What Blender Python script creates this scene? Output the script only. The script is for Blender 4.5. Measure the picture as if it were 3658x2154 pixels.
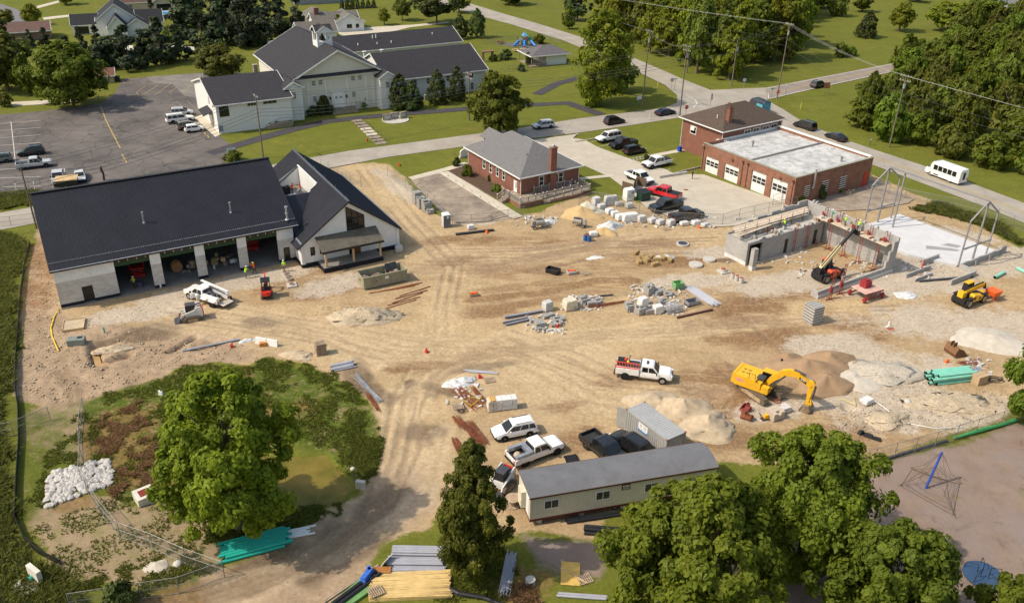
import bpy,bmesh,math,random
import numpy as np
from mathutils import Vector,Matrix,Quaternion
random.seed(7);rng=np.random.default_rng(11)
S=bpy.context.scene
for o in list(bpy.data.objects):bpy.data.objects.remove(o)
COL=S.collection
rad=math.radians

# ------------------------------------------------------------------ camera
CF,CP,CR,CH=3104.77,rad(28.2946),rad(1.0546),54.473   # focal (px of 3658), pitch, roll, height
FW=Vector((0,math.cos(CP),-math.sin(CP)));_r=Vector((1,0,0));_u=_r.cross(FW)
RT=math.cos(CR)*_r + math.sin(CR)*_u;UP=-math.sin(CR)*_r + math.cos(CR)*_u
cam=bpy.data.cameras.new('camera');camo=bpy.data.objects.new('camera',cam);COL.objects.link(camo)
camo.matrix_world=Matrix(((RT.x,UP.x,-FW.x,0),(RT.y,UP.y,-FW.y,0),(RT.z,UP.z,-FW.z,CH),(0,0,0,1)))
cam.sensor_width=36;cam.lens=36*CF/3658;cam.clip_end=4000;cam.clip_start=1
S.camera=camo
# ------------------------------------------------------------------ light
SUN_EL,SH_AZ=rad(48),rad(14.5)             # shadows fall towards SH_AZ (from +x)
w=bpy.data.worlds.new('World');S.world=w;w.use_nodes=True
nt=w.node_tree;bg=nt.nodes['Background']
sky=nt.nodes.new('ShaderNodeTexSky');sky.sky_type='NISHITA';sky.sun_disc=False
sky.sun_elevation=SUN_EL;sky.sun_rotation=rad(90)-(SH_AZ+math.pi)
sky.air_density=1.6;sky.dust_density=3.0;sky.ozone_density=0.6
nt.links.new(sky.outputs[0],bg.inputs[0]);bg.inputs[1].default_value=0.14
sun=bpy.data.lights.new('sun','SUN');sun.energy=3.5;sun.angle=rad(0.9);sun.color=(1,.91,.76)
suno=bpy.data.objects.new('sun',sun);COL.objects.link(suno)
suno.rotation_mode='QUATERNION'
suno.rotation_quaternion=Vector((math.cos(SH_AZ)*math.cos(SUN_EL),math.sin(SH_AZ)*math.cos(SUN_EL),-math.sin(SUN_EL))).to_track_quat('-Z','Y')
suno.location=(-40,60,80)
S.view_settings.view_transform='Standard';S.view_settings.look='None'
S.view_settings.exposure=0.15;S.view_settings.gamma=1;S.view_settings.use_curve_mapping=False
S.render.engine='CYCLES'
S.cycles.max_bounces=5;S.cycles.diffuse_bounces=2;S.cycles.glossy_bounces=2
S.cycles.transparent_max_bounces=10;S.cycles.caustics_reflective=False;S.cycles.caustics_refractive=False

# ------------------------------------------------------------------ pixel -> place (2520 px wide picture)
def D(px,py,z=0.0):
    k=1.45159
    d=(px*k-1829)/CF*RT - (py*k-1077)/CF*UP + FW
    t=(z-CH)/d.z
    return Vector((d.x*t,d.y*t,z))
def yaw(a,b):p,q=D(*a),D(*b);return math.atan2(q.y-p.y,q.x-p.x)
def Dp(lst,z=0.0):return [D(a,b,z) for a,b in lst]
class Frame:
    """building frame: u along yaw, n to its left"""
    def __init__(s,deg,u0=0,n0=0):s.a=rad(deg);s.u0=u0;s.n0=n0
    def w(s,u,n,z=0):
        c,q=math.cos(s.a),math.sin(s.a);u+=s.u0;n+=s.n0
        return Vector((u*c-n*q,u*q+n*c,z))

# ------------------------------------------------------------------ objects
def link(o,parent=None):
    COL.objects.link(o)
    if parent is not None:o.parent=parent
    return o
def tag(o,label=None,cat=None,group=None,kind=None):
    if label:o['label']=label
    if cat:o['category']=cat
    if group:o['group']=group
    if kind:o['kind']=kind
    return o
def thing(name,label,cat,loc=(0,0,0),rz=0.0,group=None):
    o=bpy.data.objects.new(name,None);o.empty_display_size=.3;link(o)
    o.location=loc;o.rotation_euler=(0,0,rz)
    return tag(o,label,cat,group)
class MB:
    def __init__(s):s.v=[];s.f=[];s.m=[];s.sm=[]
    def add(s,vs,fs,mi=0,smooth=False):
        b=len(s.v);s.v+=[tuple(p) for p in vs]
        for f in fs:s.f.append(tuple(b+i for i in f));s.m.append(mi);s.sm.append(smooth)
        return s
    def box(s,c,d,rz=0.0,mi=0,top=None,ry=0.0,rx=0.0):
        """c centre of bottom face? no: true centre; top=(sx,sy) scale of top face"""
        hx,hy,hz=d[0]/2,d[1]/2,d[2]/2;tx,ty=top or (1,1)
        vs=[(-hx,-hy,-hz),(hx,-hy,-hz),(hx,hy,-hz),(-hx,hy,-hz),(-hx*tx,-hy*ty,hz),(hx*tx,-hy*ty,hz),(hx*tx,hy*ty,hz),(-hx*tx,hy*ty,hz)]
        M=Matrix.Translation(c) @ Matrix.Rotation(rz,4,'Z') @ Matrix.Rotation(ry,4,'Y') @ Matrix.Rotation(rx,4,'X')
        return s.add([M @ Vector(p) for p in vs],[(3,2,1,0),(4,5,6,7),(0,1,5,4),(1,2,6,5),(2,3,7,6),(3,0,4,7)],mi)
    def bx(s,x0,x1,y0,y1,z0,z1,mi=0):
        return s.box(((x0+x1)/2,(y0+y1)/2,(z0+z1)/2),(abs(x1-x0),abs(y1-y0),abs(z1-z0)),0,mi)
    def poly(s,pts,mi=0):return s.add(pts,[tuple(range(len(pts)))],mi)
    def prism(s,xy,z0,z1,mi=0):
        n=len(xy)
        return s.add([(p[0],p[1],z0) for p in xy]+[(p[0],p[1],z1) for p in xy],
                     [tuple(range(n-1,-1,-1)),tuple(range(n,2*n))]+[(i,(i+1) % n,n+(i+1) % n,n+i) for i in range(n)],mi)
    def slab(s,pts,t,mi=0):
        """thick sheet: pts 3D polygon, extruded down by t along its normal"""
        P=[Vector(p) for p in pts];nrm=(P[1]-P[0]).cross(P[2]-P[0]).normalized()
        if nrm.z<0:P.reverse();nrm=-nrm
        n=len(P)
        return s.add(P+[p-nrm*t for p in P],[tuple(range(n)),tuple(range(2*n-1,n-1,-1))]+[(i,n+i,n+(i+1) % n,(i+1) % n) for i in range(n)],mi)
    def cyl(s,p0,p1,r0,r1=None,n=8,mi=0,cap=True,smooth=True):
        r1=r0 if r1 is None else r1
        p0=Vector(p0);p1=Vector(p1);d=(p1-p0)
        if d.length<1e-6:return s
        d.normalize();a=d.orthogonal().normalized();b=d.cross(a)
        vs=[]
        for p,r in ((p0,r0),(p1,r1)):
            for i in range(n):
                t=2*math.pi*i/n;vs.append(p+a*math.cos(t)*r+b*math.sin(t)*r)
        s.add(vs,[(i,(i+1) % n,n+(i+1) % n,n+i) for i in range(n)],mi,smooth)
        if cap:
            s.add(vs[:n],[tuple(range(n-1,-1,-1))],mi);s.add(vs[n:],[tuple(range(n))],mi)
        return s
    def tube(s,path,r,n=6,mi=0):
        if not hasattr(r,'__len__'):r=[r]*len(path)
        for i in range(len(path)-1):s.cyl(path[i],path[i+1],r[i],r[i+1],n,mi)
        return s
    def beam(s,p0,p1,wd,ht,mi=0):
        p0=Vector(p0);p1=Vector(p1);d=(p1-p0);L=d.length
        rz=math.atan2(d.y,d.x);ry=-math.asin(max(-1,min(1,d.z/max(L,1e-6))))
        return s.box((p0+p1)/2,(L,wd,ht),rz,mi,None,ry)
    def loft(s,secs,mi=0,cap=True,smooth=False):
        n=len(secs[0]);b=[]
        for q in secs:b+=list(q)
        fs=[]
        for k in range(len(secs)-1):
            for i in range(n):fs.append((k*n+i,k*n+(i+1) % n,(k+1)*n+(i+1) % n,(k+1)*n+i))
        s.add(b,fs,mi,smooth)
        if cap:
            s.add(secs[0],[tuple(range(n-1,-1,-1))],mi);s.add(secs[-1],[tuple(range(n))],mi)
        return s
    def dome(s,c,r,n=10,k=4,mi=0,h=None):
        h=h or r;secs=[]
        for j in range(k):
            t=j/k*math.pi/2
            secs.append([(c[0]+math.cos(t)*r*math.cos(2*math.pi*i/n),c[1]+math.cos(t)*r*math.sin(2*math.pi*i/n),c[2]+math.sin(t)*h) for i in range(n)])
        b=[p for q in secs for p in q]+[(c[0],c[1],c[2]+h)]
        fs=[(a*n+i,a*n+(i+1) % n,(a+1)*n+(i+1) % n,(a+1)*n+i) for a in range(k-1) for i in range(n)]
        fs+=[((k-1)*n+i,(k-1)*n+(i+1) % n,k*n) for i in range(n)]
        return s.add(b,fs,mi,True)
    def mesh(s,name,mats):
        me=bpy.data.meshes.new(name);me.from_pydata([tuple(p) for p in s.v],[],s.f)
        if not isinstance(mats,(list,tuple)):mats=[mats]
        for m in mats:me.materials.append(m)
        me.polygons.foreach_set('material_index',s.m);me.polygons.foreach_set('use_smooth',s.sm)
        me.update();return me
    def obj(s,name,mats,parent=None,fix=True):
        me=s.mesh(name,mats)
        if fix:
            bm=bmesh.new();bm.from_mesh(me);bmesh.ops.recalc_face_normals(bm,faces=bm.faces);bm.to_mesh(me);bm.free()
        return link(bpy.data.objects.new(name,me),parent)
def part(parent,name,mats,fn=None,*a,**k):
    m=MB()
    if fn:getattr(m,fn)(*a,**k)
    return m.obj(name,mats,parent)
def inst(me,name,parent=None,loc=(0,0,0),rz=0.0,sc=None):
    o=bpy.data.objects.new(name,me);link(o,parent);o.location=loc;o.rotation_euler=(0,0,rz)
    if sc:o.scale=(sc,sc,sc) if not hasattr(sc,'__len__') else sc
    return o
def one(name,label,cat,mats,mb,loc=(0,0,0),rz=0.0,group=None,kind=None):
    o=mb.obj(name,mats);o.location=loc;o.rotation_euler=(0,0,rz)
    return tag(o,label,cat,group,kind)

# ------------------------------------------------------------------ materials
def N(t,kind,**kw):
    n=t.nodes.new(kind)
    for k,v in kw.items():
        if k in n.inputs:n.inputs[k].default_value=v
        else:setattr(n,k,v)
    return n
_M={}
def mat(name,col,rough=.7,metal=0.0,var=.18,scale=1.2,bump=0.0,bscale=30.0,spec=.4,dirt=None,coat=0.0,col2=None,alpha=None):
    """procedural material: colour with blotchy value variation in object space, optional dirt and bump"""
    if name in _M:return _M[name]
    m=bpy.data.materials.new(name);m.use_nodes=True;t=m.node_tree;b=t.nodes['Principled BSDF']
    b.inputs['Roughness'].default_value=rough;b.inputs['Metallic'].default_value=metal
    b.inputs['Specular IOR Level'].default_value=spec;b.inputs['Coat Weight'].default_value=coat;b.inputs['Coat Roughness'].default_value=.08
    tc=N(t,'ShaderNodeTexCoord');nz=N(t,'ShaderNodeTexNoise',Scale=scale,Detail=5.0,Roughness=.6)
    geo=N(t,'ShaderNodeNewGeometry');oi=N(t,'ShaderNodeObjectInfo')
    t.links.new(tc.outputs['Object'],nz.inputs['Vector'])
    mx=N(t,'ShaderNodeMix',data_type='RGBA')
    lo=tuple(c*(1-var) for c in col);hi=tuple(min(1,c*(1+var)) for c in (col2 or col))
    mx.inputs[6].default_value=(*lo,1);mx.inputs[7].default_value=(*hi,1)
    mr=N(t,'ShaderNodeMapRange');mr.inputs[1].default_value=.3;mr.inputs[2].default_value=.7
    t.links.new(nz.outputs[0],mr.inputs[0]);t.links.new(mr.outputs[0],mx.inputs[0]);out=mx.outputs[2]
    if dirt:
        n2=N(t,'ShaderNodeTexNoise',Scale=scale*2.3,Detail=6.0,Roughness=.7);t.links.new(tc.outputs['Object'],n2.inputs['Vector'])
        r2=N(t,'ShaderNodeMapRange');r2.inputs[1].default_value=.5;r2.inputs[2].default_value=.72;r2.inputs[4].default_value=dirt[1]
        t.links.new(n2.outputs[0],r2.inputs[0])
        m2=N(t,'ShaderNodeMix',data_type='RGBA');m2.inputs[7].default_value=(*dirt[0],1)
        t.links.new(r2.outputs[0],m2.inputs[0]);t.links.new(out,m2.inputs[6]);out=m2.outputs[2]
    t.links.new(out,b.inputs['Base Color'])
    if bump:
        n3=N(t,'ShaderNodeTexNoise',Scale=bscale,Detail=3.0);t.links.new(tc.outputs['Object'],n3.inputs['Vector'])
        bp=N(t,'ShaderNodeBump',Strength=bump,Distance=.02);t.links.new(n3.outputs[0],bp.inputs['Height']);t.links.new(bp.outputs[0],b.inputs['Normal'])
    if alpha is not None:b.inputs['Alpha'].default_value=alpha
    _M[name]=m;return m
def brickmat(name,c1,c2,mortar,bw=.4,bh=.2,ms=.015,axis='xz',rough=.85,var=.5,bump=.3,blotch=.25):
    if name in _M:return _M[name]
    m=bpy.data.materials.new(name);m.use_nodes=True;t=m.node_tree;b=t.nodes['Principled BSDF'];b.inputs['Roughness'].default_value=rough
    b.inputs['Specular IOR Level'].default_value=.25
    tc=N(t,'ShaderNodeTexCoord');sx=N(t,'ShaderNodeSeparateXYZ');cb=N(t,'ShaderNodeCombineXYZ');ad=N(t,'ShaderNodeMath',operation='ADD')
    t.links.new(tc.outputs['Object'],sx.inputs[0]);t.links.new(sx.outputs[0],ad.inputs[0]);t.links.new(sx.outputs[1],ad.inputs[1])
    t.links.new(ad.outputs[0],cb.inputs[0]);t.links.new(sx.outputs[2],cb.inputs[1])
    br=N(t,'ShaderNodeTexBrick');br.inputs['Scale'].default_value=1;br.inputs['Brick Width'].default_value=bw;br.inputs['Row Height'].default_value=bh;br.inputs['Mortar Size'].default_value=ms
    br.inputs['Color1'].default_value=(*c1,1);br.inputs['Color2'].default_value=(*c2,1);br.inputs['Mortar'].default_value=(*mortar,1);br.inputs['Bias'].default_value=0
    t.links.new(cb.outputs[0],br.inputs['Vector'])
    nz=N(t,'ShaderNodeTexNoise',Scale=.6,Detail=6.0,Roughness=.65);t.links.new(tc.outputs['Object'],nz.inputs['Vector'])
    mr=N(t,'ShaderNodeMapRange');mr.inputs[1].default_value=.3;mr.inputs[2].default_value=.7;mr.inputs[3].default_value=1-blotch;mr.inputs[4].default_value=1+blotch*.6
    t.links.new(nz.outputs[0],mr.inputs[0])
    mx=N(t,'ShaderNodeMix',data_type='RGBA',blend_type='MULTIPLY');mx.inputs[0].default_value=1
    t.links.new(br.outputs[0],mx.inputs[6]);t.links.new(mr.outputs[0],mx.inputs[7]);t.links.new(mx.outputs[2],b.inputs['Base Color'])
    bp=N(t,'ShaderNodeBump',Strength=bump,Distance=.02);bp.invert=True;t.links.new(br.outputs[1],bp.inputs['Height']);t.links.new(bp.outputs[0],b.inputs['Normal'])
    _M[name]=m;return m
def linemat(name,col,dark,period=.3,width=.06,vertical=True,rough=.5,metal=0.0,var=.1):
    """boards or seams: thin darker joints every `period` metres along x+y (vertical) or z"""
    if name in _M:return _M[name]
    m=mat(name,col,rough,metal,var);t=m.node_tree;b=t.nodes['Principled BSDF']
    src=b.inputs['Base Color'].links[0].from_socket
    tc=N(t,'ShaderNodeTexCoord');sx=N(t,'ShaderNodeSeparateXYZ');t.links.new(tc.outputs['Object'],sx.inputs[0])
    if vertical:
        ad=N(t,'ShaderNodeMath',operation='ADD');t.links.new(sx.outputs[0],ad.inputs[0]);t.links.new(sx.outputs[1],ad.inputs[1]);v=ad.outputs[0]
    else:v=sx.outputs[2]
    md=N(t,'ShaderNodeMath',operation='PINGPONG');md.inputs[1].default_value=period/2;t.links.new(v,md.inputs[0])
    lt=N(t,'ShaderNodeMath',operation='LESS_THAN');lt.inputs[1].default_value=width/2;t.links.new(md.outputs[0],lt.inputs[0])
    mx=N(t,'ShaderNodeMix',data_type='RGBA');mx.inputs[7].default_value=(*dark,1)
    t.links.new(lt.outputs[0],mx.inputs[0]);t.links.new(src,mx.inputs[6]);t.links.new(mx.outputs[2],b.inputs['Base Color'])
    return m
def glassmat(name,col=(.012,.014,.016),rough=.08):
    return mat(name,col,rough,0,.3,.8,spec=.6)
def paint(name,col):return mat('paint_'+name,col,.28,0,.06,.8,spec=.5,coat=.6,dirt=((.4,.31,.2),.22 if max(col)>.1 else .05))

M_white=mat('white_paint',(.78,.77,.74),.5,0,.05,.5)
M_trim=mat('white_trim',(.74,.73,.7),.5,0,.06,2)
M_black=mat('black_plastic',(.018,.018,.02),.5,0,.3,4)
M_rubber=mat('tyre_rubber',(.03,.028,.026),.9,0,.35,5,dirt=((.2,.16,.11),.35))
M_rim=mat('wheel_alloy',(.45,.45,.46),.3,.7,.25,6)
M_glass=glassmat('dark_glass')
M_steel=mat('galvanised_steel',(.42,.43,.46),.45,.6,.2,2)
M_dsteel=mat('dark_steel',(.09,.09,.1),.5,.5,.3,2)
M_rust=mat('rusty_steel',(.23,.075,.035),.85,.1,.45,3)
M_wood=mat('sawn_wood',(.52,.36,.18),.75,0,.25,2)
M_oldwood=mat('weathered_wood',(.36,.27,.19),.85,0,.3,2)
M_conc=mat('concrete',(.5,.47,.42),.85,0,.16,.5,bump=.15,dirt=((.3,.25,.2),.4))
M_cmu_g=mat('grey_block',(.5,.48,.45),.9,0,.2,1.5,bump=.2)
M_red=mat('red_paint',(.5,.03,.025),.5,0,.25,2)
M_lime=mat('lime_vest',(.42,.8,.03),.7,0,.12,5)
M_orange=mat('orange_vest',(.9,.13,.015),.7,0,.15,5)
M_wrap=mat('white_plastic_wrap',(.66,.65,.63),.3,0,.16,1.6,bump=.5,bscale=6)
# ================================================================== GROUND
def axis(a,b,st,lo,hi,grow=1.35):
    v=list(np.arange(a,b+1e-6,st));s=st
    while v[-1]<hi:s*=grow;v.append(v[-1]+s)
    s=st
    while v[0]>lo:s*=grow;v.insert(0,v[0]-s)
    return np.array(v)
GX=axis(-78,96,.3,-1500,1500);GY=axis(44,150,.3,-400,2600)
X,Y=np.meshgrid(GX,GY)                      # shape (ny,nx)
def vnoise(x,y,sc,seed):
    r=np.random.default_rng(seed).random((256,256));x=x/sc;y=y/sc
    i=np.floor(x).astype(int);j=np.floor(y).astype(int);fx=x-i;fy=y-j
    fx=fx*fx*(3-2*fx);fy=fy*fy*(3-2*fy)
    g=lambda a,b:r[b & 255,a & 255]
    return (g(i,j)*(1-fx)+g(i+1,j)*fx)*(1-fy)+(g(i,j+1)*(1-fx)+g(i+1,j+1)*fx)*fy
def fbm(x,y,sc,seed,o=4):
    s=0;a=.5;t=0
    for k in range(o):s=s+a*vnoise(x,y,sc/2**k,seed+k);t+=a;a*=.55
    return s/t
def pdist(pts,x,y):
    """signed distance (positive inside) to a world polygon"""
    n=len(pts);ins=np.zeros(x.shape,bool);dm=np.full(x.shape,1e9)
    for i in range(n):
        x0,y0=pts[i][0],pts[i][1];x1,y1=pts[(i+1) % n][0],pts[(i+1) % n][1]
        c=((y0>y) != (y1>y)) & (x<(x1-x0)*(y-y0)/((y1-y0) if abs(y1-y0)>1e-9 else 1e-9)+x0);ins ^= c
        dx,dy=x1-x0,y1-y0;t=np.clip(((x-x0)*dx+(y-y0)*dy)/(dx*dx+dy*dy+1e-9),0,1)
        dm=np.minimum(dm,np.hypot(x-x0-t*dx,y-y0-t*dy))
    return np.where(ins,dm,-dm)
def ldist(pts,x,y):
    dm=np.full(x.shape,1e9)
    for i in range(len(pts)-1):
        x0,y0=pts[i][0],pts[i][1];x1,y1=pts[i+1][0],pts[i+1][1];dx,dy=x1-x0,y1-y0
        t=np.clip(((x-x0)*dx+(y-y0)*dy)/(dx*dx+dy*dy+1e-9),0,1);dm=np.minimum(dm,np.hypot(x-x0-t*dx,y-y0-t*dy))
    return dm
sst=lambda t:np.clip(t,0,1)**2*(3-2*np.clip(t,0,1))
NB=fbm(X,Y,6,3);NB2=fbm(X,Y,2.2,9);NB3=fbm(X,Y,18,21)
def pm(px,soft=1.5,wob=2.0):
    d=pdist(Dp(px),X,Y)+(NB-.5)*wob*2+(NB2-.5)*wob
    return sst(d/soft*.5+.5)
def band(px,wid,soft=.5,wob=.4):
    d=wid/2-ldist(Dp(px),X,Y)+(NB2-.5)*wob
    return sst(d/soft*.5+.5)
def blob(px,py,rx,ry,ang=0,k=1.0,rag=.9):
    p=D(px,py);c,s=math.cos(rad(ang)),math.sin(rad(ang));dx,dy=X-p.x,Y-p.y
    q=np.hypot((dx*c+dy*s)/rx,(-dx*s+dy*c)/ry)+(NB2-.5)*rag+(NB-.5)*rag*.7
    return k*sst((1.7-q)/1.3)
mx=np.maximum
SITE=[(92,555),(62,680),(48,800),(36,965),(120,1010),(215,990),(290,958),(400,930),(440,905),(520,890),(610,900),(650,878),(760,900),(850,945),(905,985),(925,1040),(935,1100),(905,1180),(885,1215),
        (830,1245),(765,1290),(690,1328),(560,1388),(460,1432),(330,1484),(300,1620),(700,1660),(800,1490),(880,1440),(940,1350),(1060,1290),(1090,1250),(1240,1310),(1300,1300),(1460,1330),(1500,1260),(1760,1130),(2100,1150),
        (2300,1085),(2470,1035),(2520,1000),(2700,940),(2700,640),(2520,585),(2440,560),(2330,505),(2240,470),(2150,430),(1960,500),(1800,550),(1720,550),(1600,512),(1500,478),(1420,478),(1330,520),(1270,530),(1100,545),(1060,520),(1030,480),(985,430),(950,405),(860,400),(790,400),(700,500),(400,480),(200,490)]
dirt=pm(SITE,1.0,.9)
# bare soil showing in the basin, and weeds over the site
WEED=[(200,985),(290,958),(400,925),(440,905),(520,890),(620,900),(650,878),(770,900),(855,945),(905,990),(928,1040),(935,1100),(905,1180),(870,1200),(800,1110),(720,1080),(560,1120),(380,1140),(372,1220),(300,1240),(240,1180),(200,1100)]
weed=pm(WEED,1.2,1.6)
basin_soil=pm([(95,1230),(230,1225),(340,1190),(470,1240),(640,1280),(600,1330),(520,1400),(420,1420),(300,1440),(210,1440),(120,1380),(80,1300)],1.5,1.6)
basin_soil=mx(basin_soil,blob(180,1070,3.2,5,60));basin_soil=mx(basin_soil,blob(150,1010,3,2,20))
basin_soil=mx(basin_soil,blob(430,1150,2,3,30));basin_soil=mx(basin_soil,blob(330,1010,3,1,20,.7))
basin_soil=mx(basin_soil,blob(820,1010,1.2,3,20,.6));basin_soil=mx(basin_soil,blob(880,930,2.5,1.2,20,.6));basin_soil=mx(basin_soil,band([(690,960),(760,1010),(800,1080)],.7,.5,1.4)*.7)
dirt=mx(dirt,basin_soil*.92);weed=mx(weed,basin_soil*.42);weed=mx(weed,pm([(36,1000),(200,1000),(230,1200),(110,1260),(50,1300),(30,1150)],2,2)*.6)
dry=np.zeros(X.shape)
for a in [(300,1040,4,3),(340,1110,4,2.5),(260,1090,2.5,3),(180,1240,2,1.2),(400,1180,2.2,2),(330,1180,2.2,1.2),(700,1010,4,2),(560,930,3,1.2),(1290,1440,3,2),(420,1480,3,2)]:dry=mx(dry,blob(*a,20,.8))
mulch=pm([(2105,1160),(2300,1095),(2480,1045),(2700,990),(2700,1700),(1900,1700),(1700,1420)],1.5,1.2)
mulch=mx(mulch,pm([(1290,1320),(1500,1330),(1480,1420),(1320,1400)],1.5,1.2)*.9)
gravel=np.zeros(X.shape);red=np.zeros(X.shape);wet=np.zeros(X.shape);pale=np.zeros(X.shape);pink=np.zeros(X.shape)
for a in [(560,700,10,2.2,30),(330,770,7,2,25),(860,690,7,2.5,30),(1000,470,2.2,9,34),(960,440,1.6,7,34),(1890,620,6,3,30),(1960,690,10,3,15),(2350,640,12,6,20),(2230,700,9,4,15),(2300,790,9,5,5),
          (2430,800,9,6,0),(2150,900,8,5,0),(2250,1000,10,4,0),(1190,540,5,2,20),(1760,620,5,2,10),(2060,850,6,3,0),(2460,640,8,4,30),(2330,570,8,2.5,-30),(1720,690,8,2,10),(1900,1010,5,2,10)]:gravel=mx(gravel,blob(*a,.9))
for a in [(1380,600,9,2.2,15),(1240,660,6,2,10),(1130,640,5,2,15),(1210,765,4,1.5,10),(1420,700,6,1.3,20),(1300,745,5,1,20),(1610,600,6,2,10),(1830,790,5,4,20),(1900,820,4,2.5,20),(2040,690,3,2,20),(1960,720,4,2,10),
          (1500,935,2.5,1.2,10),(1760,940,6,3,15),(1820,985,5,3,20),(1430,1080,3,1.6,30),(1390,1000,2.5,1,20),(2200,640,4,1.5,20),(2110,790,4,1.6,20),(2150,830,3,1.2,20),(2180,1030,5,2,20),(2000,1090,6,1.5,15),(1790,1080,4,2,15),
          (100,640,2,8,40),(80,720,2,5,40),(1040,900,4,1.2,10),(2420,545,6,1.2,-30),(1190,590,3,1.2,20),(800,720,6,1.2,25),(2330,480,3,1,0),(1090,590,4,1.5,20)]:red=mx(red,blob(*a,.85))
for a in [(1835,765,5,4.5,20),(1885,825,6,3,10),(1800,965,7,3.4,15),(1850,1000,5,2.6,10),(1690,640,7,2,10)]:red=mx(red,blob(*a,1))
for a in [(1400,640,20,6,12),(1240,600,11,3.5,15),(2150,800,9,4,0),(1150,880,8,2.5,15),(1330,710,12,3,12),(760,690,8,3,25),(2100,1060,12,4,10)]:red=mx(red,blob(*a,.5))
for a in [(1048,1060,1.6,2.6,85),(930,1240,1.6,5,-35),(860,1320,3,3,20),(770,1400,2.2,1.8,20),(1070,950,1.0,1.4,60),(1095,960,1,2.5,60),(1010,940,.8,.9,0),(880,920,1.6,4,20),(920,960,1.2,3,50),(700,1370,5,1.5,20),(560,1440,6,1.5,20),(1190,900,4,1,15),(640,790,2.5,1.4,0),(370,815,4,2,20),(1800,640,3,1,10)]:wet=mx(wet,blob(*a,.75))
# pinkish lumpy clay on the left slope and in front of the trench
pink=mx(pm([(92,555),(62,680),(45,850),(36,965),(120,1010),(215,990),(330,950),(420,920),(640,880),(600,830),(420,820),(300,790),(220,790),(150,760),(120,640)],2,1.5),basin_soil)
pink=mx(pink,pm([(900,1180),(760,1290),(560,1388),(330,1484),(300,1620),(700,1660),(880,1440),(1000,1330),(1090,1200),(1000,1130)],3,1.5)*.8)
clods=mx(pm([(60,780),(36,965),(120,1010),(215,990),(330,950),(470,900),(640,880),(600,835),(420,825),(300,800),(200,850),(150,760),(100,600),(75,640)],2,1.5),blob(2330,985,8,4,10));clods=mx(clods,blob(2170,1030,4,2.5,10));clods=mx(clods,blob(740,780,8,1.5,30)*.6)
# haul routes: pale compacted lanes
LANES=[[(900,410),(1010,540),(1120,650),(1090,780),(1060,850),(1000,960),(975,1100),(930,1260),(740,1400),(420,1500)],
         [(700,800),(850,830),(1000,850),(1200,850),(1450,820),(1700,800),(1900,770),(2200,760)],[(1060,640),(1250,640),(1500,600),(1750,590)],[(1010,960),(1200,870),(1400,850)],[(1200,850),(1350,920),(1450,980),(1700,1000)],[(460,760),(640,790),(820,830),(960,880)]]
for L in LANES:pale=mx(pale,band(L,7.0,5,3)*.85)
ruts=np.zeros(X.shape)
for L in LANES:
    P=Dp(L)
    for off in (-1.9,-.1,1.7):
        d=np.abs(ldist([(p.x+off*.7,p.y+off*.7) for p in P],X,Y)+(NB2-.5)*.5);ruts=mx(ruts,sst((.42-d)/.3)*sst((NB3-.38)*5))
rq=random.Random(4);lite=np.zeros(X.shape)
for L in LANES:
    Q=Dp(L)
    for k in range(7):
        o,ph,st=rq.gauss(0,3.2),rq.random()*6,rq.uniform(.35,.9);a=rq.randint(0,max(0,len(Q)-4));R_=Q[a:a+rq.randint(3,6)]
        for s in (-.9,.9):d=ldist([(p.x+(o+s)*.75+math.sin(i*1.3+ph)*1.2,p.y+(o+s)*.6+math.cos(i+ph)*1.2) for i,p in enumerate(R_)],X,Y)+(NB2-.5)*.25;t_=st*sst((.3-d)/.25);ruts=mx(ruts,t_) if k % 3 else ruts;lite=mx(lite,sst((.7-np.abs(d-.55))/.5)*st*.6)
for L in [[(1040,1035),(1060,1090)],[(1030,1045),(1035,1095)],[(1055,970),(1062,930),(1090,905),(1150,880)],[(1075,975),(1080,935),(1110,915),(1170,895)],[(950,1195),(925,1230),(890,1262)],[(965,1200),(945,1245),(910,1275),(880,1270)],
          [(130,890),(165,960),(175,995)],[(150,880),(190,950),(200,990)],[(200,985),(330,955),(480,910)],[(1760,900),(1860,980)],[(1790,890),(1880,965)],[(1830,780),(1900,840)],[(1300,640),(1500,590),(1640,600)],[(1300,668),(1500,625),(1700,620)]]:ruts=mx(ruts,band(L,.8,.3,.3))
# clear natural earth under buildings/lawn inside the site outline
notdirt=mx(pm([(975,402),(1010,380),(1150,362),(1160,400),(1130,405),(1040,430)],.6,.3),pm([(1420,430),(1500,455),(1560,470),(1540,490),(1480,495),(1425,475)],.8,.5))
notdirt=mx(notdirt,pm([(2250,510),(2300,498),(2370,515),(2450,545),(2540,600),(2510,612),(2420,560),(2330,530)],.8,.6))
dirt*=1-notdirt
# ---- heights (never above 0, sheets lie on top)
Z=-.02-.02*fbm(X,Y,1.3,40)
Z-=dirt*(.10*fbm(X,Y,3.5,50)+.05*fbm(X,Y,.9,60))
Z+=clods*(-.45*fbm(X,Y,1.1,70,5)+.12)*(1-ruts)
Z-=ruts*.10
POND=[(395,1150),(520,1125),(640,1110),(745,1120),(800,1112),(850,1165),(872,1195),(850,1228),(780,1248),(700,1240),(560,1245),(440,1255),(375,1220),(370,1165)]
pdn=pdist(Dp(POND),X,Y)+(NB2-.5)*.8
Z-=.55*sst(pdn/2.5+.35);wet=mx(wet,sst((pdn+.5)/.6)*.6);weed*=1-sst((pdn+.5)/.7)
bk=ldist(Dp([(1160,738),(1240,728),(1330,722),(1400,705),(1470,690),(1560,690)]),X,Y)+(NB2-.5)*1.2;Z+=.42*sst((1.3-bk)/1.0)*fbm(X,Y,1.0,33);red=mx(red,.8*sst((1.6-bk)/1.0))
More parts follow.
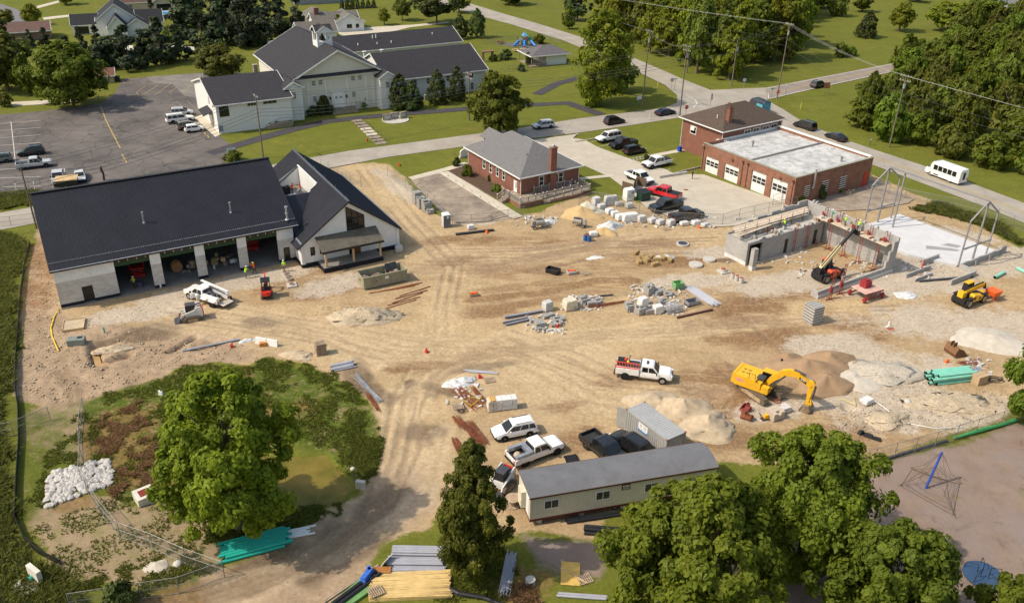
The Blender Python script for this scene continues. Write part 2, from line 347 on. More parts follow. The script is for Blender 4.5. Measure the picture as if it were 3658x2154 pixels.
bk=ldist(Dp([(1450,752),(1500,738),(1585,712)]),X,Y);Z-=.35*sst((.8-bk)/.4);pale=mx(pale,sst((1.1-bk)/.5))
tr=ldist(Dp([(292,833),(228,851),(240,893),(312,872)]),X,Y);Z-=.7*sst((.75-tr)/.35);Z+=.22*sst((1.7-np.abs(tr-1.6))/1.2)*fbm(X,Y,.8,90)
tr2=ldist(Dp([(415,862),(478,828)]),X,Y);Z-=.45*sst((.6-tr2)/.3);wet=mx(wet,sst((.6-tr2)/.3)*.8)
for q in [(1145,1005),(2090,1000)]:
    p=D(*q);r=np.hypot(X-p.x,Y-p.y);Z-=.5*sst((.9-r)/.4);Z+=.18*sst((1.0-np.abs(r-1.6))/.6)*NB2
FLAT=[[(80,480),(660,390),(980,560),(960,640),(700,670),(150,760)],[(1790,560),(2200,560),(2240,680),(2020,740),(1790,640)],[(2160,540),(2470,620),(2390,680),(2160,560)]]
for f in FLAT:Z=np.where(pdist(Dp(f),X,Y)>.2,np.minimum(Z*.3-.02,-.02),Z)
Z=np.minimum(Z,.35);Z=np.where((dirt<.4) & (pdn<-1.5),np.minimum(Z,-.01),Z)
def hz(x,y):
    i=int(np.clip(np.searchsorted(GX,x)-1,0,len(GX)-2));j=int(np.clip(np.searchsorted(GY,y)-1,0,len(GY)-2))
    a=(x-GX[i])/(GX[i+1]-GX[i]);b=(y-GY[j])/(GY[j+1]-GY[j])
    return float((Z[j,i]*(1-a)+Z[j,i+1]*a)*(1-b)+(Z[j+1,i]*(1-a)+Z[j+1,i+1]*a)*b)
def P(px,py,dz=0.0):
    p=D(px,py);p.z=hz(p.x,p.y)+dz;return p
ny,nx=X.shape
gm=bpy.data.meshes.new('ground');gm.vertices.add(nx*ny);gm.vertices.foreach_set('co',np.stack([X,Y,Z],-1).astype('f').ravel())
idx=np.arange(nx*ny).reshape(ny,nx);q=np.stack([idx[:-1,:-1],idx[:-1,1:],idx[1:,1:],idx[1:,:-1]],-1).reshape(-1)
gm.loops.add(len(q));gm.loops.foreach_set('vertex_index',q.astype('i'));nf=len(q)//4
gm.polygons.add(nf);gm.polygons.foreach_set('loop_start',np.arange(0,4*nf,4,dtype='i'));gm.polygons.foreach_set('use_smooth',np.ones(nf,bool));gm.update(calc_edges=True)
for nm,ch in (('m1',(dirt,gravel,red,weed)),('m2',(mulch,dry,wet,pale)),('m3',(pink,ruts,clods,lite))):
    at=gm.color_attributes.new(nm,'FLOAT_COLOR','POINT');at.data.foreach_set('color',np.clip(np.stack(ch,-1),0,1).astype('f').ravel())
# ---- ground material
gmat=bpy.data.materials.new('ground_soil_and_grass');gmat.use_nodes=True;t=gmat.node_tree;bs=t.nodes['Principled BSDF'];bs.inputs['Roughness'].default_value=.95;bs.inputs['Specular IOR Level'].default_value=.15
tc=N(t,'ShaderNodeTexCoord')
def noise(sc,det=6.0,ro=.6,dist=0.0):
    n=N(t,'ShaderNodeTexNoise',Scale=sc,Detail=det,Roughness=ro,Distortion=dist);t.links.new(tc.outputs['Object'],n.inputs['Vector']);return n.outputs[0]
def ramp(sock,a,b,lo=0.0,hi=1.0):
    r=N(t,'ShaderNodeMapRange');r.inputs[1].default_value=a;r.inputs[2].default_value=b;r.inputs[3].default_value=lo;r.inputs[4].default_value=hi;t.links.new(sock,r.inputs[0]);return r.outputs[0]
def mix(f,a,b,mode='MIX'):
    m=N(t,'ShaderNodeMix',data_type='RGBA',blend_type=mode)
    for s,v in ((0,f),(6,a),(7,b)):
        if isinstance(v,tuple):m.inputs[s].default_value=(*v,1) if len(v)==3 else v
        elif isinstance(v,(int,float)):m.inputs[s].default_value=v
        else:t.links.new(v,m.inputs[s])
    return m.outputs[2]
def math_(op,a,b):
    m=N(t,'ShaderNodeMath',operation=op)
    for i,v in enumerate((a,b)):
        if isinstance(v,(int,float)):m.inputs[i].default_value=v
        else:t.links.new(v,m.inputs[i])
    return m.outputs[0]
def attr(nm):
    a=N(t,'ShaderNodeAttribute',attribute_name=nm);s=N(t,'ShaderNodeSeparateColor');t.links.new(a.outputs['Color'],s.inputs[0]);return s.outputs[0],s.outputs[1],s.outputs[2],a.outputs['Alpha']
a_dirt,a_grav,a_red,a_weed=attr('m1');a_mul,a_dry,a_wet,a_pale=attr('m2');a_pink,a_rut,a_clod,a_lite=attr('m3')
n_big,n_mid,n_fine,n_grit=noise(.05,4),noise(.45,8,.68),noise(2.6,8,.7),noise(9,6,.7)
mp=N(t,'ShaderNodeMapping');mp.inputs['Scale'].default_value=(.22,1,1);mp.inputs['Rotation'].default_value=(0,0,rad(-14));t.links.new(tc.outputs['Object'],mp.inputs['Vector']);ns=N(t,'ShaderNodeTexNoise',Scale=.8,Detail=9.0,Roughness=.72,Distortion=.5);t.links.new(mp.outputs[0],ns.inputs['Vector']);n_str=ns.outputs[0]
def edge(a,k=.75):    # ragged threshold
    return ramp(math_('ADD',a,math_('ADD',math_('MULTIPLY',math_('SUBTRACT',n_fine,.5),k),math_('MULTIPLY',math_('SUBTRACT',n_mid,.5),k*1.3))),.3,.7)
lawn=mix(ramp(n_mid,.3,.7),(.11,.138,.018),(.205,.19,.034));lawn=mix(ramp(n_big,.35,.65),lawn,(.14,.16,.022));lawn=mix(ramp(n_grit,.45,.75,0,.5),lawn,(.075,.085,.02))
soil=mix(ramp(n_mid,.3,.72),(.35,.25,.14),(.5,.375,.22));soil=mix(ramp(n_big,.3,.7),soil,mix(.5,soil,(.45,.325,.19)))
soil=mix(math_('MULTIPLY',a_pale,.75),soil,mix(ramp(n_fine,.3,.7),(.49,.37,.21),(.61,.47,.285)))
soil=mix(math_('MULTIPLY',edge(a_pink,.5),.75),soil,mix(ramp(n_mid,.3,.7),(.28,.2,.14),(.45,.34,.245)))
soil=mix(math_('MULTIPLY',ramp(math_('ADD',math_('MULTIPLY',a_red,.55),math_('MULTIPLY',math_('SUBTRACT',n_str,.5),2.6)),.0,.36),math_('ADD',math_('MULTIPLY',a_red,.8),.18)),soil,mix(ramp(n_fine,.3,.7),(.175,.1,.052),(.31,.19,.1)))
soil=mix(math_('MULTIPLY',edge(a_grav),.85),soil,mix(ramp(n_grit,.35,.65),(.36,.3,.235),(.66,.59,.49)))
soil=mix(ramp(n_grit,.56,.78,0,.55),soil,(.22,.15,.085));soil=mix(ramp(noise(5.5,5,.7),.6,.75,0,.6),soil,(.6,.5,.36))
soil=mix(ramp(noise(.9,8,.75,.6),.57,.68,0,.42),soil,(.27,.175,.095))
soil=mix(math_('MULTIPLY',edge(a_wet,.6),.9),soil,mix(ramp(n_fine,.3,.7),(.115,.082,.055),(.22,.16,.105)))
soil=mix(math_('MULTIPLY',a_lite,.5),soil,(.68,.55,.38));soil=mix(math_('MULTIPLY',a_rut,.55),soil,(.22,.155,.1))
weedc=mix(ramp(n_fine,.35,.65),(.05,.085,.01),(.12,.145,.02));weedc=mix(ramp(n_mid,.5,.7,0,.5),weedc,(.2,.15,.06))
weedc=mix(math_('MULTIPLY',ramp(noise(.7,9,.75),.52,.64),.8),weedc,mix(ramp(n_fine,.3,.7),(.2,.14,.075),(.38,.28,.18)))
col=mix(edge(a_dirt),lawn,soil);col=mix(math_('MULTIPLY',edge(a_weed,.9),.95),col,weedc)
col=mix(math_('MULTIPLY',edge(a_dry,.9),.7),col,mix(ramp(n_fine,.3,.7),(.16,.095,.035),(.27,.17,.07)))
mul=mix(ramp(n_mid,.25,.75),(.2,.14,.105),(.31,.225,.17));mul=mix(ramp(n_fine,.5,.8,0,.5),mul,(.16,.11,.08));mul=mix(ramp(noise(.12,8,.7,.6),.42,.62,0,.75),mul,(.25,.205,.19));mul=mix(ramp(noise(.22,8,.75,1),.56,.68,0,.7),mul,(.13,.09,.065));mul=mix(ramp(noise(.3,8,.75),.6,.7,0,.75),mul,(.16,.155,.045))
col=mix(1.0,col,mix(ramp(n_fine,.28,.72),(.72,.70,.68),(1.18,1.17,1.16)),'MULTIPLY');col=mix(1.0,col,mix(ramp(noise(.16,7,.7,.8),.3,.7),(.87,.86,.84),(1.08,1.07,1.06)),'MULTIPLY');col=mix(edge(a_mul),col,mul)
t.links.new(col,bs.inputs['Base Color'])
bp=N(t,'ShaderNodeBump',Strength=.55,Distance=.12);t.links.new(math_('ADD',math_('MULTIPLY',n_fine,.7),math_('MULTIPLY',n_grit,.5)),bp.inputs['Height']);t.links.new(bp.outputs[0],bs.inputs['Normal'])
gm.materials.append(gmat)
ground=link(bpy.data.objects.new('ground',gm));tag(ground,'sandy building site soil among mown lawns and weeds','ground',kind='structure')

# ---- sheets: roads, lots, paths
def sheet(name,pts,z,m,kind='structure',label=None,cat=None):
    mb=MB();mb.poly([(p[0],p[1],z) for p in pts])
    me=mb.mesh(name,m);bm=bmesh.new();bm.from_mesh(me);bmesh.ops.recalc_face_normals(bm,faces=bm.faces)
    for f in bm.faces:
        if f.normal.z<0:f.normal_flip()
    bmesh.ops.triangulate(bm,faces=bm.faces);bm.to_mesh(me);bm.free()
    o=link(bpy.data.objects.new(name,me));return tag(o,label,cat,None,kind)
def strip(name,A,B,z,m,label=None,cat=None):
    mb=MB();n=len(A)
    mb.add([(p[0],p[1],z) for p in A]+[(p[0],p[1],z) for p in B],[(i,i+1,n+i+1,n+i) for i in range(n-1)])
    o=mb.obj(name,m);
    for f in o.data.polygons:
        if f.normal.z<0:o.data.flip_normals();break
    return tag(o,label,cat,None,'structure')
M_road=mat('old_pale_asphalt',(.345,.305,.255),.9,0,.16,.25,bump=.1,bscale=20,dirt=((.30,.26,.22),.5))
M_xroad=mat('grey_asphalt',(.26,.215,.185),.9,0,.15,.3,bump=.1,dirt=((.2,.17,.15),.5))
M_lot=mat('dark_patched_asphalt',(.10,.088,.082),.9,0,.3,.12,bump=.1,dirt=((.17,.145,.12),.75),col2=(.13,.11,.1))
M_lot2=mat('pale_patched_asphalt',(.2,.18,.16),.9,0,.25,.3,dirt=((.12,.1,.09),.6))
M_drive=mat('drive_asphalt',(.055,.05,.055),.9,0,.2,.6)
M_pad=mat('worn_asphalt_pad',(.23,.185,.15),.95,0,.28,.25,dirt=((.1,.075,.06),.5),col2=(.34,.27,.2))
M_apron=mat('concrete_apron',(.47,.415,.33),.9,0,.1,.3,dirt=((.36,.31,.25),.5))
M_walk=mat('concrete_walk',(.52,.46,.36),.9,0,.12,.8)
M_slab=mat('new_concrete_slab',(.58,.57,.57),.8,0,.08,.4,dirt=((.46,.45,.45),.6))
def cracks(m,sc=.35,dark=(.05,.045,.04),amt=.7,wd=.03):
    t=m.node_tree;b=t.nodes['Principled BSDF'];src=b.inputs['Base Color'].links[0].from_socket
    tc=N(t,'ShaderNodeTexCoord');nz=N(t,'ShaderNodeTexNoise',Scale=.7,Detail=4.0);t.links.new(tc.outputs['Object'],nz.inputs['Vector'])
    ad=N(t,'ShaderNodeMix',data_type='RGBA',blend_type='ADD');ad.inputs[0].default_value=1.2;t.links.new(tc.outputs['Object'],ad.inputs[6]);t.links.new(nz.outputs['Color'],ad.inputs[7])
    v=N(t,'ShaderNodeTexVoronoi',Scale=sc,feature='DISTANCE_TO_EDGE');t.links.new(ad.outputs[2],v.inputs['Vector'])
    r=N(t,'ShaderNodeMapRange');r.inputs[1].default_value=wd;r.inputs[2].default_value=0;r.inputs[4].default_value=amt;t.links.new(v.outputs[0],r.inputs[0])
    mx_=N(t,'ShaderNodeMix',data_type='RGBA');mx_.inputs[7].default_value=(*dark,1);t.links.new(r.outputs[0],mx_.inputs[0]);t.links.new(src,mx_.inputs[6]);t.links.new(mx_.outputs[2],b.inputs['Base Color'])
cracks(M_lot,.22,(.03,.027,.026),.8,.02);cracks(M_pad,.12,(.07,.055,.045),.6,.012);cracks(M_road,.07,(.22,.19,.16),.5,.008);cracks(M_apron,.1,(.26,.22,.18),.5,.006)
sheet('intersection',[(34,188),(34.5,196),(37.5,200),(38.6,207.2),(47.7,212),(62.3,215.3),(59.3,203.3),(61,196),(62.6,186),(56,180.5),(50,190.5)],.030,M_road,label='worn pale asphalt where the roads meet',cat='road')
strip('main_road',[(-260,6),(-78,130.2),(-31.9,161.2),(-8.5,173.1),(.5,177.6),(13.9,185.8),(28.9,192.8),(38,197.5)],[(-256,0),(-74.2,123.8),(-24,158),(-10.2,165),(0,169.6),(12.8,175.2),(24,181),(38,188.8)],.034,M_road,'pale two lane road past the brick buildings','road')
strip('side_road',[(60.9,197),(62.6,187),(64.9,181),(68.5,173.2),(72.6,166.6),(78.2,158.3),(87.4,140.6),(104,108),(150,20)],[(53,188),(56,181),(58.2,177),(61.5,170),(65.2,163.5),(71.5,153),(79.6,138.6),(96,104),(142,18)],.038,M_road,'road with double yellow line beside the flat roofed station','road')
strip('far_road',[(38.6,206),(37,216),(31.5,230),(14.3,266),(-1.7,289.7),(-12,303),(-40,345),(-120,465)],[(48,211),(42.9,221.2),(37.5,234),(23.5,266),(5.5,294),(-5,309),(-32,350),(-112,470)],.042,M_road,'pale road running up past the playground','road')
strip('cross_road',[(61.5,214.8),(75,224.1),(99.9,241.3),(200,310),(420,462)],[(59.6,204),(73.2,214.4),(98.7,232.9),(205,304),(425,455)],.046,M_xroad,'brown grey asphalt road with white edge lines','road')
sheet('parking_lot',[(-160,156),(-109.6,180.6),(-100.7,184.6),(-92.3,190.7),(-93,200),(-96.4,212.2),(-78.7,219),(-64,221),(-58,210),(-68,196),(-67,184),(-59.4,169),(-53,160),(-54,152),(-66,142.5),(-85.7,132),(-120,109),(-165,80)],.018,M_lot,label='cracked dark asphalt church parking lot',cat='parking lot')
sheet('parking_patch',Dp([(360,190),(500,180),(500,240),(455,238),(425,208),(378,205)]),.022,M_lot2,label='paler asphalt patch behind the church',cat='pavement')
def ribbon(name,C,wd,z,m,label,cat):
    A,B=[],[]
    for i,p in enumerate(C):
        a=C[max(0,i-1)];b=C[min(len(C)-1,i+1)];dx,dy=b[0]-a[0],b[1]-a[1];l=math.hypot(dx,dy);A.append((p[0]-dy/l*wd/2,p[1]+dx/l*wd/2));B.append((p[0]+dy/l*wd/2,p[1]-dx/l*wd/2))
    return strip(name,A,B,z,m,label,cat)
ribbon('church_path',[(-58,158),(-54.5,163),(-50.5,168.5),(-46,174),(-40.2,180),(-34.2,183.2),(-27.8,185.6),(-21.4,188),(-6.4,193.2),(4,196),(12,198),(19,189)],3.0,.026,M_drive,'dark asphalt drive curving past the church front','path')
ribbon('garden_path',[(5,205),(10,215),(16,222)],2.6,.026,M_drive,'dark asphalt path up to the white pavilion','path')
sheet('station_lot',Dp([(1300,346),(1425,330),(1412,340),(1440,345),(1470,362),(1560,395),(1640,418),(1660,428),(1732,430),(1960,510),(1810,556),(1720,560),(1590,512),(1560,480),(1500,436),(1335,362)]),.022,M_apron,label='pale concrete lot in front of the garage doors',cat='pavement')
sheet('office_pad',Dp([(1010,442),(1085,425),(1112,422),(1250,510),(1262,528),(1200,545),(1120,548),(1062,500)]),.022,M_pad,label='worn asphalt pad beside the brick office',cat='pavement')
ribbon('sidewalk',[tuple(p)[:2] for p in Dp([(1092,424),(1170,472),(1275,536)])],1.9,.028,M_walk,'pale concrete walk beside the brick office','sidewalk')
ribbon('sidewalk',[tuple(p)[:2] for p in Dp([(1010,440),(1095,418),(1150,402)])],1.6,.032,M_walk,'pale concrete walk from the road to the office','sidewalk')
ribbon('sidewalk',[tuple(p)[:2] for p in Dp([(1424,441),(1470,436),(1510,432)])],1.2,.028,M_walk,'narrow concrete walk across lawn behind the office','sidewalk')
ribbon('sidewalk',[tuple(p)[:2] for p in Dp([(1395,395),(1430,388)])],1.2,.028,M_walk,'short concrete walk from office to the lot','sidewalk')
ribbon('sidewalk',[tuple(p)[:2] for p in Dp([(1600,385),(1690,368)])],1.4,.028,M_walk,'concrete walk between lot and two storey brick house','sidewalk')
sheet('entry_slab',Dp([(478,290),(500,282),(546,330),(530,338)]),.030,M_walk,label='pale concrete slab at the church side door',cat='pavement')
sheet('playground_surface',Dp([(1215,108),(1290,103),(1345,112),(1330,122),(1260,116)]),.02,mat('rubber_mulch',(.12,.11,.1),.95),label='grey play surface under the climbing frame',cat='pavement')
sheet('driveway',Dp([(830,78),(905,68),(1010,62),(1100,54),(1110,57),(1010,68),(960,80),(840,92)]),.02,M_walk,label='pale driveway of the white ranch house',cat='driveway')
sheet('station_yard',Dp([(1985,490),(2150,445),(2250,490),(2235,500),(2160,515),(2050,520)]),.014,M_pad,label='broken asphalt yard beside the station wall',cat='pavement')
sheet('far_street',[tuple(p)[:2] for p in Dp([(0,10),(45,25),(75,72),(60,80),(-60,90),(-60,0)])],.02,mat('far_asphalt',(.17,.16,.17),.9),label='grey residential street bend among far houses',cat='road')
sheet('driveway',Dp([(90,16),(145,2),(150,6),(92,22)]),.021,M_walk,label='far pale drive beside the grey street',cat='driveway')
sheet('driveway',Dp([(105,44),(190,35),(190,40),(108,50)]),.021,M_walk,label='narrow pale walk on the far lawn',cat='driveway')
sheet('footpath',Dp([(28,252),(190,243),(192,252),(30,262)]),.021,M_walk,label='concrete strip under the lone parking lot tree',cat='path')
# painted lines
M_yel=mat('yellow_road_paint',(.42,.3,.08),.8,0,.3,3,dirt=((.36,.31,.25),.6));M_wline=mat('white_road_paint',(.6,.57,.52),.8,0,.2,3,dirt=((.3,.27,.24),.5));M_fade=mat('faded_line_paint',(.24,.22,.19),.9,0,.3,2)
def lines(name,segs,wd,z,m,label):
    mb=MB()
    for C in segs:
        for i in range(len(C)-1):
            a,b=C[i],C[i+1];dx,dy=b[0]-a[0],b[1]-a[1];l=math.hypot(dx,dy) or 1;ox,oy=-dy/l*wd/2,dx/l*wd/2
            mb.poly([(a[0]+ox,a[1]+oy,z),(a[0]-ox,a[1]-oy,z),(b[0]-ox,b[1]-oy,z),(b[0]+ox,b[1]+oy,z)])
    o=mb.obj(name,m)
    for f in o.data.polygons:
        if f.normal.z<0:f.flip()
    return tag(o,label,'road marking',None,'structure')
cl=[(60.2,183),(61.4,178.8),(64.7,172.2),(68.8,165.3),(74.8,155.4),(83.5,139.6),(100,106)]
lines('yellow_line',[[(x-.18,y-.1) for x,y in cl],[(x+.18,y+.1) for x,y in cl]],.16,.046,M_yel,'double yellow line along the side road')
c2=[(62,209.4),(74.1,219.2),(99.3,237),(202,307)];lines('yellow_line',[[(x-.12,y+.16) for x,y in c2],[(x+.12,y-.16) for x,y in c2]],.16,.054,M_yel,'double yellow line along the cross road')
c3=[(42,212),(37,223),(27.5,244),(18.9,266)];lines('yellow_line',[c3],.14,.050,M_yel,'faded yellow line on the far road')
lines('white_line',[[(61.5,214.3),(75,223.6),(99.9,240.8),(200,309.4)],[(60.4,205),(73.4,215),(98.8,233.5),(205,304.7)],[(61,209.4),(60,205)]],.2,.054,M_wline,'white edge lines of the cross road')
lines('white_line',[[(40.5,196),(42,199),(42.2,202.5),(40.6,206)]],.3,.050,M_wline,'curved white stop line at the intersection')
seg=[]
for i in range(9):seg.append([D(0,305+i*17+i*i*.3),D(100,297+i*17+i*i*.4)])
seg.append([D(27,300),D(38,400)])
lines('bay_line',seg,.12,.030,M_wline,'white stall lines on the left of the parking lot')
seg=[[D(190+4*i,272+11*i),D(262+4.5*i,266+10.5*i)] for i in range(10)]
lines('bay_line',seg,.12,.031,M_fade,'faded stall lines in the middle of the parking lot')
lines('bay_line',[[D(248,263),D(262,300),D(296,365)],[D(300,380),D(312,402)],[D(300,397),D(312,392)]],.2,.034,M_yel,'long yellow line in the parking lot')
seg=[[D(335,228),D(358,213)],[D(345,238),D(390,210)],[D(380,235),D(422,206)],[D(415,230),D(434,216)],[D(446,228),D(482,202)],[D(480,226),D(500,210)],[D(335,228),D(345,238)],[D(300,197),D(306,206),D(337,203)]]
lines('bay_line',seg,.14,.032,M_yel,'slanted yellow stall lines near the church')
seg=[[D(382+4*i,262+9.5*i),D(428+5*i,258+9*i)] for i in range(12)]+[[D(434,250),D(455,268)],[D(460,248),D(500,285)],[D(489,246),D(501,256)],[D(397,260),D(428,252)]]
lines('bay_line',seg,.12,.033,M_fade,'thin stall lines beside the church cars')
seg=[[D(1545+22*0,392),D(1605,382)],[D(1540,390),D(1552,397),D(1600,388)]]+[[D(1552+8*i,396-1.6*i),D(1546+8*i+4,390-1.6*i)] for i in range(7)]+[[D(1593,428),D(1650,417)],[D(1455,350),D(1480,345)],[D(1472,362),D(1500,356)]]
lines('bay_line',seg,.1,.028,M_wline,'white hatched stall lines in the station lot')
# water
mw=mat('pond_water',(.12,.125,.012),.3,0,.3,.3,spec=.15,col2=(.2,.14,.03));pp=Dp(POND)
pc=sum(pp,Vector())/len(pp)
sheet('pond',[tuple(pc+(p-pc)*1.03)[:2] for p in pp],-.26,mw,label='murky green pond beside the foreground maple',cat='pond')
mo=mat('muddy_water',(.42,.26,.10),.2,0,.15,1,spec=.5)
sheet('puddle',Dp([(222,856),(236,850),(248,885),(268,884),(260,893),(234,898)]),-.46,mo,label='orange water lying in the U shaped trench',cat='puddle')
# ================================================================== BUILDINGS
class Bld:
    def __init__(s,name,label,cat,deg,u0,n0,z=0.0):
        f=Frame(deg);s.f=f;s.o=(u0,n0,z);s.root=thing(name,label,cat,f.w(u0,n0,z),rad(deg))
    def p(s,name,mats,mb,parent=None,kind=None,label=None):
        mb.v=[(x-s.o[0],y-s.o[1],z-s.o[2]) for x,y,z in mb.v]
        o=mb.obj(name,mats,parent or s.root);return tag(o,label,None,None,kind)
    def win(s,face,at,a0,a1,z0,z1,glass=None,frame=None,fw=.08,cols=1,rows=1,name='window',sill=False):
        """face 'S': plane n=at seen from -n;  'W': plane u=at seen from -u; pane with frame, mullions and sill"""
        def b(mb,p0,p1,q0,q1,d0,d1):
            if face=='S':mb.bx(p0,p1,at-d1,at-d0,q0,q1)
            elif face=='N':mb.bx(p0,p1,at+d0,at+d1,q0,q1)
            elif face=='E':mb.bx(at+d0,at+d1,p0,p1,q0,q1)
            else:mb.bx(at-d1,at-d0,p0,p1,q0,q1)
        g=MB();b(g,a0,a1,z0,z1,-.05,.015);o=s.p(name,glass or M_glass,g)
        f=MB();b(f,a0-fw,a1+fw,z1,z1+fw,-.05,.05);b(f,a0-fw,a1+fw,z0-fw,z0,-.05,.05 if not sill else .1);b(f,a0-fw,a0,z0,z1,-.05,.05);b(f,a1,a1+fw,z0,z1,-.05,.05)
        for i in range(1,cols):x=a0+(a1-a0)*i/cols;b(f,x-fw/3,x+fw/3,z0,z1,.0,.03)
        for i in range(1,rows):zz=z0+(z1-z0)*i/rows;b(f,a0,a1,zz-fw/3,zz+fw/3,.0,.032)
        s.p('frame',frame or M_trim,f,o);return o
def wallx(mb,x0,x1,y0,y1,z0,z1,op=(),mi=0,swap=False):
    """wall running along x (or y if swap) with rectangular openings (a0,a1,za,zb)"""
    def b(a,c,za,zb):
        if c-a>1e-4 and zb-za>1e-4:
            if swap:mb.bx(y0,y1,a,c,za,zb,mi)
            else:mb.bx(a,c,y0,y1,za,zb,mi)
    x=x0
    for a,c,za,zb in sorted(op):
        b(x,a,z0,z1);b(a,c,z0,za);b(a,c,zb,z1);x=c
    b(x,x1,z0,z1)
def ribs(mb,A,B,n,wd,ht,mi=0):
    """n ribs running from edge A (p0,p1) to edge B (q0,q1)"""
    A=[Vector(a) for a in A];B=[Vector(a) for a in B]
    for i in range(n):
        t=(i+.5)/n;p=A[0].lerp(A[1],t);q=B[0].lerp(B[1],t);s=(A[1]-A[0]).normalized()*wd/2;nn=(q-p).cross(s).normalized()
        if nn.z<0:nn=-nn
        mb.add([p-s,p+s,q+s,q-s,p+nn*ht,q+nn*ht],[(0,4,5,3),(1,2,5,4),(0,1,4),(2,3,5)],mi)

# ---------------- new fire hall under construction
M_side=linemat('white_board_siding',(.82,.81,.8),(.55,.54,.54),.3,.025,True,.5)
M_hcmu=brickmat('grey_split_block',(.48,.45,.42),(.62,.59,.55),(.53,.5,.47),.6,.2,.01,bump=.2,blotch=.06)
M_mroof=mat('charcoal_metal_roof',(.016,.016,.022),.42,.25,.25,.3,spec=.5)
M_rib=mat('charcoal_roof_rib',(.032,.032,.042),.35,.4,.2,1)
M_base=brickmat('charcoal_block_base',(.016,.016,.02),(.028,.028,.033),(.01,.01,.012),.4,.2,.012)
M_green=mat('green_primed_steel',(.035,.10,.045),.6,0,.3,2)
M_olive=mat('transom_film',(.045,.042,.018),.25,0,.5,1.5)
M_floor=mat('shed_floor',(.22,.2,.18),.85,0,.2,.5)
H=Bld('fire_hall','long new hall with charcoal metal roof, white gabled wing and four open bays','building',30.3,18,122)
BAYS=[(6.3,10.68),(12.0,16.4),(17.65,22.05),(23.3,27.6)]
m=MB();wallx(m,-.75,29.9,113,113.3,.45,3.55,[(a,b,.45,3.55) for a,b in BAYS]+[(2.0,3.3,.45,2.35),(28.3,29.2,.45,2.2)])
m.bx(-.75,-.45,113.3,136.4,.45,3.55);m.bx(29.6,29.9,113.3,136.4,.45,5.6);m.bx(-.45,29.6,136.1,136.4,.45,5.6);H.p('block_wall',M_hcmu,m)
m=MB();wallx(m,-.8,29.92,112.96,113.28,3.58,5.55,[(a,b,3.58,5.55) for a,b in BAYS]);m.bx(-.8,-.45,113.28,136.4,3.58,5.55)
m.add([(-.8,112.96,5.55),(-.8,136.8,5.55),(-.8,124.9,11.2),(-.5,112.96,5.55),(-.5,136.8,5.55),(-.5,124.9,11.2)],[(0,2,1),(3,4,5),(0,1,4,3),(1,2,5,4),(2,0,3,5)])
m.add([(30.0,113.3,5.55),(30.0,136.4,5.55),(30.0,124.9,11.2),(29.7,113.3,5.55),(29.7,136.4,5.55),(29.7,124.9,11.2)],[(0,2,1),(3,4,5),(0,1,4,3),(1,2,5,4),(2,0,3,5)]);H.p('siding',M_side,m)
m=MB();wallx(m,-.82,29.9,112.95,113.28,3.5,3.62,[(a,b,3.5,3.62) for a,b in BAYS]);H.p('ledge',M_trim,m,None,'stuff')
m=MB();wallx(m,-.8,29.9,112.93,113.3,-.15,.45,[(a-.02,b+.02,-.15,.45) for a,b in BAYS]+[(2.0,3.3,-.15,.45),(28.3,29.2,-.15,.45)]);m.bx(-.8,-.42,113.3,136.4,-.15,.45);H.p('base_course',M_base,m,None,'stuff')
m=MB();m.bx(-.7,29.6,112.7,136.2,-.2,.06);H.p('floor',M_floor,m)
for a,b in BAYS:
    m=MB();m.bx(a,b,113.05,113.12,4.62,5.5);o=H.p('transom_window',M_olive,m)
    f=MB()
    for i in range(5):x=a+(b-a)*i/4;f.bx(max(a,x-.04),min(b,x+.04),112.98,113.06,4.6,5.52)
    f.bx(a,b,112.97,113.07,5.5,5.56);H.p('mullion',M_black,f,o)
    f=MB()
    for i in range(4):x=a+(b-a)*(i+.6)/4;f.bx(x-.04,x+.04,113.03,113.055,4.75,5.05)
    H.p('sticker',M_white,f,o,'stuff')
    m=MB();m.bx(a,b,112.98,113.14,4.46,4.6);m.bx(a,b,113.0,113.12,4.3,4.36);m.bx(a+.1,b-.1,113.3,113.4,4.1,4.2)
    for i in range(9):x=a+(b-a)*(i+.5)/9;m.box((x,113.06,4.41),(.05,.05,.14))
    H.p('lintel',M_green,m)
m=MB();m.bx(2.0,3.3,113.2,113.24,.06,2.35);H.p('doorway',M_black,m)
m=MB();m.bx(28.3,29.2,113.05,113.12,.06,2.2);o=H.p('door',M_glass,m);f=MB();f.bx(28.3,28.4,113,113.06,.06,2.2);f.bx(29.1,29.2,113,113.06,.06,2.2);f.bx(28.3,29.2,113,113.06,2.1,2.2);f.bx(28.3,29.2,113,113.06,.9,1.0);H.p('frame',M_black,f,o)
# roof of the long block
m=MB();m.slab([(-1.1,112.6,5.5),(30.7,112.6,5.5),(30.7,124.9,11.5),(-1.1,124.9,11.5)],.22);m.slab([(-1.1,137.2,5.5),(-1.1,124.9,11.49),(30.7,124.9,11.49),(30.7,137.2,5.5)],.22)
ro=H.p('roof',M_mroof,m)
m=MB();ribs(m,[(-1.1,112.6,5.5),(30.7,112.6,5.5)],[(-1.1,124.8,11.45),(30.7,124.8,11.45)],104,.06,.04);H.p('seam',M_rib,m,ro,'stuff')
m=MB();m.bx(-1.1,30.7,112.42,112.6,5.22,5.42);H.p('gutter',M_mroof,m,ro)
m=MB();m.bx(-1.05,30.65,112.38,112.6,5.43,5.47);H.p('drip_edge',M_steel,m,ro)
m=MB();m.beam((-1.1,124.9,11.56),(30.7,124.9,11.56),.5,.12);H.p('ridge_cap',M_black,m,ro)
m=MB()
for i in range(104):
    x=-1.0+31.6*(i+.5)/104;m.box((x,113.62,6.06),(.14,.06,.13),0,0,(.55,1))
m.bx(-1.0,30.6,113.58,113.64,6.0,6.03);H.p('snow_guard',M_steel,m,ro,'stuff')
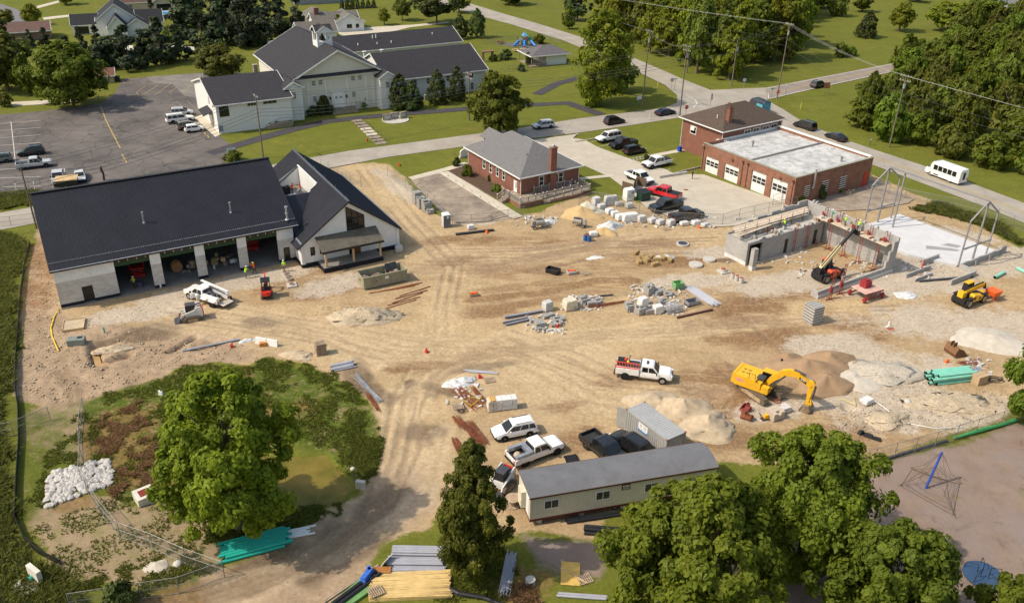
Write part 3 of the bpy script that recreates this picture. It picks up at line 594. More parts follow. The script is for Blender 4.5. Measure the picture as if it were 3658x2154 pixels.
def vent(b,u,n,z,h,r,parent,big=False):
    m=MB();m.cyl((u,n,z-.25),(u,n,z+h),r,None,10);m.cyl((u,n,z-.1),(u,n,z+.05),r*2.2,r*1.6,10);m.cyl((u,n,z+h),(u,n,z+h+.18),r*1.5,None,10)
    if big:m.cyl((u,n,z+h*.45),(u,n,z+h*.55),r*1.5,None,10)
    return b.p('vent_pipe',M_steel,m,parent)
rz_=lambda n:5.5+(n-112.6)*6/12.3
vent(H,11.3,117.4,rz_(117.4),1.3,.1,ro);vent(H,22.55,115.8+.8,rz_(116.6),1.3,.1,ro);vent(H,29.5,113.6,rz_(113.6)+.2,1.7,.16,ro,True)
# wing
UL,UR,UM,ZE,ZR,NF,NBk=29.2,45.0,37.2,3.15,8.85,109.4,134.9
slz=lambda u:ZR-abs(u-UM)*(ZR-ZE)/(UM-UL)
m=MB();wallx(m,29.95,44.6,109.9,110.2,.6,3.2,[(31.25,31.95,1.55,2.9),(32.6,33.2,1.55,2.9),(36.9,38.7,.6,2.75),(40.9,41.6,1.4,2.3)])
g=[(29.95,3.2),(36.85,3.2),(36.85,4.4),(36.85,7.95),(UM,slz(UM)-.3),(29.95,slz(29.95)-.3)]
for poly in ([(29.95,3.2),(36.85,3.2),(36.85,slz(36.85)-.3),(29.95,slz(29.95)-.28)],[(36.85,3.2),(39.45,3.2),(39.45,4.35),(36.85,4.35)],[(39.45,3.2),(44.6,3.2),(44.6,slz(44.6)-.28),(39.45,slz(39.45)-.3)],[(36.85,8.0),(39.45,6.3),(39.45,slz(39.45)-.3),(UM,ZR-.3),(36.85,slz(36.85)-.3)]):
    n_=len(poly);m.add([(u,109.9,z) for u,z in poly]+[(u,110.2,z) for u,z in poly],[tuple(range(n_)),tuple(range(2*n_-1,n_-1,-1))]+[(i,(i+1) % n_,n_+(i+1) % n_,n_+i) for i in range(n_)])
m.bx(29.95,30.25,110.2,113.0,.6,3.3);m.bx(44.3,44.6,110.2,134.5,.6,3.3);m.bx(30.25,44.3,134.2,134.5,.6,3.2)
m.add([(30,134.2,3.2),(44.6,134.2,3.2),(UM,134.2,ZR-.3),(30,134.5,3.2),(44.6,134.5,3.2),(UM,134.5,ZR-.3)],[(0,2,1),(3,4,5),(0,1,4,3),(1,2,5,4),(2,0,3,5)]);H.p('gable_wall',M_side,m)
m=MB();wallx(m,29.9,44.65,109.84,110.2,-.15,.6,[(36.9,38.7,-.15,.6)]);m.bx(29.9,30.25,110.2,112.9,-.15,.6);m.bx(44.3,44.65,110.2,134.5,-.15,.6);m.bx(29.9,44.65,134.2,134.55,-.15,.6);H.p('base_course',M_base,m)
for u in (29.9,44.25):
    m=MB();m.bx(u,u+.42,109.76,110.3,.6,3.35);m.bx(u-.06,u+.48,109.7,110.34,.55,.68);H.p('corner_pilaster',M_trim,m)
m=MB();m.add([(36.85,109.95,4.35),(39.45,109.95,4.35),(39.45,109.95,6.28),(36.85,109.95,7.98)],[(0,1,2,3)]);o=H.p('gable_window',M_glass,m)
f=MB()
for u in (36.85,37.7,38.58,39.45):f.bx(u-.05,u+.05,109.86,109.96,4.35,7.98-(u-36.85)*.654)
f.bx(36.8,39.5,109.86,109.96,4.28,4.38);f.bx(36.85,39.45,109.86,109.96,6.0,6.1);f.beam((36.85,109.91,7.98),(39.45,109.91,6.28),.1,.1);H.p('mullion',M_black,f,o)
for a,b,z0,z1 in [(31.3,31.9,1.6,2.85),(32.65,33.15,1.6,2.85),(40.95,41.55,1.45,2.25)]:H.win('S',110.02,a,b,z0,z1,None,M_black,.07)
m=MB();m.bx(36.95,37.7,109.98,110.05,.62,2.7);H.p('door',M_glass,m);m=MB();m.bx(37.75,38.65,109.98,110.05,.62,2.7);H.p('door',mat('brown_door',(.2,.075,.03),.6),m)
# wing roof with the equipment well
m=MB();th=.2
m.slab([(UM,NF,ZR),(UR,NF,ZE),(UR,NBk,ZE),(UM,NBk,ZR)],th)
m.slab([(UL,NF,ZE),(UM,NF,ZR),(UM,120,ZR),(35.15,120,slz(35.15)),(30.1,112.3,slz(30.1)),(UL,112.3,ZE)],th)
m.slab([(36.2,120,slz(36.2)),(UM,120,ZR),(UM,129.1,ZR),(36.2,129.1,slz(36.2))],th)
m.slab([(35.15,119.99,slz(35.15)),(36.2,119.99,slz(36.2)),(36.2,119.5,slz(36.2)),(35.15,119.5,slz(35.15))],th*.5)
m.slab([(UL+1.2,129.1,slz(UL+1.2)),(UM,129.1,ZR),(UM,NBk,ZR),(UL+1.2,NBk,slz(UL+1.2))],th)
wr=H.p('wing_roof',M_mroof,m)
m=MB();ribs(m,[(UL,NF,ZE),(UL,112.2,ZE)],[(UM,NF,ZR),(UM,112.2,ZR)],9,.09,.06)
for i in range(26):
    n_=112.3+.3*i;u0=30.1+(n_-112.3)/7.7*5.05;ribs(m,[(u0,n_,slz(u0)),(u0,n_+.3,slz(u0))],[(UM,n_,ZR),(UM,n_+.3,ZR)],1,.09,.06)
ribs(m,[(36.2,120,slz(36.2)),(36.2,129.1,slz(36.2))],[(UM,120,ZR),(UM,129.1,ZR)],30,.09,.06)
ribs(m,[(UL+1.2,129.1,slz(UL+1.2)),(UL+1.2,NBk,slz(UL+1.2))],[(UM,129.1,ZR),(UM,NBk,ZR)],19,.09,.06)
ribs(m,[(UR,NF,ZE),(UR,NBk,ZE)],[(UM,NF,ZR),(UM,NBk,ZR)],84,.09,.06);H.p('seam',M_rib,m,wr,'stuff')
m=MB();m.beam((UM,NF,ZR+.05),(UM,NBk,ZR+.05),.34,.12);H.p('ridge_cap',mat('grey_ridge_metal',(.14,.145,.16),.4,.5),m,wr)
for k in range(6):
    m=MB();n_=NF+.6+k*4.6;m.cyl((UM,n_,ZR+.05),(UM,n_,ZR+.75),.025,.012,5);H.p('lightning_rod',M_steel,m,wr)
m=MB();ribs(m,[(44.85,NF+.2,slz(44.85)+.02),(44.85,NBk,slz(44.85)+.02)],[(44.7,NF+.2,slz(44.7)+.04),(44.7,NBk,slz(44.7)+.04)],84,.16,.12)
ribs(m,[(29.9,109.6,slz(29.9)+.02),(29.9,112,slz(29.9)+.02)],[(30.1,109.6,slz(30.1)+.03),(30.1,112,slz(30.1)+.03)],8,.16,.12);H.p('snow_guard',M_steel,m,wr,'stuff')
m=MB();m.slab([(30.2,112.3,3.35),(35.15,119.98,7.05),(30.2,119.98,7.05)],.15);H.p('saddle_roof',M_mroof,m,wr)
m=MB();m.bx(36.12,36.2,120.0,129.1,4.9,slz(36.15)+.04);m.add([(30.72,129.1,5),(36.12,129.1,5),(36.12,129.1,slz(36.12)),(30.72,129.1,slz(30.72)),(30.72,129.18,5),(36.12,129.18,5),(36.12,129.18,slz(36.12)),(30.72,129.18,slz(30.72))],[(0,1,2,3),(7,6,5,4),(3,2,6,7)]);H.p('well_wall',M_white,m,wr)
m=MB();m.bx(36.0,36.22,120.0,129.2,slz(36.1)+.05,slz(36.1)+.16);H.p('well_coping',M_trim,m,wr)
m=MB();m.bx(30.2,36.15,119.9,129.2,4.85,5.0);m.bx(30.2,35.15,119.86,119.98,5.0,7.0);H.p('well_floor',mat('well_membrane',(.2,.2,.2),.9,0,.4,2,dirt=((.6,.6,.58),.6)),m,wr)
# porch
M_felt=mat('felt_underlay',(.11,.095,.075),.9,0,.2,.8,dirt=((.2,.18,.15),.5))
m=MB();m.slab([(32.1,107.1,3.08),(41.15,107.1,3.08),(41.15,109.86,4.3),(32.1,109.86,4.3)],.22);po=H.p('porch_roof',M_felt,m)
m=MB();m.bx(32.05,41.2,106.98,107.1,2.78,3.04);H.p('fascia',M_black,m,po)
for u in (32.62,36.65,40.7):m=MB();m.bx(u-.13,u+.13,107.27,107.53,.62,2.82);H.p('porch_post',M_wood,m)
m=MB();m.bx(32.1,40.95,107.0,109.84,-.15,.6);H.p('porch_base',M_base,m);m=MB();m.bx(32.15,40.9,107.05,109.84,.6,.625);H.p('porch_floor',M_floor,m)
# things inside the well and bays
for k,(u,n_,s) in enumerate([(31.6,127.6,(.9,.9,.7)),(33.1,126.2,(1.1,.9,1.1)),(34.6,127.5,(.8,.7,.3)),(33.6,124.6,(1.2,.8,.25)),(31.8,124.6,(.8,.6,.3))]):
    mb=MB();mb.box((0,0,s[2]/2),s);mb.box((s[0]*.3,0,s[2]+.06),(.3,s[1]*.8,.12));mb.cyl((-s[0]*.25,0,s[2]),(-s[0]*.25,0,s[2]+.1),min(s[0],s[1])*.25)
    one(['condenser_unit','condenser_unit','tool_box','sheet_stack','tool_box'][k],['black condenser unit at the far corner of the roof well','tall black condenser between two orange workers','small tool box by the white well wall','flat stack of sheets on roof well floor','open tool box at front of the roof well'][k],['air conditioner','air conditioner','box','sheets','box'][k],[M_black,M_black,M_oldwood,M_trim,M_black][k],mb,H.f.w(u,n_,5.0),rad(30.3))

# ---------------- church
M_clap=linemat('cream_clapboard',(.70,.66,.57),(.56,.52,.44),.22,.05,False,.6,0,.05)
M_wclap=linemat('white_clapboard',(.76,.75,.72),(.6,.59,.56),.22,.05,False,.6,0,.05)
M_shin=mat('charcoal_shingle',(.03,.028,.033),.9,0,.25,1.5,bump=.3,bscale=8)
Cc=Bld('church','large white church with bell tower, columned pediment front and dark shingle roofs','church',29.5,62,192)
def gable(b,u0,u1,n0,n1,ze,zr,wallm,roofm,along='n',ov=.5,z0=-.1,rname='roof',front_wall=True,gend=True,ovf=.4):
    """gabled block; ridge along n or u"""
    m=MB();wallx(m,u0,u1,n0,n0+.25,z0,ze);wallx(m,u0,u1,n1-.25,n1,z0,ze);m.bx(u0,u0+.25,n0+.25,n1-.25,z0,ze);m.bx(u1-.25,u1,n0+.25,n1-.25,z0,ze)
    if along=='n':
        um=(u0+u1)/2;k=(zr-ze)/(um-u0)
        for n_ in (n0,n1-.25):m.add([(u0,n_,ze),(u1,n_,ze),(um,n_,zr-.08),(u0,n_+.25,ze),(u1,n_+.25,ze),(um,n_+.25,zr-.08)],[(0,2,1),(3,4,5),(0,1,4,3),(1,2,5,4),(2,0,3,5)])
        r=MB();r.slab([(u0-ov,n0-ovf,ze-k*ov+.06),(um,n0-ovf,zr+.06),(um,n1+ovf,zr+.06),(u0-ov,n1+ovf,ze-k*ov+.06)],.15);r.slab([(um,n0-ovf,zr+.06),(u1+ov,n0-ovf,ze-k*ov+.06),(u1+ov,n1+ovf,ze-k*ov+.06),(um,n1+ovf,zr+.06)],.15)
        f=MB()
        for n_ in (n0-ovf-.04,n1+ovf+.04):
            f.beam((u0-ov,n_,ze-k*ov-.02),(um,n_,zr-.02),.08,.3);f.beam((um,n_,zr-.02),(u1+ov,n_,ze-k*ov-.02),.08,.3)
        f.bx(u0-ov-.12,u0-ov,n0-ovf,n1+ovf,ze-k*ov-.2,ze-k*ov+.03);f.bx(u1+ov,u1+ov+.12,n0-ovf,n1+ovf,ze-k*ov-.2,ze-k*ov+.03)
    else:
        nm=(n0+n1)/2;k=(zr-ze)/(nm-n0)
        for u_ in (u0,u1-.25):m.add([(u_,n0,ze),(u_,n1,ze),(u_,nm,zr-.08),(u_+.25,n0,ze),(u_+.25,n1,ze),(u_+.25,nm,zr-.08)],[(0,2,1),(3,4,5),(0,1,4,3),(1,2,5,4),(2,0,3,5)])
        r=MB();r.slab([(u0-ovf,n0-ov,ze-k*ov+.06),(u1+ovf,n0-ov,ze-k*ov+.06),(u1+ovf,nm,zr+.06),(u0-ovf,nm,zr+.06)],.15);r.slab([(u0-ovf,nm,zr+.06),(u1+ovf,nm,zr+.06),(u1+ovf,n1+ov,ze-k*ov+.06),(u0-ovf,n1+ov,ze-k*ov+.06)],.15)
        f=MB()
        for u_ in (u0-ovf-.04,u1+ovf+.04):
            f.beam((u_,n0-ov,ze-k*ov-.02),(u_,nm,zr-.02),.08,.3);f.beam((u_,nm,zr-.02),(u_,n1+ov,ze-k*ov-.02),.08,.3)
        f.bx(u0-ovf,u1+ovf,n0-ov-.12,n0-ov,ze-k*ov-.2,ze-k*ov+.03);f.bx(u0-ovf,u1+ovf,n1+ov,n1+ov+.12,ze-k*ov-.2,ze-k*ov+.03)
    b.p('wall',wallm,m);ro=b.p(rname,roofm,r);b.p('fascia',M_trim,f,ro);return ro
cr=gable(Cc,49.2,69.2,182.5,211,8.0,13.2,M_clap,M_shin,'n',.9,ovf=.7)
gable(Cc,71.2,96.3,185,203.2,5.2,9.1,M_wclap,M_shin,'u',.7)
gable(Cc,70.2,108,222.3,235,3.6,6.3,M_wclap,M_shin,'u',.5)
gable(Cc,31.8,47,177.6,198.5,6.0,8.9,M_wclap,M_shin,'u',.5)
m=MB();m.bx(69.2,71.2,186,200,-.1,5);Cc.p('wall',M_wclap,m)
for u0,u1 in ((46.6,50.2),(67.6,71.2)):
    m=MB();m.bx(u0,u1,180,184.5,-.1,7.0);Cc.p('tower',M_wclap,m);um=(u0+u1)/2
    r=MB();r.slab([(u0-.45,179.5,6.95),(um,179.5,8.3),(um,186.5,8.3),(u0-.45,186.5,6.95)],.12);r.slab([(um,179.5,8.3),(u1+.45,179.5,6.95),(u1+.45,186.5,6.95),(um,186.5,8.3)],.12);ro=Cc.p('tower_roof',M_shin,r)
    f=MB();f.beam((u0-.45,179.45,6.85),(um,179.45,8.2),.1,.28);f.beam((um,179.45,8.2),(u1+.45,179.45,6.85),.1,.28);f.bx(u0-.4,u1+.4,179.5,180,6.78,6.95);f.add([(u0,179.9,6.9),(u1,179.9,6.9),(um,179.9,8.1)],[(0,1,2)]);Cc.p('cornice',M_trim,f,ro)
    for uu in (u0+.1,u1-.4):m=MB();m.bx(uu,uu+.3,179.93,180.02,0,6.8);Cc.p('pilaster',M_trim,m)
    Cc.win('S',180,um-.4,um+.4,4.65,5.95,None,None,.1,3,4)
    m=MB();m.bx(um-.42,um+.42,179.95,180.03,.1,2.0);m.bx(um-.5,um+.5,179.92,180.0,2.0,2.12);Cc.p('door',M_trim,m)
m=MB();m.bx(49.6,68.8,182.1,182.5,7.5,8.15);Cc.p('cornice',M_trim,m)
m=MB();m.slab([(49.4,181.5,8.16),(69,181.5,8.16),(69,182.5,8.55),(49.4,182.5,8.55)],.1);Cc.p('pent_roof',M_shin,m,cr)
for uu in (50.6,52.2,56.1,60.9,65.3,66.9):m=MB();m.bx(uu-.2,uu+.2,182.42,182.52,.8,7.5);Cc.p('pilaster',M_trim,m)
for a,b,z0,z1 in [(53.2,53.95,6.3,7.25),(54.7,55.45,6.3,7.25),(62,62.75,6.4,7.3),(63.6,64.35,6.4,7.3),(53.2,53.9,2.8,3.95),(54.7,55.4,2.8,3.95),(62,62.7,2.8,3.95)]:Cc.win('S',182.5,a,b,z0,z1,None,None,.09,3,3)
m=MB();m.bx(57.2,60.3,182.3,182.55,.95,4.6);m.bx(57.0,60.5,182.15,182.5,4.6,4.75);Cc.p('door_surround',M_trim,m)
for a in (57.75,58.8):
    m=MB();m.bx(a,a+.95,182.24,182.31,1.0,4.0);o=Cc.p('door',M_white,m);k=MB();k.cyl((a+.48,182.23,3.2),(a+.48,182.19,3.2),.28,None,12);Cc.p('wreath',mat('grey_wreath',(.3,.3,.32),.8),k,o)
for a in (56.9,60.65):m=MB();m.bx(a-.12,a+.12,182.2,182.45,2.9,3.5);Cc.p('wall_lantern',M_black,m)
M_step=mat('brown_stone_steps',(.27,.22,.16),.9,0,.25,1.5)
for i in range(6):m=MB();m.bx(56.6+.05*i,62.6-.05*i,180.3+.38*i,182.4,.16*i,.16*(i+1));Cc.p('step',M_step,m)
for a in (56.5,62.6):
    m=MB();m.tube([(a,180.2,.1),(a,180.2,1.0),(a,182.2,1.9),(a,182.2,.9)],.03);Cc.p('handrail',M_black,m)
for a,b,z0,z1 in [(77.6,78.4,3.1,4.3),(80.9,81.6,3.1,4.3),(92,92.9,3.3,4.3),(92.3,93,.5,2.1),(80.9,81.5,.8,2.0),(86,86.8,3.2,4.3)]:Cc.win('S',185,a,b,z0,z1,None,None,.07,2,2)
for a,b in [(38.1,39.9),(41.3,44.0)]:
    m=MB();m.bx(a,b,177.55,177.62,5.0,5.6);o=Cc.p('strip_window',M_glass,m);f=MB()
    for i in range(4):x=a+(b-a)*i/3;f.bx(x-.05,x+.05,177.5,177.6,5.0,5.6)
    f.bx(a-.1,b+.1,177.5,177.6,5.6,5.7);f.bx(a-.1,b+.1,177.5,177.6,4.9,5.0);Cc.p('frame',mat('tan_trim',(.4,.36,.28),.7),f,o)
m=MB();m.bx(32.4,34.3,177.52,177.62,3.4,5.5);Cc.p('window',M_glass,m)
for a,z in ((183.6,4.6),(180.4,4.6)):Cc.win('W',31.8,a-.35,a+.35,z,z+2.0,None,None,.08,1,2)
m=MB();m.slab([(29.8,181.2,3.0),(31.8,181.2,3.7),(31.8,186.5,3.7),(29.8,186.5,3.0)],.12);o=Cc.p('door_canopy',M_shin,m)
m=MB();m.bx(31.72,31.85,182.2,185.0,.05,2.5);Cc.p('door',M_glass,m)
m=MB();m.bx(43.2,44.0,190.6,191.4,6.8,9.8);m.bx(43.1,44.1,190.5,191.5,9.8,9.95);Cc.p('chimney',mat('tan_brick',(.34,.26,.19),.9),m)
# bell tower
m=MB();m.bx(57.5,60.9,190.2,193.6,11.2,13.5)
for a,b in ((57.5,190.2),(60.4,190.2),(57.5,193.1),(60.4,193.1)):m.bx(a,a+.5,b,b+.5,13.5,15.3)
m.bx(57.5,60.9,190.2,193.6,15.3,15.6);bt=Cc.p('bell_tower',M_white,m)
r=MB()
for (a0,a1,b0,b1) in ((57.2,60.9+.3,189.9,193.9),):
    um,nm=59.2,191.9
    r.slab([(a0,b0,15.6),(um,b0,16.9),(um,b1,16.9),(a0,b1,15.6)],.08);r.slab([(um,b0,16.9),(a1,b0,15.6),(a1,b1,15.6),(um,b1,16.9)],.08)
    r.slab([(a0,b0,15.61),(a1,b0,15.61),(a1,nm,16.91),(a0,nm,16.91)],.08);r.slab([(a0,nm,16.91),(a1,nm,16.91),(a1,b1,15.61),(a0,b1,15.61)],.08)
Cc.p('belfry_roof',M_shin,r,bt)
f=MB();f.beam((57.2,189.86,15.5),(59.2,189.86,16.8),.08,.2);f.beam((59.2,189.86,16.8),(61.2,189.86,15.5),.08,.2);f.bx(57.2,61.2,189.84,190.2,15.42,15.56);f.add([(57.4,189.9,15.55),(61,189.9,15.55),(59.2,189.9,16.7)],[(0,1,2)]);f.beam((57.16,189.9,15.5),(57.16,191.9,16.8),.08,.2);f.beam((57.16,191.9,16.8),(57.16,193.9,15.5),.08,.2);Cc.p('cornice',M_trim,f,bt)
m=MB();m.cyl((59.2,191.9,13.6),(59.2,191.9,14.6),.75,.3,14);m.cyl((59.2,191.9,14.6),(59.2,191.9,14.9),.2,.2,8);Cc.p('bell',mat('dark_bronze',(.03,.025,.02),.4,.7),m,bt)
for u,n_,h in [(73.5,224,.5),(78.7,224.2,.6),(83.7,226.5,.9),(84.6,226.4,1.1),(84,224,.5),(88,224,.6),(101,226,.5)]:m=MB();z=3.6+(n_-222.3)*.42;m.cyl((u,n_,z-.2),(u,n_,z+h),.14,None,8);Cc.p('roof_vent',M_white,m)
for u in (73,77.5):m=MB();m.cyl((u,203.8,3.5),(u,203.8,7.3),.3,None,8);m.box((u,203.8,7.4),(.8,.8,.2));Cc.p('flue',M_trim,m)
m=MB();m.bx(46.0,46.7,177,177.55,.9,1.0);m.tube([(41,176.2,.1),(41,176.2,1.0),(44,176.2,2.0),(46.5,176.2,2.0),(46.5,176.2,1.0)],.035);Cc.p('handrail',M_black,m)
m=MB()
for i in range(5):m.bx(41+.6*i,46.5,176.3,177.55,.2*i,.2*(i+1))
Cc.p('side_steps',M_step,m)

# ---------------- hip-roofed brick buildings
M_brick=brickmat('red_brick',(.25,.075,.045),(.19,.055,.035),(.27,.18,.14),.22,.075,.012,bump=.25,blotch=.2)
M_brick2=brickmat('mixed_orange_brick',(.30,.11,.055),(.20,.07,.045),(.30,.22,.17),.5,.16,.02,bump=.25,blotch=.28)
M_shg=mat('grey_shingle',(.155,.15,.15),.9,0,.16,2.5,bump=.3,bscale=6,dirt=((.11,.105,.105),.4))
M_shb=mat('brown_shingle',(.085,.06,.045),.9,0,.2,2.0,bump=.3,bscale=6)
def hip(b,u0,u1,n0,n1,ze,zr,ru0,ru1,rn0,rn1,m_,ov=.6,t=.18):
    a0,a1,b0,b1=u0-ov,u1+ov,n0-ov,n1+ov;R0,R1=(ru0,rn0,zr),(ru1,rn1,zr);A,B_,C_,D_=(a0,b0,ze),(a1,b0,ze),(a1,b1,ze),(a0,b1,ze)
    m=MB()
    if abs(rn1-rn0)>abs(ru1-ru0):fs=[[A,B_,R0],[B_,C_,R1,R0],[C_,D_,R1],[D_,A,R0,R1]]
    else:fs=[[A,B_,R1,R0],[B_,C_,R1],[C_,D_,R0,R1],[D_,A,R0]]
    for f in fs:m.poly(f)
    m.poly([(a0,b0,ze-t),(a1,b0,ze-t),(a1,b1,ze-t),(a0,b1,ze-t)])
    r=b.p('roof',m_,m)
    f=MB();f.bx(a0-.1,a1+.1,b0-.1,b0,ze-t,ze+.02);f.bx(a0-.1,a1+.1,b1,b1+.1,ze-t,ze+.02);f.bx(a0-.1,a0,b0,b1,ze-t,ze+.02);f.bx(a1,a1+.1,b0,b1,ze-t,ze+.02);b.p('gutter',M_trim,f,r);return r
B=Bld('brick_office','single storey red brick office with grey hipped roof and wheelchair ramp','building',32.5,81,124.5)
m=MB();m.bx(74.9,86.8,115.5,133.3,-.3,3.95);B.p('wall',M_brick,m)
br=hip(B,74.9,86.8,115.5,133.3,4.0,7.6,81,81,121.3,128.3,M_shg)
m=MB();m.slab([(79.2,136.6,4.6),(81.2,136.6,6.0),(81.2,129,6.0),(79.2,130.5,4.6)],.12);m.slab([(81.2,136.6,6.0),(83.2,136.6,4.6),(83.2,130.5,4.6),(81.2,129,6.0)],.12);m.bx(79.6,82.8,133.9,136.2,4.4,4.7);B.p('porch_gable',M_shg,m,br)
for u in (79.8,82.6):m=MB();m.bx(u-.12,u+.12,135.9,136.15,0,4.4);B.p('porch_post',M_trim,m)
m=MB();m.bx(80.55,81.75,114.95,115.6,0,8.1);m.bx(80.45,81.85,114.85,115.7,8.1,8.25);ch=B.p('chimney',M_brick,m);m=MB();m.cyl((81.15,115.3,8.25),(81.15,115.3,8.55),.2,None,8);m.dome((81.15,115.3,8.55),.28,8,3,0,.15);B.p('chimney_cap',M_steel,m,ch)
for n_ in (127.6,125.3,123.0,120.95):B.win('W',74.9,n_-.36,n_+.36,1.75,3.25,None,None,.1,1,2,sill=True)
for u in (79.05,83.05):B.win('S',115.5,u-.4,u+.4,1.7,3.3,None,None,.1,1,2,sill=True)
m=MB();m.bx(74.83,74.95,116.6,117.6,.85,2.8);o=B.p('door',M_white,m);k=MB();k.bx(74.8,74.85,116.75,116.95,1.6,2.6);B.p('door_window',M_glass,k,o)
for u,n_ in ((74.88,115.45),(86.85,115.45),(74.88,133.35)):m=MB();m.cyl((u,n_,.1),(u,n_,3.9),.06,None,6);B.p('downspout',M_trim,m)
for u,n_ in ((78.3,119),(84,118.6)):z=4+(n_-114.9)/6.4*3.6*.75;m=MB();m.cyl((u,n_,z-.5),(u,n_,z+.8),.07,None,6);B.p('roof_vent',M_black,m,br)
m=MB();m.bx(82.0,82.3,115.35,115.5,3.4,3.7);m.dome((82.15,115.2,3.3),.14,8,3);B.p('flood_light',M_trim,m)
for u in (84.9,86.0):m=MB();m.bx(u,u+.3,115.38,115.5,.9,1.35);B.p('meter_box',M_trim,m)
# ramp deck: its own thing beside the office
M_deck=mat('ramp_boards',(.3,.24,.18),.85,0,.25,2);M_rail=mat('tan_rail',(.36,.29,.21),.8,0,.2,2);M_bal=mat('grey_balusters',(.3,.31,.34),.6,0,.2,3)
R=Bld('ramp_deck','timber wheelchair ramp and deck with white capped posts at brick office','deck',32.5,78,112.5)
m=MB();m.bx(72.6,77.2,112.0,117.9,.72,.82);m.bx(77.2,85.2,113.4,115.2,.60,.72);m.slab([(77.2,111.7,.12),(85.2,111.7,.6),(85.2,113.2,.6),(77.2,113.2,.12)],.12);m.bx(85.2,86.8,111.7,115.2,.6,.72);R.p('deck_floor',M_deck,m)
m=MB();m.bx(72.65,77.15,112.05,112.2,-.1,.72);m.bx(72.65,72.8,112.2,117.9,-.1,.72);m.bx(78.5,86.75,111.72,111.86,-.1,.45);m.bx(86.6,86.75,111.86,115.2,-.1,.6);R.p('skirt',M_brick2,m)
def railing(b,pts,zs,posts=True,h=1.0):
    for i in range(len(pts)-1):
        a,c=pts[i],pts[i+1];za,zc=zs[i],zs[i+1];L=math.hypot(c[0]-a[0],c[1]-a[1]);k=max(1,round(L/1.7))
        m=MB();m.beam((a[0],a[1],za+h-.05),(c[0],c[1],zc+h-.05),.1,.08);m.beam((a[0],a[1],za+.15),(c[0],c[1],zc+.15),.06,.06);b.p('handrail',M_rail,m)
        m=MB();n_=int(L/.16)
        for j in range(1,n_):t=j/n_;x,y,z=a[0]+(c[0]-a[0])*t,a[1]+(c[1]-a[1])*t,za+(zc-za)*t;m.box((x,y,z+.54),(.035,.035,.8))
        b.p('baluster',M_bal,m,None,'stuff')
        for j in range(k+(i==len(pts)-2)):
            t=j/k;x,y,z=a[0]+(c[0]-a[0])*t,a[1]+(c[1]-a[1])*t,za+(zc-za)*t;m=MB();m.bx(x-.06,x+.06,y-.06,y+.06,z-.3,z+h+.08);o=b.p('post',M_rail,m);m=MB();m.box((x,y,z+h+.14),(.17,.17,.1),0,0,(.5,.5));b.p('post_cap',M_trim,m,o)
railing(R,[(72.7,117.8),(72.7,112.1),(77.2,112.1)],[.82,.82,.82]);railing(R,[(77.2,113.3),(85.2,113.3)],[.15,.62]);railing(R,[(77.4,111.8),(86.7,111.8),(86.7,115.1)],[.15,.7,.72]);railing(R,[(77.3,115.1),(85.2,115.1)],[.82,.72])
m=MB()
for i in range(4):m.bx(71.4+.32*i,72.65,115.6,117.0,.19*i-.05,.19*(i+1)-.02)
R.p('steps',M_deck,m);railing(R,[(71.3,117.1),(72.6,117.1)],[0,.8]);railing(R,[(71.3,115.5),(72.6,115.5)],[0,.8])

F=Bld('fire_station','old brick station with four white garage doors and two storey hipped house behind','building',34,125,102)
m=MB();DO=[(107.7,104.4,2.95),(102.9,99.5,3.0),(96.5,93.25,3.65),(92.0,88.6,3.7)]
wallx(m,87.1,108.6,115,115.35,-.1,5.08,[(b,a,-.1,h) for a,b,h in DO],0,True);m.bx(115.35,135.3,87.1,87.45,-.1,5.08);m.bx(134.95,135.3,87.45,108.6,-.1,5.08);m.bx(115.35,119.9,108.25,108.6,-.1,5.08)
F.p('bay_wall',M_brick2,m)
M_flat=mat('patched_white_roof',(.42,.41,.4),.8,0,.12,.5,dirt=((.13,.125,.12),.75),col2=(.55,.54,.52))
m=MB();m.bx(115.35,134.95,87.45,97.8,4.5,4.72);m.bx(115.35,134.95,98.1,109.1,4.35,4.55);fr=F.p('flat_roof',M_flat,m)
m=MB();m.bx(115.35,134.95,97.8,98.1,4.4,4.95);m.bx(115.35,134.95,97.65,97.8,4.7,4.8);F.p('roof_curb',mat('grey_flashing',(.25,.24,.23),.6),m,fr)
m=MB();m.bx(114.93,135.37,87.03,87.5,5.08,5.16);m.bx(114.93,115.45,87.5,108.65,5.08,5.16);F.p('coping',mat('green_grey_coping',(.3,.29,.23),.6),m);m=MB();m.bx(134.85,135.37,87.5,108.65,5.08,5.3);F.p('coping',M_trim,m)
M_gdoor=linemat('garage_door_white',(.72,.71,.68),(.5,.49,.47),.55,.03,False,.5)
for a,b,h in DO:
    m=MB();m.bx(115.2,115.27,b,a,-.05,h);o=F.p('garage_door',M_gdoor,m)
    for r in range(2):
        for c in range(3):
            w_=(a-b-.3)/3;n0=b+.15+c*w_+.08;z0=h*.44+r*h*.17;k=MB();k.bx(115.17,115.21,n0,n0+w_-.16,z0,z0+h*.13);F.p('door_pane',M_glass,k,o)
for n_ in (108.3,98.7,97.5,87.5):m=MB();m.cyl((114.93,n_,.1),(114.93,n_,4.3),.06,None,6);m.box((114.9,n_,4.4),(.3,.35,.4));F.p('downspout',mat('rusty_downspout',(.1,.05,.035),.7),m)
for n_ in (101.2,90.3):m=MB();m.box((114.85,n_,4.1),(.35,.45,.35),0,0,(.6,.8));F.p('wall_lamp',mat('brown_lamp',(.16,.08,.04),.5),m)
for a,b,z0,z1 in [(117.5,118.9,1.3,3.1),(122,123.7,1.2,3.1),(126.8,128.6,1.0,2.95)]:
    m=MB();m.bx(a,b,87.05,87.15,z0,z1);o=F.p('barred_window',M_glass,m);k=MB()
    for i in range(6):z=z0+(z1-z0)*i/5;k.bx(a,b,87.0,87.06,z-.05,z+.05)
    F.p('bar',M_trim,k,o)
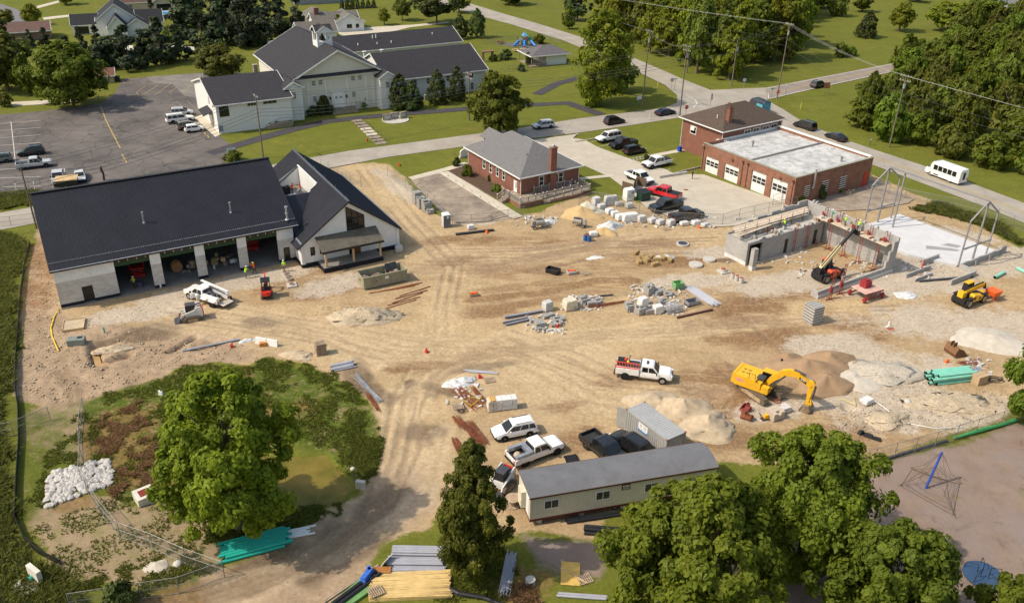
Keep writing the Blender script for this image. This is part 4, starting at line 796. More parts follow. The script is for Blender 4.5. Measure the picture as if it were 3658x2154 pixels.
m=MB();m.bx(133.5,134.5,87.02,87.12,-.05,2.7);F.p('door',M_red,m)
m=MB();m.tube([(119.4,87.05,2.6),(119.4,86.75,2.6),(119.4,86.75,5.9)],.17,10);F.p('exhaust_duct',M_steel,m)
for u,n_ in ((122.5,103.6),(129.3,89.3)):m=MB();m.cyl((u,n_,4.4),(u,n_,5.3),.16,None,8);m.cyl((u,n_,5.3),(u,n_,5.6),.24,None,8);F.p('roof_vent',mat('vent_grey',(.3,.28,.27),.5,.4),m,fr)
m=MB();m.bx(120.2,136.4,109.1,119.6,-.1,6.35);F.p('house_wall',M_brick,m)
m=MB();m.bx(119.9,135.3,108.95,109.08,4.5,4.95);m.bx(119.2,119.9,108.9,109.6,4.4,4.8);F.p('flashing',M_trim,m)
hr=hip(F,120.2,136.4,109.1,119.6,6.4,9.4,125.8,131,114.3,114.3,M_shb)
m=MB();m.bx(122.6,123.5,110.2,111.1,6.4,10.0);ch=F.p('chimney',M_brick,m,hr);m=MB();m.bx(122.5,123.6,110.1,111.2,10.0,10.15);m.cyl((123.05,110.65,10.15),(123.05,110.65,10.5),.28,.22,8);F.p('chimney_cap',mat('rust_cap',(.12,.06,.035),.8),m,ch)
for a,b in ((126,127.8),(128.4,130.2),(131.1,132.9),(133.4,135.2)):F.win('S',109.1,a+.1,b-.1,4.95-1.15,5.5,None,None,.12,2,1)
F.win('W',120.2,115.9,117.3,3.9,5.2,None,None,.12,1,2);m=MB();m.bx(119.75,120.25,116.1,117.0,4.6,5.2);F.p('window_unit',M_trim,m)
for u,n_ in ((120.15,109.0),(120.15,119.65),(130.4,109.02),(136.45,109.0)):m=MB();m.cyl((u,n_,4.6 if u<121 and n_<110 or u>121 else .1),(u,n_,6.2),.06,None,6);F.p('downspout',M_trim,m)
m=MB();m.cyl((122,112.6,7.6),(122,112.6,8.3),.09,None,6);F.p('roof_vent',M_trim,m,hr);m=MB();m.dome((128,115.5,8.85),.35,8,3,0,.3);F.p('roof_vent',M_rust,m,hr)
# ================================================================== VEGETATION
def leafmat(name,c1,c2,tr=.3):
    m=bpy.data.materials.new(name);m.use_nodes=True;t=m.node_tree;b=t.nodes['Principled BSDF'];b.inputs['Roughness'].default_value=.6;b.inputs['Specular IOR Level'].default_value=.25
    a=N(t,'ShaderNodeAttribute',attribute_name='lv');oi=N(t,'ShaderNodeObjectInfo')
    mx_=N(t,'ShaderNodeMix',data_type='RGBA');mx_.inputs[6].default_value=(*c1,1);mx_.inputs[7].default_value=(*c2,1);t.links.new(a.outputs['Fac'],mx_.inputs[0])
    hs=N(t,'ShaderNodeHueSaturation');mr=N(t,'ShaderNodeMapRange');mr.inputs[3].default_value=.68;mr.inputs[4].default_value=1.2;t.links.new(oi.outputs['Random'],mr.inputs[0]);t.links.new(mr.outputs[0],hs.inputs['Value'])
    mh=N(t,'ShaderNodeMapRange');mh.inputs[3].default_value=.475;mh.inputs[4].default_value=.515;t.links.new(oi.outputs['Random'],mh.inputs[0]);t.links.new(mh.outputs[0],hs.inputs['Hue'])
    t.links.new(mx_.outputs[2],hs.inputs['Color']);t.links.new(hs.outputs[0],b.inputs['Base Color'])
    tl=N(t,'ShaderNodeBsdfTranslucent');t.links.new(hs.outputs[0],tl.inputs[0]);sh=N(t,'ShaderNodeMixShader');sh.inputs[0].default_value=tr
    t.links.new(b.outputs[0],sh.inputs[1]);t.links.new(tl.outputs[0],sh.inputs[2]);t.links.new(sh.outputs[0],t.nodes['Material Output'].inputs[0]);return m
L_maple=leafmat('maple_leaves',(.085,.125,.01),(.31,.37,.025),.5);L_oak=leafmat('yellow_green_leaves',(.085,.12,.01),(.3,.33,.025),.5);L_dark=leafmat('dark_leaves',(.03,.05,.013),(.11,.14,.03))
L_mid=leafmat('mid_green_leaves',(.065,.1,.012),(.22,.28,.025),.48);L_pine=leafmat('pine_needles',(.02,.035,.018),(.075,.10,.04),.2);L_olive=leafmat('olive_scrub_leaves',(.065,.09,.015),(.22,.25,.035),.48);L_loc=leafmat('locust_leaves',(.08,.13,.012),(.27,.35,.03),.5)
M_bark=mat('bark',(.13,.10,.075),.95,0,.35,3,bump=.4,bscale=8)
PROF={'round':lambda t:np.sin(np.pi*np.clip(.1+.86*t,0,1)**.85),'maple':lambda t:np.where(t<.35,.55+.45*(t/.35)**.7,np.cos((t-.35)/.65*np.pi/2*.93)**.75),'cone':lambda t:np.clip(1.02-t,0,1)**.8*np.clip(t/.08,.4,1),'bullet':lambda t:np.clip(1-t**2.6,0,1)*np.clip(t/.06,.75,1),'broad':lambda t:np.where(t<.45,.7+.3*(t/.45),np.cos((t-.45)/.55*np.pi/2)**.6),'spire':lambda t:np.where(t<.3,.75+.25*t/.3,(1-(t-.3)/.7)**.75)}
def leafmesh(name,pos,nrm,size,shade,mat_,aspect=1.0):
    n=len(pos);r=rng.normal(size=(n,3));a=np.cross(nrm,r);a /= np.linalg.norm(a,axis=1,keepdims=True)+1e-9;b=np.cross(nrm,a)
    s=size[:,None];fold=nrm*s*.25
    v=np.stack([pos-a*s,pos-b*s*.62*aspect+fold,pos+a*s,pos+b*s*.62*aspect+fold],1).reshape(-1,3)
    me=bpy.data.meshes.new(name);me.vertices.add(4*n);me.vertices.foreach_set('co',v.astype('f').ravel());me.loops.add(4*n);me.loops.foreach_set('vertex_index',np.arange(4*n,dtype='i'))
    me.polygons.add(n);me.polygons.foreach_set('loop_start',np.arange(0,4*n,4,dtype='i'));me.update(calc_edges=True)
    at=me.attributes.new('lv','FLOAT','FACE');at.data.foreach_set('value',shade.astype('f'));me.materials.append(mat_);return me
def crown(name,prof,ncl,nlf,leaf,mat_,crad=.27,zs=1.0,droop=0.0,inner=.22):
    """unit crown: radius 1, height 0..1 (zs = real height / radius, keeps clumps round)"""
    pr=PROF[prof];t=rng.random(ncl)*.94+.02
    w_=rng.random(ncl)<pr(t)+.15;t=t[w_];ncl=len(t);th=rng.random(ncl)*2*np.pi;rr=pr(t)*(inner+(1-inner)*rng.random(ncl)**.5)*(1-crad*.5)*(.84+.17*np.sin(3*th+7*t+ncl)+.13*np.sin(5*th-9*t))*np.where(rng.random(ncl)<.12,1.14,1)
    c=np.stack([rr*np.cos(th),rr*np.sin(th),t*zs],1);cr_=crad*(.6+.7*rng.random(ncl))*(.55+.45*pr(t));csh=rng.random(ncl)
    k=rng.integers(0,ncl,nlf);d=rng.normal(size=(nlf,3));d[:,2]+=.35;out=c[k]-np.array([0,0,zs*.45]);out /= np.linalg.norm(out,axis=1,keepdims=True)+1e-9;d+=out*.55
    d /= np.linalg.norm(d,axis=1,keepdims=True);rad_=cr_[k]*(.25+.9*rng.random(nlf)**.7);pos=c[k]+d*rad_[:,None]*np.array([1,1,.75]);pos[:,2]-=droop*np.hypot(pos[:,0],pos[:,1])
    nrm=d+out*.4+np.array([0,0,.55])+rng.normal(size=(nlf,3))*.55;nrm /= np.linalg.norm(nrm,axis=1,keepdims=True)
    sh=np.clip(.15+.4*csh[k]+.45*rng.random(nlf),0,1)
    pos[:,2]=np.clip(pos[:,2],-.05*zs,None)/zs
    me=leafmesh(name,pos*np.array([1,1,zs]),nrm,leaf*(.55+.9*rng.random(nlf)),sh,mat_)
    co=np.empty(len(me.vertices)*3,'f');me.vertices.foreach_get('co',co);co=co.reshape(-1,3);co[:,2] /= zs;me.vertices.foreach_set('co',co.ravel());me.update();return me
def trunkmesh(name,r,limbs=7,top=.72,spread=.55,fork=.3):
    m=MB();m.tube([(0,0,-.03),(0,0,.03),(.02,.01,fork),(-.01,.02,top)],[r*1.4,r,r*.65,r*.15],8)
    for i in range(limbs):
        a=i*2.4+random.random();z0=fork*.85+(top-fork)*i/limbs;e=spread*(.6+.5*random.random())
        m.tube([(0,0,z0),(e*.5*math.cos(a),e*.5*math.sin(a),z0+.1),(e*math.cos(a),e*math.sin(a),z0+.2+.1*random.random())],[r*.35,r*.2,r*.06],5)
    return m.mesh(name,M_bark)
TR=[trunkmesh('trunk',.07+.02*i) for i in range(3)]
CR={'decid':[crown('crown',['round','maple','broad','round'][i],90,3400,.078,[L_mid,L_oak,L_olive,L_dark][i],.22,1.7) for i in range(4)],
      'wood':[crown('crown',['broad','round','maple','spire','round'][i],90,3400,.08,[L_oak,L_mid,L_oak,L_mid,L_olive][i],.22,2.0) for i in range(5)],
      'scrub':[crown('crown',['broad','round','broad','round'][i],80,2600,.09,[L_olive,L_mid,L_olive,L_mid][i],.24,1.3) for i in range(4)],
      'pine':[crown('crown','cone',60,2600,.1,L_pine,.24,2.6,.12) for i in range(2)]+[crown('crown','spire',55,2400,.11,L_pine,.26,2.2,.1)],
      'arb':[crown('crown','bullet',160,6000,.06,L_dark,.2,2.0,0,.75) for i in range(2)],'bush':[crown('crown','round',60,2200,.09,[L_dark,L_mid][i],.26,1.0) for i in range(2)]}
def proj(p):
    d=Vector(p)-Vector((0,0,CH));z=d.dot(FW);return ((1829+CF*d.dot(RT)/z)/1.45159,(1077-CF*d.dot(UP)/z)/1.45159,z)
def hfor(b,ty):
    lo,hi=.1,60
    for _ in range(30):
        m_=(lo+hi)/2
        if proj((b.x,b.y,b.z+m_))[1]>ty:lo=m_
        else:hi=m_
    return lo
TN=[0]
def tree(px,py,ty,wpx,kind,label,group=None,name='tree',cat='tree',c0=.18,me=None,H_=None,R_=None,xy=None):
    b=Vector((xy[0],xy[1],hz(*xy))) if xy else P(px,py);TN[0]+=1;k=TN[0]
    h=H_ or hfor(b,ty);r=R_ or wpx/2*proj((b.x,b.y,b.z+h*.5))[2]/(CF/1.45159)
    o=thing(name,label,cat,(b.x,b.y,b.z-.05),0,group);L=CR[kind] if me is None else [me]
    cr_=inst(L[k % len(L)],'crown',o,(0,0,h*c0),random.random()*6.28,(r,r,h*(1-c0)))
    if c0>.02:inst(TR[k % 3],'trunk',o,(0,0,0),random.random()*6,(min(r,h*.35)*.9,min(r,h*.35)*.9,h))
    return o
# foreground trees with crowns of their own
FG=crown('crown','maple',300,44000,.027,L_maple,.13,1.75)
tree(590,1296,918,400,'','tall maple overhanging the pond and teal pipes',c0=.1,me=FG,name='maple_tree')
FG=crown('crown','spire',260,36000,.034,leafmat('deep_maple_leaves',(.06,.09,.014),(.22,.26,.03),.45),.15,2.4)
tree(1163,1412,1078,218,'','dense upright maple beside the office trailer end',c0=.08,me=FG,name='maple_tree')
FG=crown('crown','broad',260,44000,.027,L_loc,.14,1.5)
tree(1960,1400,1068,385,'','bright locust tree hiding the far end of the office trailer',c0=.12,me=FG,name='locust_tree')
FG=crown('crown','round',280,46000,.026,L_loc,.13,1.4)
tree(1700,1545,1190,500,'','wide locust tree in front of the office trailer',c0=.12,me=FG,name='locust_tree')
FG=crown('crown','broad',260,38000,.03,L_mid,.14,1.4)
tree(2150,1600,1312,400,'','green maple beside the blue climbing net pole',c0=.12,me=FG,name='maple_tree')
FG=crown('crown','round',120,18000,.04,L_loc,.18,1.3)
tree(2460,1600,1428,230,'','low leafy tree over the blue merry-go-round',c0=.1,me=FG,name='leafy_tree')
FG=crown('crown','round',120,18000,.04,L_mid,.18,1.5)
tree(2548,1050,812,250,'','leafy tree beside the stack of teal pipes',c0=.12,me=FG,name='leafy_tree')
tree(300,1500,1440,110,'bush','rounded green shrub at the chain link fence corner',name='shrub',cat='shrub',c0=0)
# church grounds
tree(182,262,100,195,'decid','large lone tree on the strip beside the parking lot',c0=.13,me=crown('crown','broad',140,11000,.05,L_mid,.19,1.5))
tree(545,196,110,125,'decid','bushy tree behind the low church wing',c0=.1)
tree(1228,333,180,165,'decid','leafy street tree beside the grey hipped roof',c0=.15,me=crown('crown','maple',140,10000,.05,L_mid,.19,1.7))
tree(1475,258,22,165,'','tall yellow green oak at the road corner',c0=.1,me=crown('crown','broad',180,13000,.045,L_oak,.18,2.2))
tree(1455,262,185,60,'decid','small bright tree at the foot of the tall oak',c0=.05);tree(1525,225,130,90,'decid','dark rounded tree right of the tall oak',c0=.1)
tree(1132,95,34,45,'pine','left of a pair of dense green trees behind church',c0=.1,me=CR['arb'][0]);tree(1174,93,20,46,'pine','right of a pair of dense green trees behind church',c0=.1,me=CR['arb'][1])
for i,a in enumerate([(946,62,18,36),(990,51,-5,52),(1075,58,-30,120),(1130,32,-20,60)]):tree(*a,'decid',['slim young lawn tree near the ranch house','round lawn tree behind the church','broad trunked tree on the lawn behind church','leafy tree beside the far road'][i],c0=.25)
for i,(x,y,ty,w_) in enumerate([(985,268,178,56),(1012,268,196,58),(1077,256,170,52),(1124,246,161,50),(1208,234,172,58)]):tree(x,y,ty,w_,'arb',['dark evergreen against the right church tower','second dark evergreen right of the church tower','dark bullet shaped evergreen beside meter box','tall dark bullet evergreen before long church wing','round dark evergreen at end of the church wing'][i],'evergreens along the church front','evergreen_shrub','shrub',0)
for i,(x,y,ty,w_) in enumerate([(798,282,238,46),(886,264,225,46),(770,285,262,30),(908,262,248,22),(680,305,275,60),(595,310,284,62),(1245,146,123,40),(1327,108,86,34),(1300,160,130,20),(832,75,38,26),(880,72,42,30),(1215,150,135,26),(1283,175,158,24),(700,60,48,30),(650,232,215,30)]):
    tree(x,y,ty,w_,'bush',['round shrub left of the church steps','round shrub right of the church steps','low shrub beside left church steps','small shrub beside right church steps','spreading shrub at the left church tower','clipped dark hedge below the low church wing','dense round bush near the wooden arbor','dark bush beside the playground','small shrub on the garden lawn','bright round bush at the ranch house','dark round bush at the ranch house corner','low garden shrub near wing end','low shrub by the garden fence','low bush behind the church roof','low bush beside the side steps'][i],None,'shrub','shrub',0)
for i,(x,y,ty,w_) in enumerate([(1150,432,405,32),(1124,408,388,24),(1222,470,452,28),(1205,445,430,16)]):tree(x,y,ty,w_,'bush',['dark shrub in the mulch bed','pale green shrub at the office corner','small dark shrub near the ramp steps','low creeping plant in the mulch bed'][i],None,'shrub','shrub',0)
for i,(x,y,ty,w_) in enumerate([(1965,502,478,34),(2018,488,455,34),(2055,470,445,34),(1590,395,380,20),(575,395,370,50),(2115,270,250,20)]):tree(x,y,ty,w_,'bush',['vine climbing the brick station corner','leafy shrub between two barred windows','leafy shrub beside the station yard door','low plant behind the stone kerb','dark bush behind the utility pole','roadside shrub near the wood edge'][i],None,'shrub','shrub',0)
# spruces and pines left of the church
for i,(x,y,ty,w_) in enumerate([(75,118,70,30),(113,112,66,32),(162,120,80,26),(203,132,62,34),(242,122,60,36),(275,165,72,66),(322,172,56,80),(398,160,38,74),(362,135,55,60),(443,150,55,70),(300,140,70,50),(245,172,95,54),(590,118,6,70),(548,110,0,80),(640,110,20,70),(500,110,-5,90),(690,85,-10,70),(460,70,-30,80),(610,70,-40,90),(735,90,-30,50),(560,60,-40,90),(660,50,-40,80),(380,70,-5,30)]):
    tree(x,y,ty,w_*1.25,'pine','dark conifer in the belt left of the church','conifer belt beside the church','conifer_tree',c0=.06)
for i,(x,y,ty,w_) in enumerate([(20,222,70,160),(-20,190,20,150),(75,235,130,60),(80,62,5,52),(15,262,228,40),(520,165,95,70),(470,40,-25,70),(165,12,-40,50),(1260,12,-40,80),(1420,52,-30,70),(1400,72,10,40),(10,60,20,60),(430,118,60,60)]):
    tree(x,y,ty,w_,'decid',['dark spreading tree at left edge of parking lot','dark tree behind the parking lot hedge','slim dark tree left of lone lot tree','round street tree at the grey bend','low round tree on the far left lawn','bushy dark tree before the conifer belt','leafy tree above the round pool','leafy tree on the far lawn','far leafy tree near the top road','dark tree beside the far road junction','small tree beside the far road pole','leafy tree beside grey residential street','reddish green tree beside the white fence'][i],c0=.12)
for i in range(7):tree(842+13*i,24-.7*i,-2,13,'arb','narrow evergreen in a far garden row','row of far narrow evergreens','evergreen_shrub','shrub',0)
# woods: trees told apart one by one
def inpoly(pts,n,mind,seed):
    r=random.Random(seed);W_=[D(*p) for p in pts];xs=[p.x for p in W_];ys=[p.y for p in W_];out=[];tries=0
    while len(out)<n and tries<9000:
        tries+=1;x,y=r.uniform(min(xs),max(xs)),r.uniform(min(ys),max(ys))
        ok=False;j=len(W_)-1
        for i in range(len(W_)):
            if (W_[i].y>y) != (W_[j].y>y) and x<(W_[j].x-W_[i].x)*(y-W_[i].y)/(W_[j].y-W_[i].y)+W_[i].x:ok=not ok
            j=i
        if ok and all((x-a)**2+(y-b)**2>mind**2 for a,b in out):out.append((x,y))
    return out
for x,y in inpoly([(1515,100),(1600,152),(1700,192),(1760,208),(1860,206),(1950,186),(1975,120),(1985,40),(2000,-30),(1470,-30),(1460,60)],115,5.0,3):
    tree(0,0,0,0,'wood','leafy tree in the roadside wood','trees of the roadside wood','woodland_tree',c0=.1,H_=random.uniform(12,20),R_=random.uniform(4.2,6.6),xy=(x,y))
for x,y in inpoly([(2180,190),(2215,225),(2110,245),(2080,290),(2130,330),(2250,372),(2400,405),(2560,460),(2640,420),(2640,60),(2400,60),(2310,70),(2280,130),(2230,160)],95,4.8,5):
    tree(0,0,0,0,'scrub','scrubby tree in the thicket along the side road','thicket along the side road','thicket_tree',c0=.06,H_=random.uniform(5.5,11),R_=random.uniform(2.8,4.6),xy=(x,y))
for i,(x,y,ty,w_,k) in enumerate([(2130,93,26,52,'arb'),(2212,78,0,66,'decid'),(2068,141,105,34,'scrub'),(2092,137,115,36,'scrub'),(2120,30,-20,60,'decid'),(2330,78,0,110,'decid'),(2060,40,-10,50,'scrub'),(2260,130,95,40,'scrub'),(2420,60,-20,120,'decid'),(2020,20,-20,60,'wood'),(2170,-5,-40,60,'decid'),(2250,5,-30,60,'decid')]):
    tree(x,y,ty,w_,k,['conical dark tree standing alone in the meadow','leaning leafy tree alone in the meadow','left of two scrubby bushes in the meadow','right of two scrubby bushes in the meadow','leafy tree at the far end of meadow','spreading tree with bare trunks at meadow edge','scrub at the back of the meadow','small dark tree at the thicket corner','tall tree beside the far right house','leafy tree where wood meets meadow','far leafy tree above the meadow','far rounded tree above the meadow'][i],c0=.05 if k in ('arb','scrub') else .2)
for x,y in inpoly([(-300,-20),(2900,-20),(2900,-60),(-300,-60)],90,12,8):
    tree(0,0,0,0,'wood','tree of the far woodland edge','far woodland','woodland_tree',c0=.08,H_=random.uniform(10,16),R_=random.uniform(5,8),xy=(x,y))
# tall grass and weeds: nobody could count them
def tufts(name,label,polys,n,hgt,mat_,wd=.06,seed=1,cat='grass',per=3,gate=.3):
    r=np.random.default_rng(seed);xs,ys=[],[]
    for pts,share in polys:
        W_=Dp(pts);x0,x1=min(p.x for p in W_),max(p.x for p in W_);y0,y1=min(p.y for p in W_),max(p.y for p in W_);x=r.uniform(x0,x1,n*6);y=r.uniform(y0,y1,n*6)
        k=(pdist(W_,x,y)+(fbm(x,y,2.5,77)-.5)*3>0) & (fbm(x,y,1.6,88)>gate);x,y=x[k][:int(n*share)],y[k][:int(n*share)];xs.append(x);ys.append(y)
    x,y=np.concatenate(xs),np.concatenate(ys);m_=len(x);i=np.clip(np.searchsorted(GX,x)-1,0,len(GX)-2);j=np.clip(np.searchsorted(GY,y)-1,0,len(GY)-2);z=Z[j,i]
    x=np.repeat(x,per)+r.normal(0,.09,m_*per);y=np.repeat(y,per)+r.normal(0,.09,m_*per);z=np.repeat(z,per);n_=len(x);a=r.uniform(0,6.28,n_);h=hgt*(.5+r.random(n_)*.8)*np.repeat(.6+.8*fbm(xs and np.concatenate(xs),np.concatenate(ys),3,5),per);w2=wd*(.7+.6*r.random(n_));lx,ly=r.normal(0,.8,(2,n_))*h
    v=np.stack([np.stack([x-np.cos(a)*w2,y-np.sin(a)*w2,z-.03],1),np.stack([x+np.cos(a)*w2,y+np.sin(a)*w2,z-.03],1),np.stack([x+lx*.5+np.cos(a)*w2*.7,y+ly*.5+np.sin(a)*w2*.7,z+h*.65],1),np.stack([x+lx,y+ly,z+h],1)],1).reshape(-1,3)
    me=bpy.data.meshes.new(name);me.vertices.add(4*n_);me.vertices.foreach_set('co',v.astype('f').ravel());me.loops.add(4*n_);me.loops.foreach_set('vertex_index',np.arange(4*n_,dtype='i'));me.polygons.add(n_);me.polygons.foreach_set('loop_start',np.arange(0,4*n_,4,dtype='i'));me.update(calc_edges=True)
    at=me.attributes.new('lv','FLOAT','FACE');at.data.foreach_set('value',r.random(n_).astype('f'));me.materials.append(mat_);o=link(bpy.data.objects.new(name,me));return tag(o,label,cat,None,'stuff')
G_tall=leafmat('tall_grass_blades',(.085,.1,.02),(.22,.22,.05),.5);G_weed=leafmat('weed_leaves',(.09,.12,.018),(.23,.26,.04),.5);G_dry=leafmat('dry_weed_stems',(.3,.19,.08),(.55,.38,.18),.5)
tufts('tall_grass','tall green grass along the black silt fence',[([(-80,560),(60,590),(48,690),(34,800),(28,960),(20,1200),(60,1340),(120,1400),(250,1484),(-80,1560),(-120,900)],1),([(0,480),(80,470),(90,500),(0,515)],.12),([(2240,515),(2300,500),(2370,517),(2450,547),(2540,605),(2500,606),(2420,560),(2330,530)],.2)],16000,.55,G_tall,.07)
tufts('weeds','dark green weeds spreading over the basin banks',[(WEED,1),([(560,1250),(760,1250),(880,1220),(830,1245),(765,1290),(690,1328),(560,1380),(460,1300)],.3),([(60,1220),(200,1000),(240,1180),(130,1260)],.12),([(200,1440),(460,1330),(560,1380),(330,1480)],.1),([(60,1300),(230,1220),(480,1260),(520,1400),(250,1450),(110,1380)],.1),([(1060,1480),(1090,1260),(1230,1300),(1300,1484)],.2),([(850,1030),(935,1040),(940,1110),(890,1210)],.12)],13000,.15,G_weed,.07,2,'weeds',3,.44)
tufts('dry_weeds','dry orange brown weeds in the basin',[([(230,1010),(330,985),(390,1060),(380,1130),(250,1120)],1),([(280,1160),(400,1130),(380,1200),(300,1190)],.4),([(1230,1440),(1330,1420),(1320,1490),(1230,1490)],.25),([(160,1225),(330,1180),(340,1200),(180,1250)],.2)],1800,.32,G_dry,.04,3,'weeds',3,.5)
# ================================================================== VEHICLES
_W={}
def wheelmesh(r,w_=.24,rimm=None):
    key=(round(r,2),round(w_,2),rimm)
    if key not in _W:
        m=MB();m.cyl((0,-w_/2,0),(0,w_/2,0),r*.93,None,18);m.cyl((0,-w_*.36,0),(0,w_*.36,0),r,None,18);a=m.mesh('wheel',M_rubber)
        m=MB()
        for s in (-1,1):
            m.cyl((0,s*w_*.4,0),(0,s*(w_/2+.012),0),r*.62,None,14);m.cyl((0,s*w_/2,0),(0,s*(w_/2+.03),0),r*.16,None,8)
        _W[key]=(a,m.mesh('rim',rimm or M_rim))
    return _W[key]
def wheels(root,pos,r,w_=.24,rimm=None):
    a,b=wheelmesh(r,w_,rimm)
    for p in pos:o=inst(a,'wheel',root,p);inst(b,'rim',o)
M_lamp=mat('headlamp',(.75,.75,.72),.15,0,.1,5);M_tail=mat('tail_lamp',(.45,.015,.012),.25,0,.2,5);M_arch=mat('wheel_arch',(.012,.012,.012),.9);M_chrome=mat('chrome',(.55,.55,.56),.2,.8,.1,4)
# kind: L, W, H, wheelbase, wheel r, rear overhang, belt z, hood z, greenhouse x at (rear base, rear top, front top, front base) from centre
CARS={'suv':(4.65,1.86,1.70,2.70,.36,.95,1.03,1.02,(-2.25,-1.95,.35,1.2)),'hatch':(3.7,1.62,1.55,2.37,.30,.6,.98,.98,(-1.78,-1.5,.35,1.15)),'sedan':(4.8,1.85,1.45,2.8,.34,1.05,.93,.92,(-2.0,-1.15,.35,1.35)),'van':(5.1,1.98,1.78,3.0,.35,1.0,1.0,1.05,(-2.5,-2.3,.75,1.75)),
        'bigsuv':(5.6,2.02,1.93,3.3,.41,1.2,1.15,1.15,(-2.75,-2.6,.55,1.25)),'pickup':(5.85,2.0,1.92,3.68,.41,1.2,1.15,1.15,(-.75,-.6,.75,1.45)),'crew':(6.0,2.02,1.95,3.75,.42,1.2,1.15,1.17,(-1.05,-.9,.85,1.5)),'coupe':(4.85,1.88,1.43,2.85,.35,1.0,.93,.95,(-2.2,-.9,.35,1.4))}
def car(kind,label,colour,front=None,rear=None,anchor='mid',centre=None,nose=None,cover=None,group=None,open_bed=True,extras=True,name=None,cat=None,rimm=None,short=False):
    L,Wd,Hh,wb,wr,ro,belt,hood,gx=CARS[kind]
    xr=-L/2+ro;xf=xr+wb;hw=Wd/2;tk=hw-.13
    if front:
        f,r=P(*front),P(*rear);d=(f-r);d.z=0;d.normalize();nrm=Vector((-d.y,d.x,0))
        mid=(f+r)/2 if anchor=='mid' else (f-d*wb/2 if anchor=='front' else r+d*wb/2)
        side=1 if nrm.dot(Vector((0,0,0))-mid)>0 else -1;c=mid-nrm*side*(tk+.1)-d*((xf+xr)/2)
    else:c=P(*centre);d=P(*nose)-c;d.z=0;d.normalize()
    z=max(hz(c.x+d.x*xf,c.y+d.y*xf),hz(c.x+d.x*xr,c.y+d.y*xr),hz(c.x,c.y),.02 if c.y>122 or c.x<-55 else -9)
    pm_=paint(colour[0],colour[1]);cat=cat or ('pickup' if kind in ('pickup','crew') else 'car')
    root=thing(name or {'pickup':'pickup_truck','crew':'pickup_truck','suv':'parked_car','bigsuv':'parked_car','van':'minivan','sedan':'sedan','hatch':'hatchback','coupe':'sedan'}[kind],label,cat,(c.x,c.y,z),math.atan2(d.y,d.x),group)
    pk=kind in ('pickup','crew');b0,b1,b2,b3=gx
    def sec(x,w_,z0,z1,tuck=.93):h=z1-z0;return [(x,-w_*.9,z0),(x,-w_,z0+.22*h),(x,-w_*.995,z0+.62*h),(x,-w_*tuck,z1),(x,w_*tuck,z1),(x,w_*.995,z0+.62*h),(x,w_,z0+.22*h),(x,w_*.9,z0)]
    m=MB();zb=.30 if not pk and kind != 'bigsuv' else .42
    if pk:
        bz=.78
        m.loft([sec(-L/2,hw*.94,zb+.1,bz),sec(-L/2+.15,hw*.97,zb,bz),sec(b0-.02,hw,zb,bz)],0,True)
        m.loft([sec(b0-.02,hw,zb,belt),sec(b3-.1,hw,zb,belt),sec(b3+.35,hw*.99,zb,hood),sec(L/2-.35,hw*.96,zb,hood-.04),sec(L/2-.08,hw*.9,zb+.03,hood-.14),sec(L/2,hw*.82,zb+.12,hood-.3)],0,True)
        for s in (-1,1):m.bx(-L/2+.03,b0-.02,s*hw*.97-.07,s*hw*.97+.07,bz-.15,belt+.02)
        m.bx(-L/2,-L/2+.09,-hw*.93,hw*.93,zb+.12,belt);m.bx(b0-.1,b0-.02,-hw*.93,hw*.93,bz,belt+.02)
    else:
        m.loft([sec(-L/2,hw*.86,zb+.12,belt-.22),sec(-L/2+.1,hw*.95,zb+.04,belt-.05),sec(-L/2+.5,hw,zb,belt),sec(b3-.2,hw,zb,belt),sec(b3+.25,hw*.99,zb,hood-.02),sec(L/2-.35,hw*.94,zb,hood-.15),sec(L/2-.08,hw*.86,zb+.05,hood-.26),sec(L/2,hw*.76,zb+.14,hood-.4)],0,True)
    tw,bw_=hw*.74 if not pk else hw*.8,hw*.93;zr=Hh
    prof=[(b0,belt-.04),(b1,zr-.08),(b1+.25,zr-.01),((b1+b2)/2,zr),(b2-.15,zr-.02),(b2,zr-.07),(b3,belt-.04)]
    wz=lambda zz:bw_+(tw-bw_)*(zz-belt)/(zr-belt)
    n_=len(prof);vs=[(x,-wz(zz),zz) for x,zz in prof]+[(x,wz(zz),zz) for x,zz in prof]
    m.add(vs,[(i,i+1,n_+i+1,n_+i) for i in range(n_-1)]+[tuple(range(n_-1,-1,-1)),tuple(range(n_,2*n_))],0)
    body=m.obj('body',pm_,root)
    m=MB()
    for x in (xr,xf):
        for s in (-1,1):m.cyl((x,s*(hw-.05),wr),(x,s*(hw+.008),wr),wr*1.2,None,16)
    m.bx(-L/2+.1,L/2-.1,-hw*.96,hw*.96,zb-.05,zb+.1);tag(m.obj('wheel_arch',M_arch,root),kind='stuff')
    wheels(root,[(x,s*tk,wr) for x in (xr,xf) for s in (-1,1)],wr,.25,rimm)
    def quadp(nm,pts,mt):mm=MB();mm.poly(pts);return mm.obj(nm,mt,root)
    def lerp(a,b,t_):return a+(b-a)*t_
    o=.012
    for nm,(xa,za),(xb,zb2),sg in (('windscreen',prof[-1],prof[-2],1),('rear_window',prof[0],prof[1],-1)):
        p=[]
        for t_,s in ((.06,-1),(.06,1),(.94,1),(.94,-1)):x=lerp(xa,xb,t_);zz=lerp(za,zb2,t_);p.append((x+sg*o*1.5,s*(wz(zz)-.09),zz+o*1.5))
        quadp(nm,p,M_glass)
    def sidewin(x0,x1,x2,x3):
        for s in (-1,1):
            z0,z1=belt+.03,zr-.17;quadp('side_window',[(x0,s*(wz(z0)+o),z0),(x1,s*(wz(z0)+o),z0),(x2,s*(wz(z1)+o),z1),(x3,s*(wz(z1)+o),z1)],M_glass)
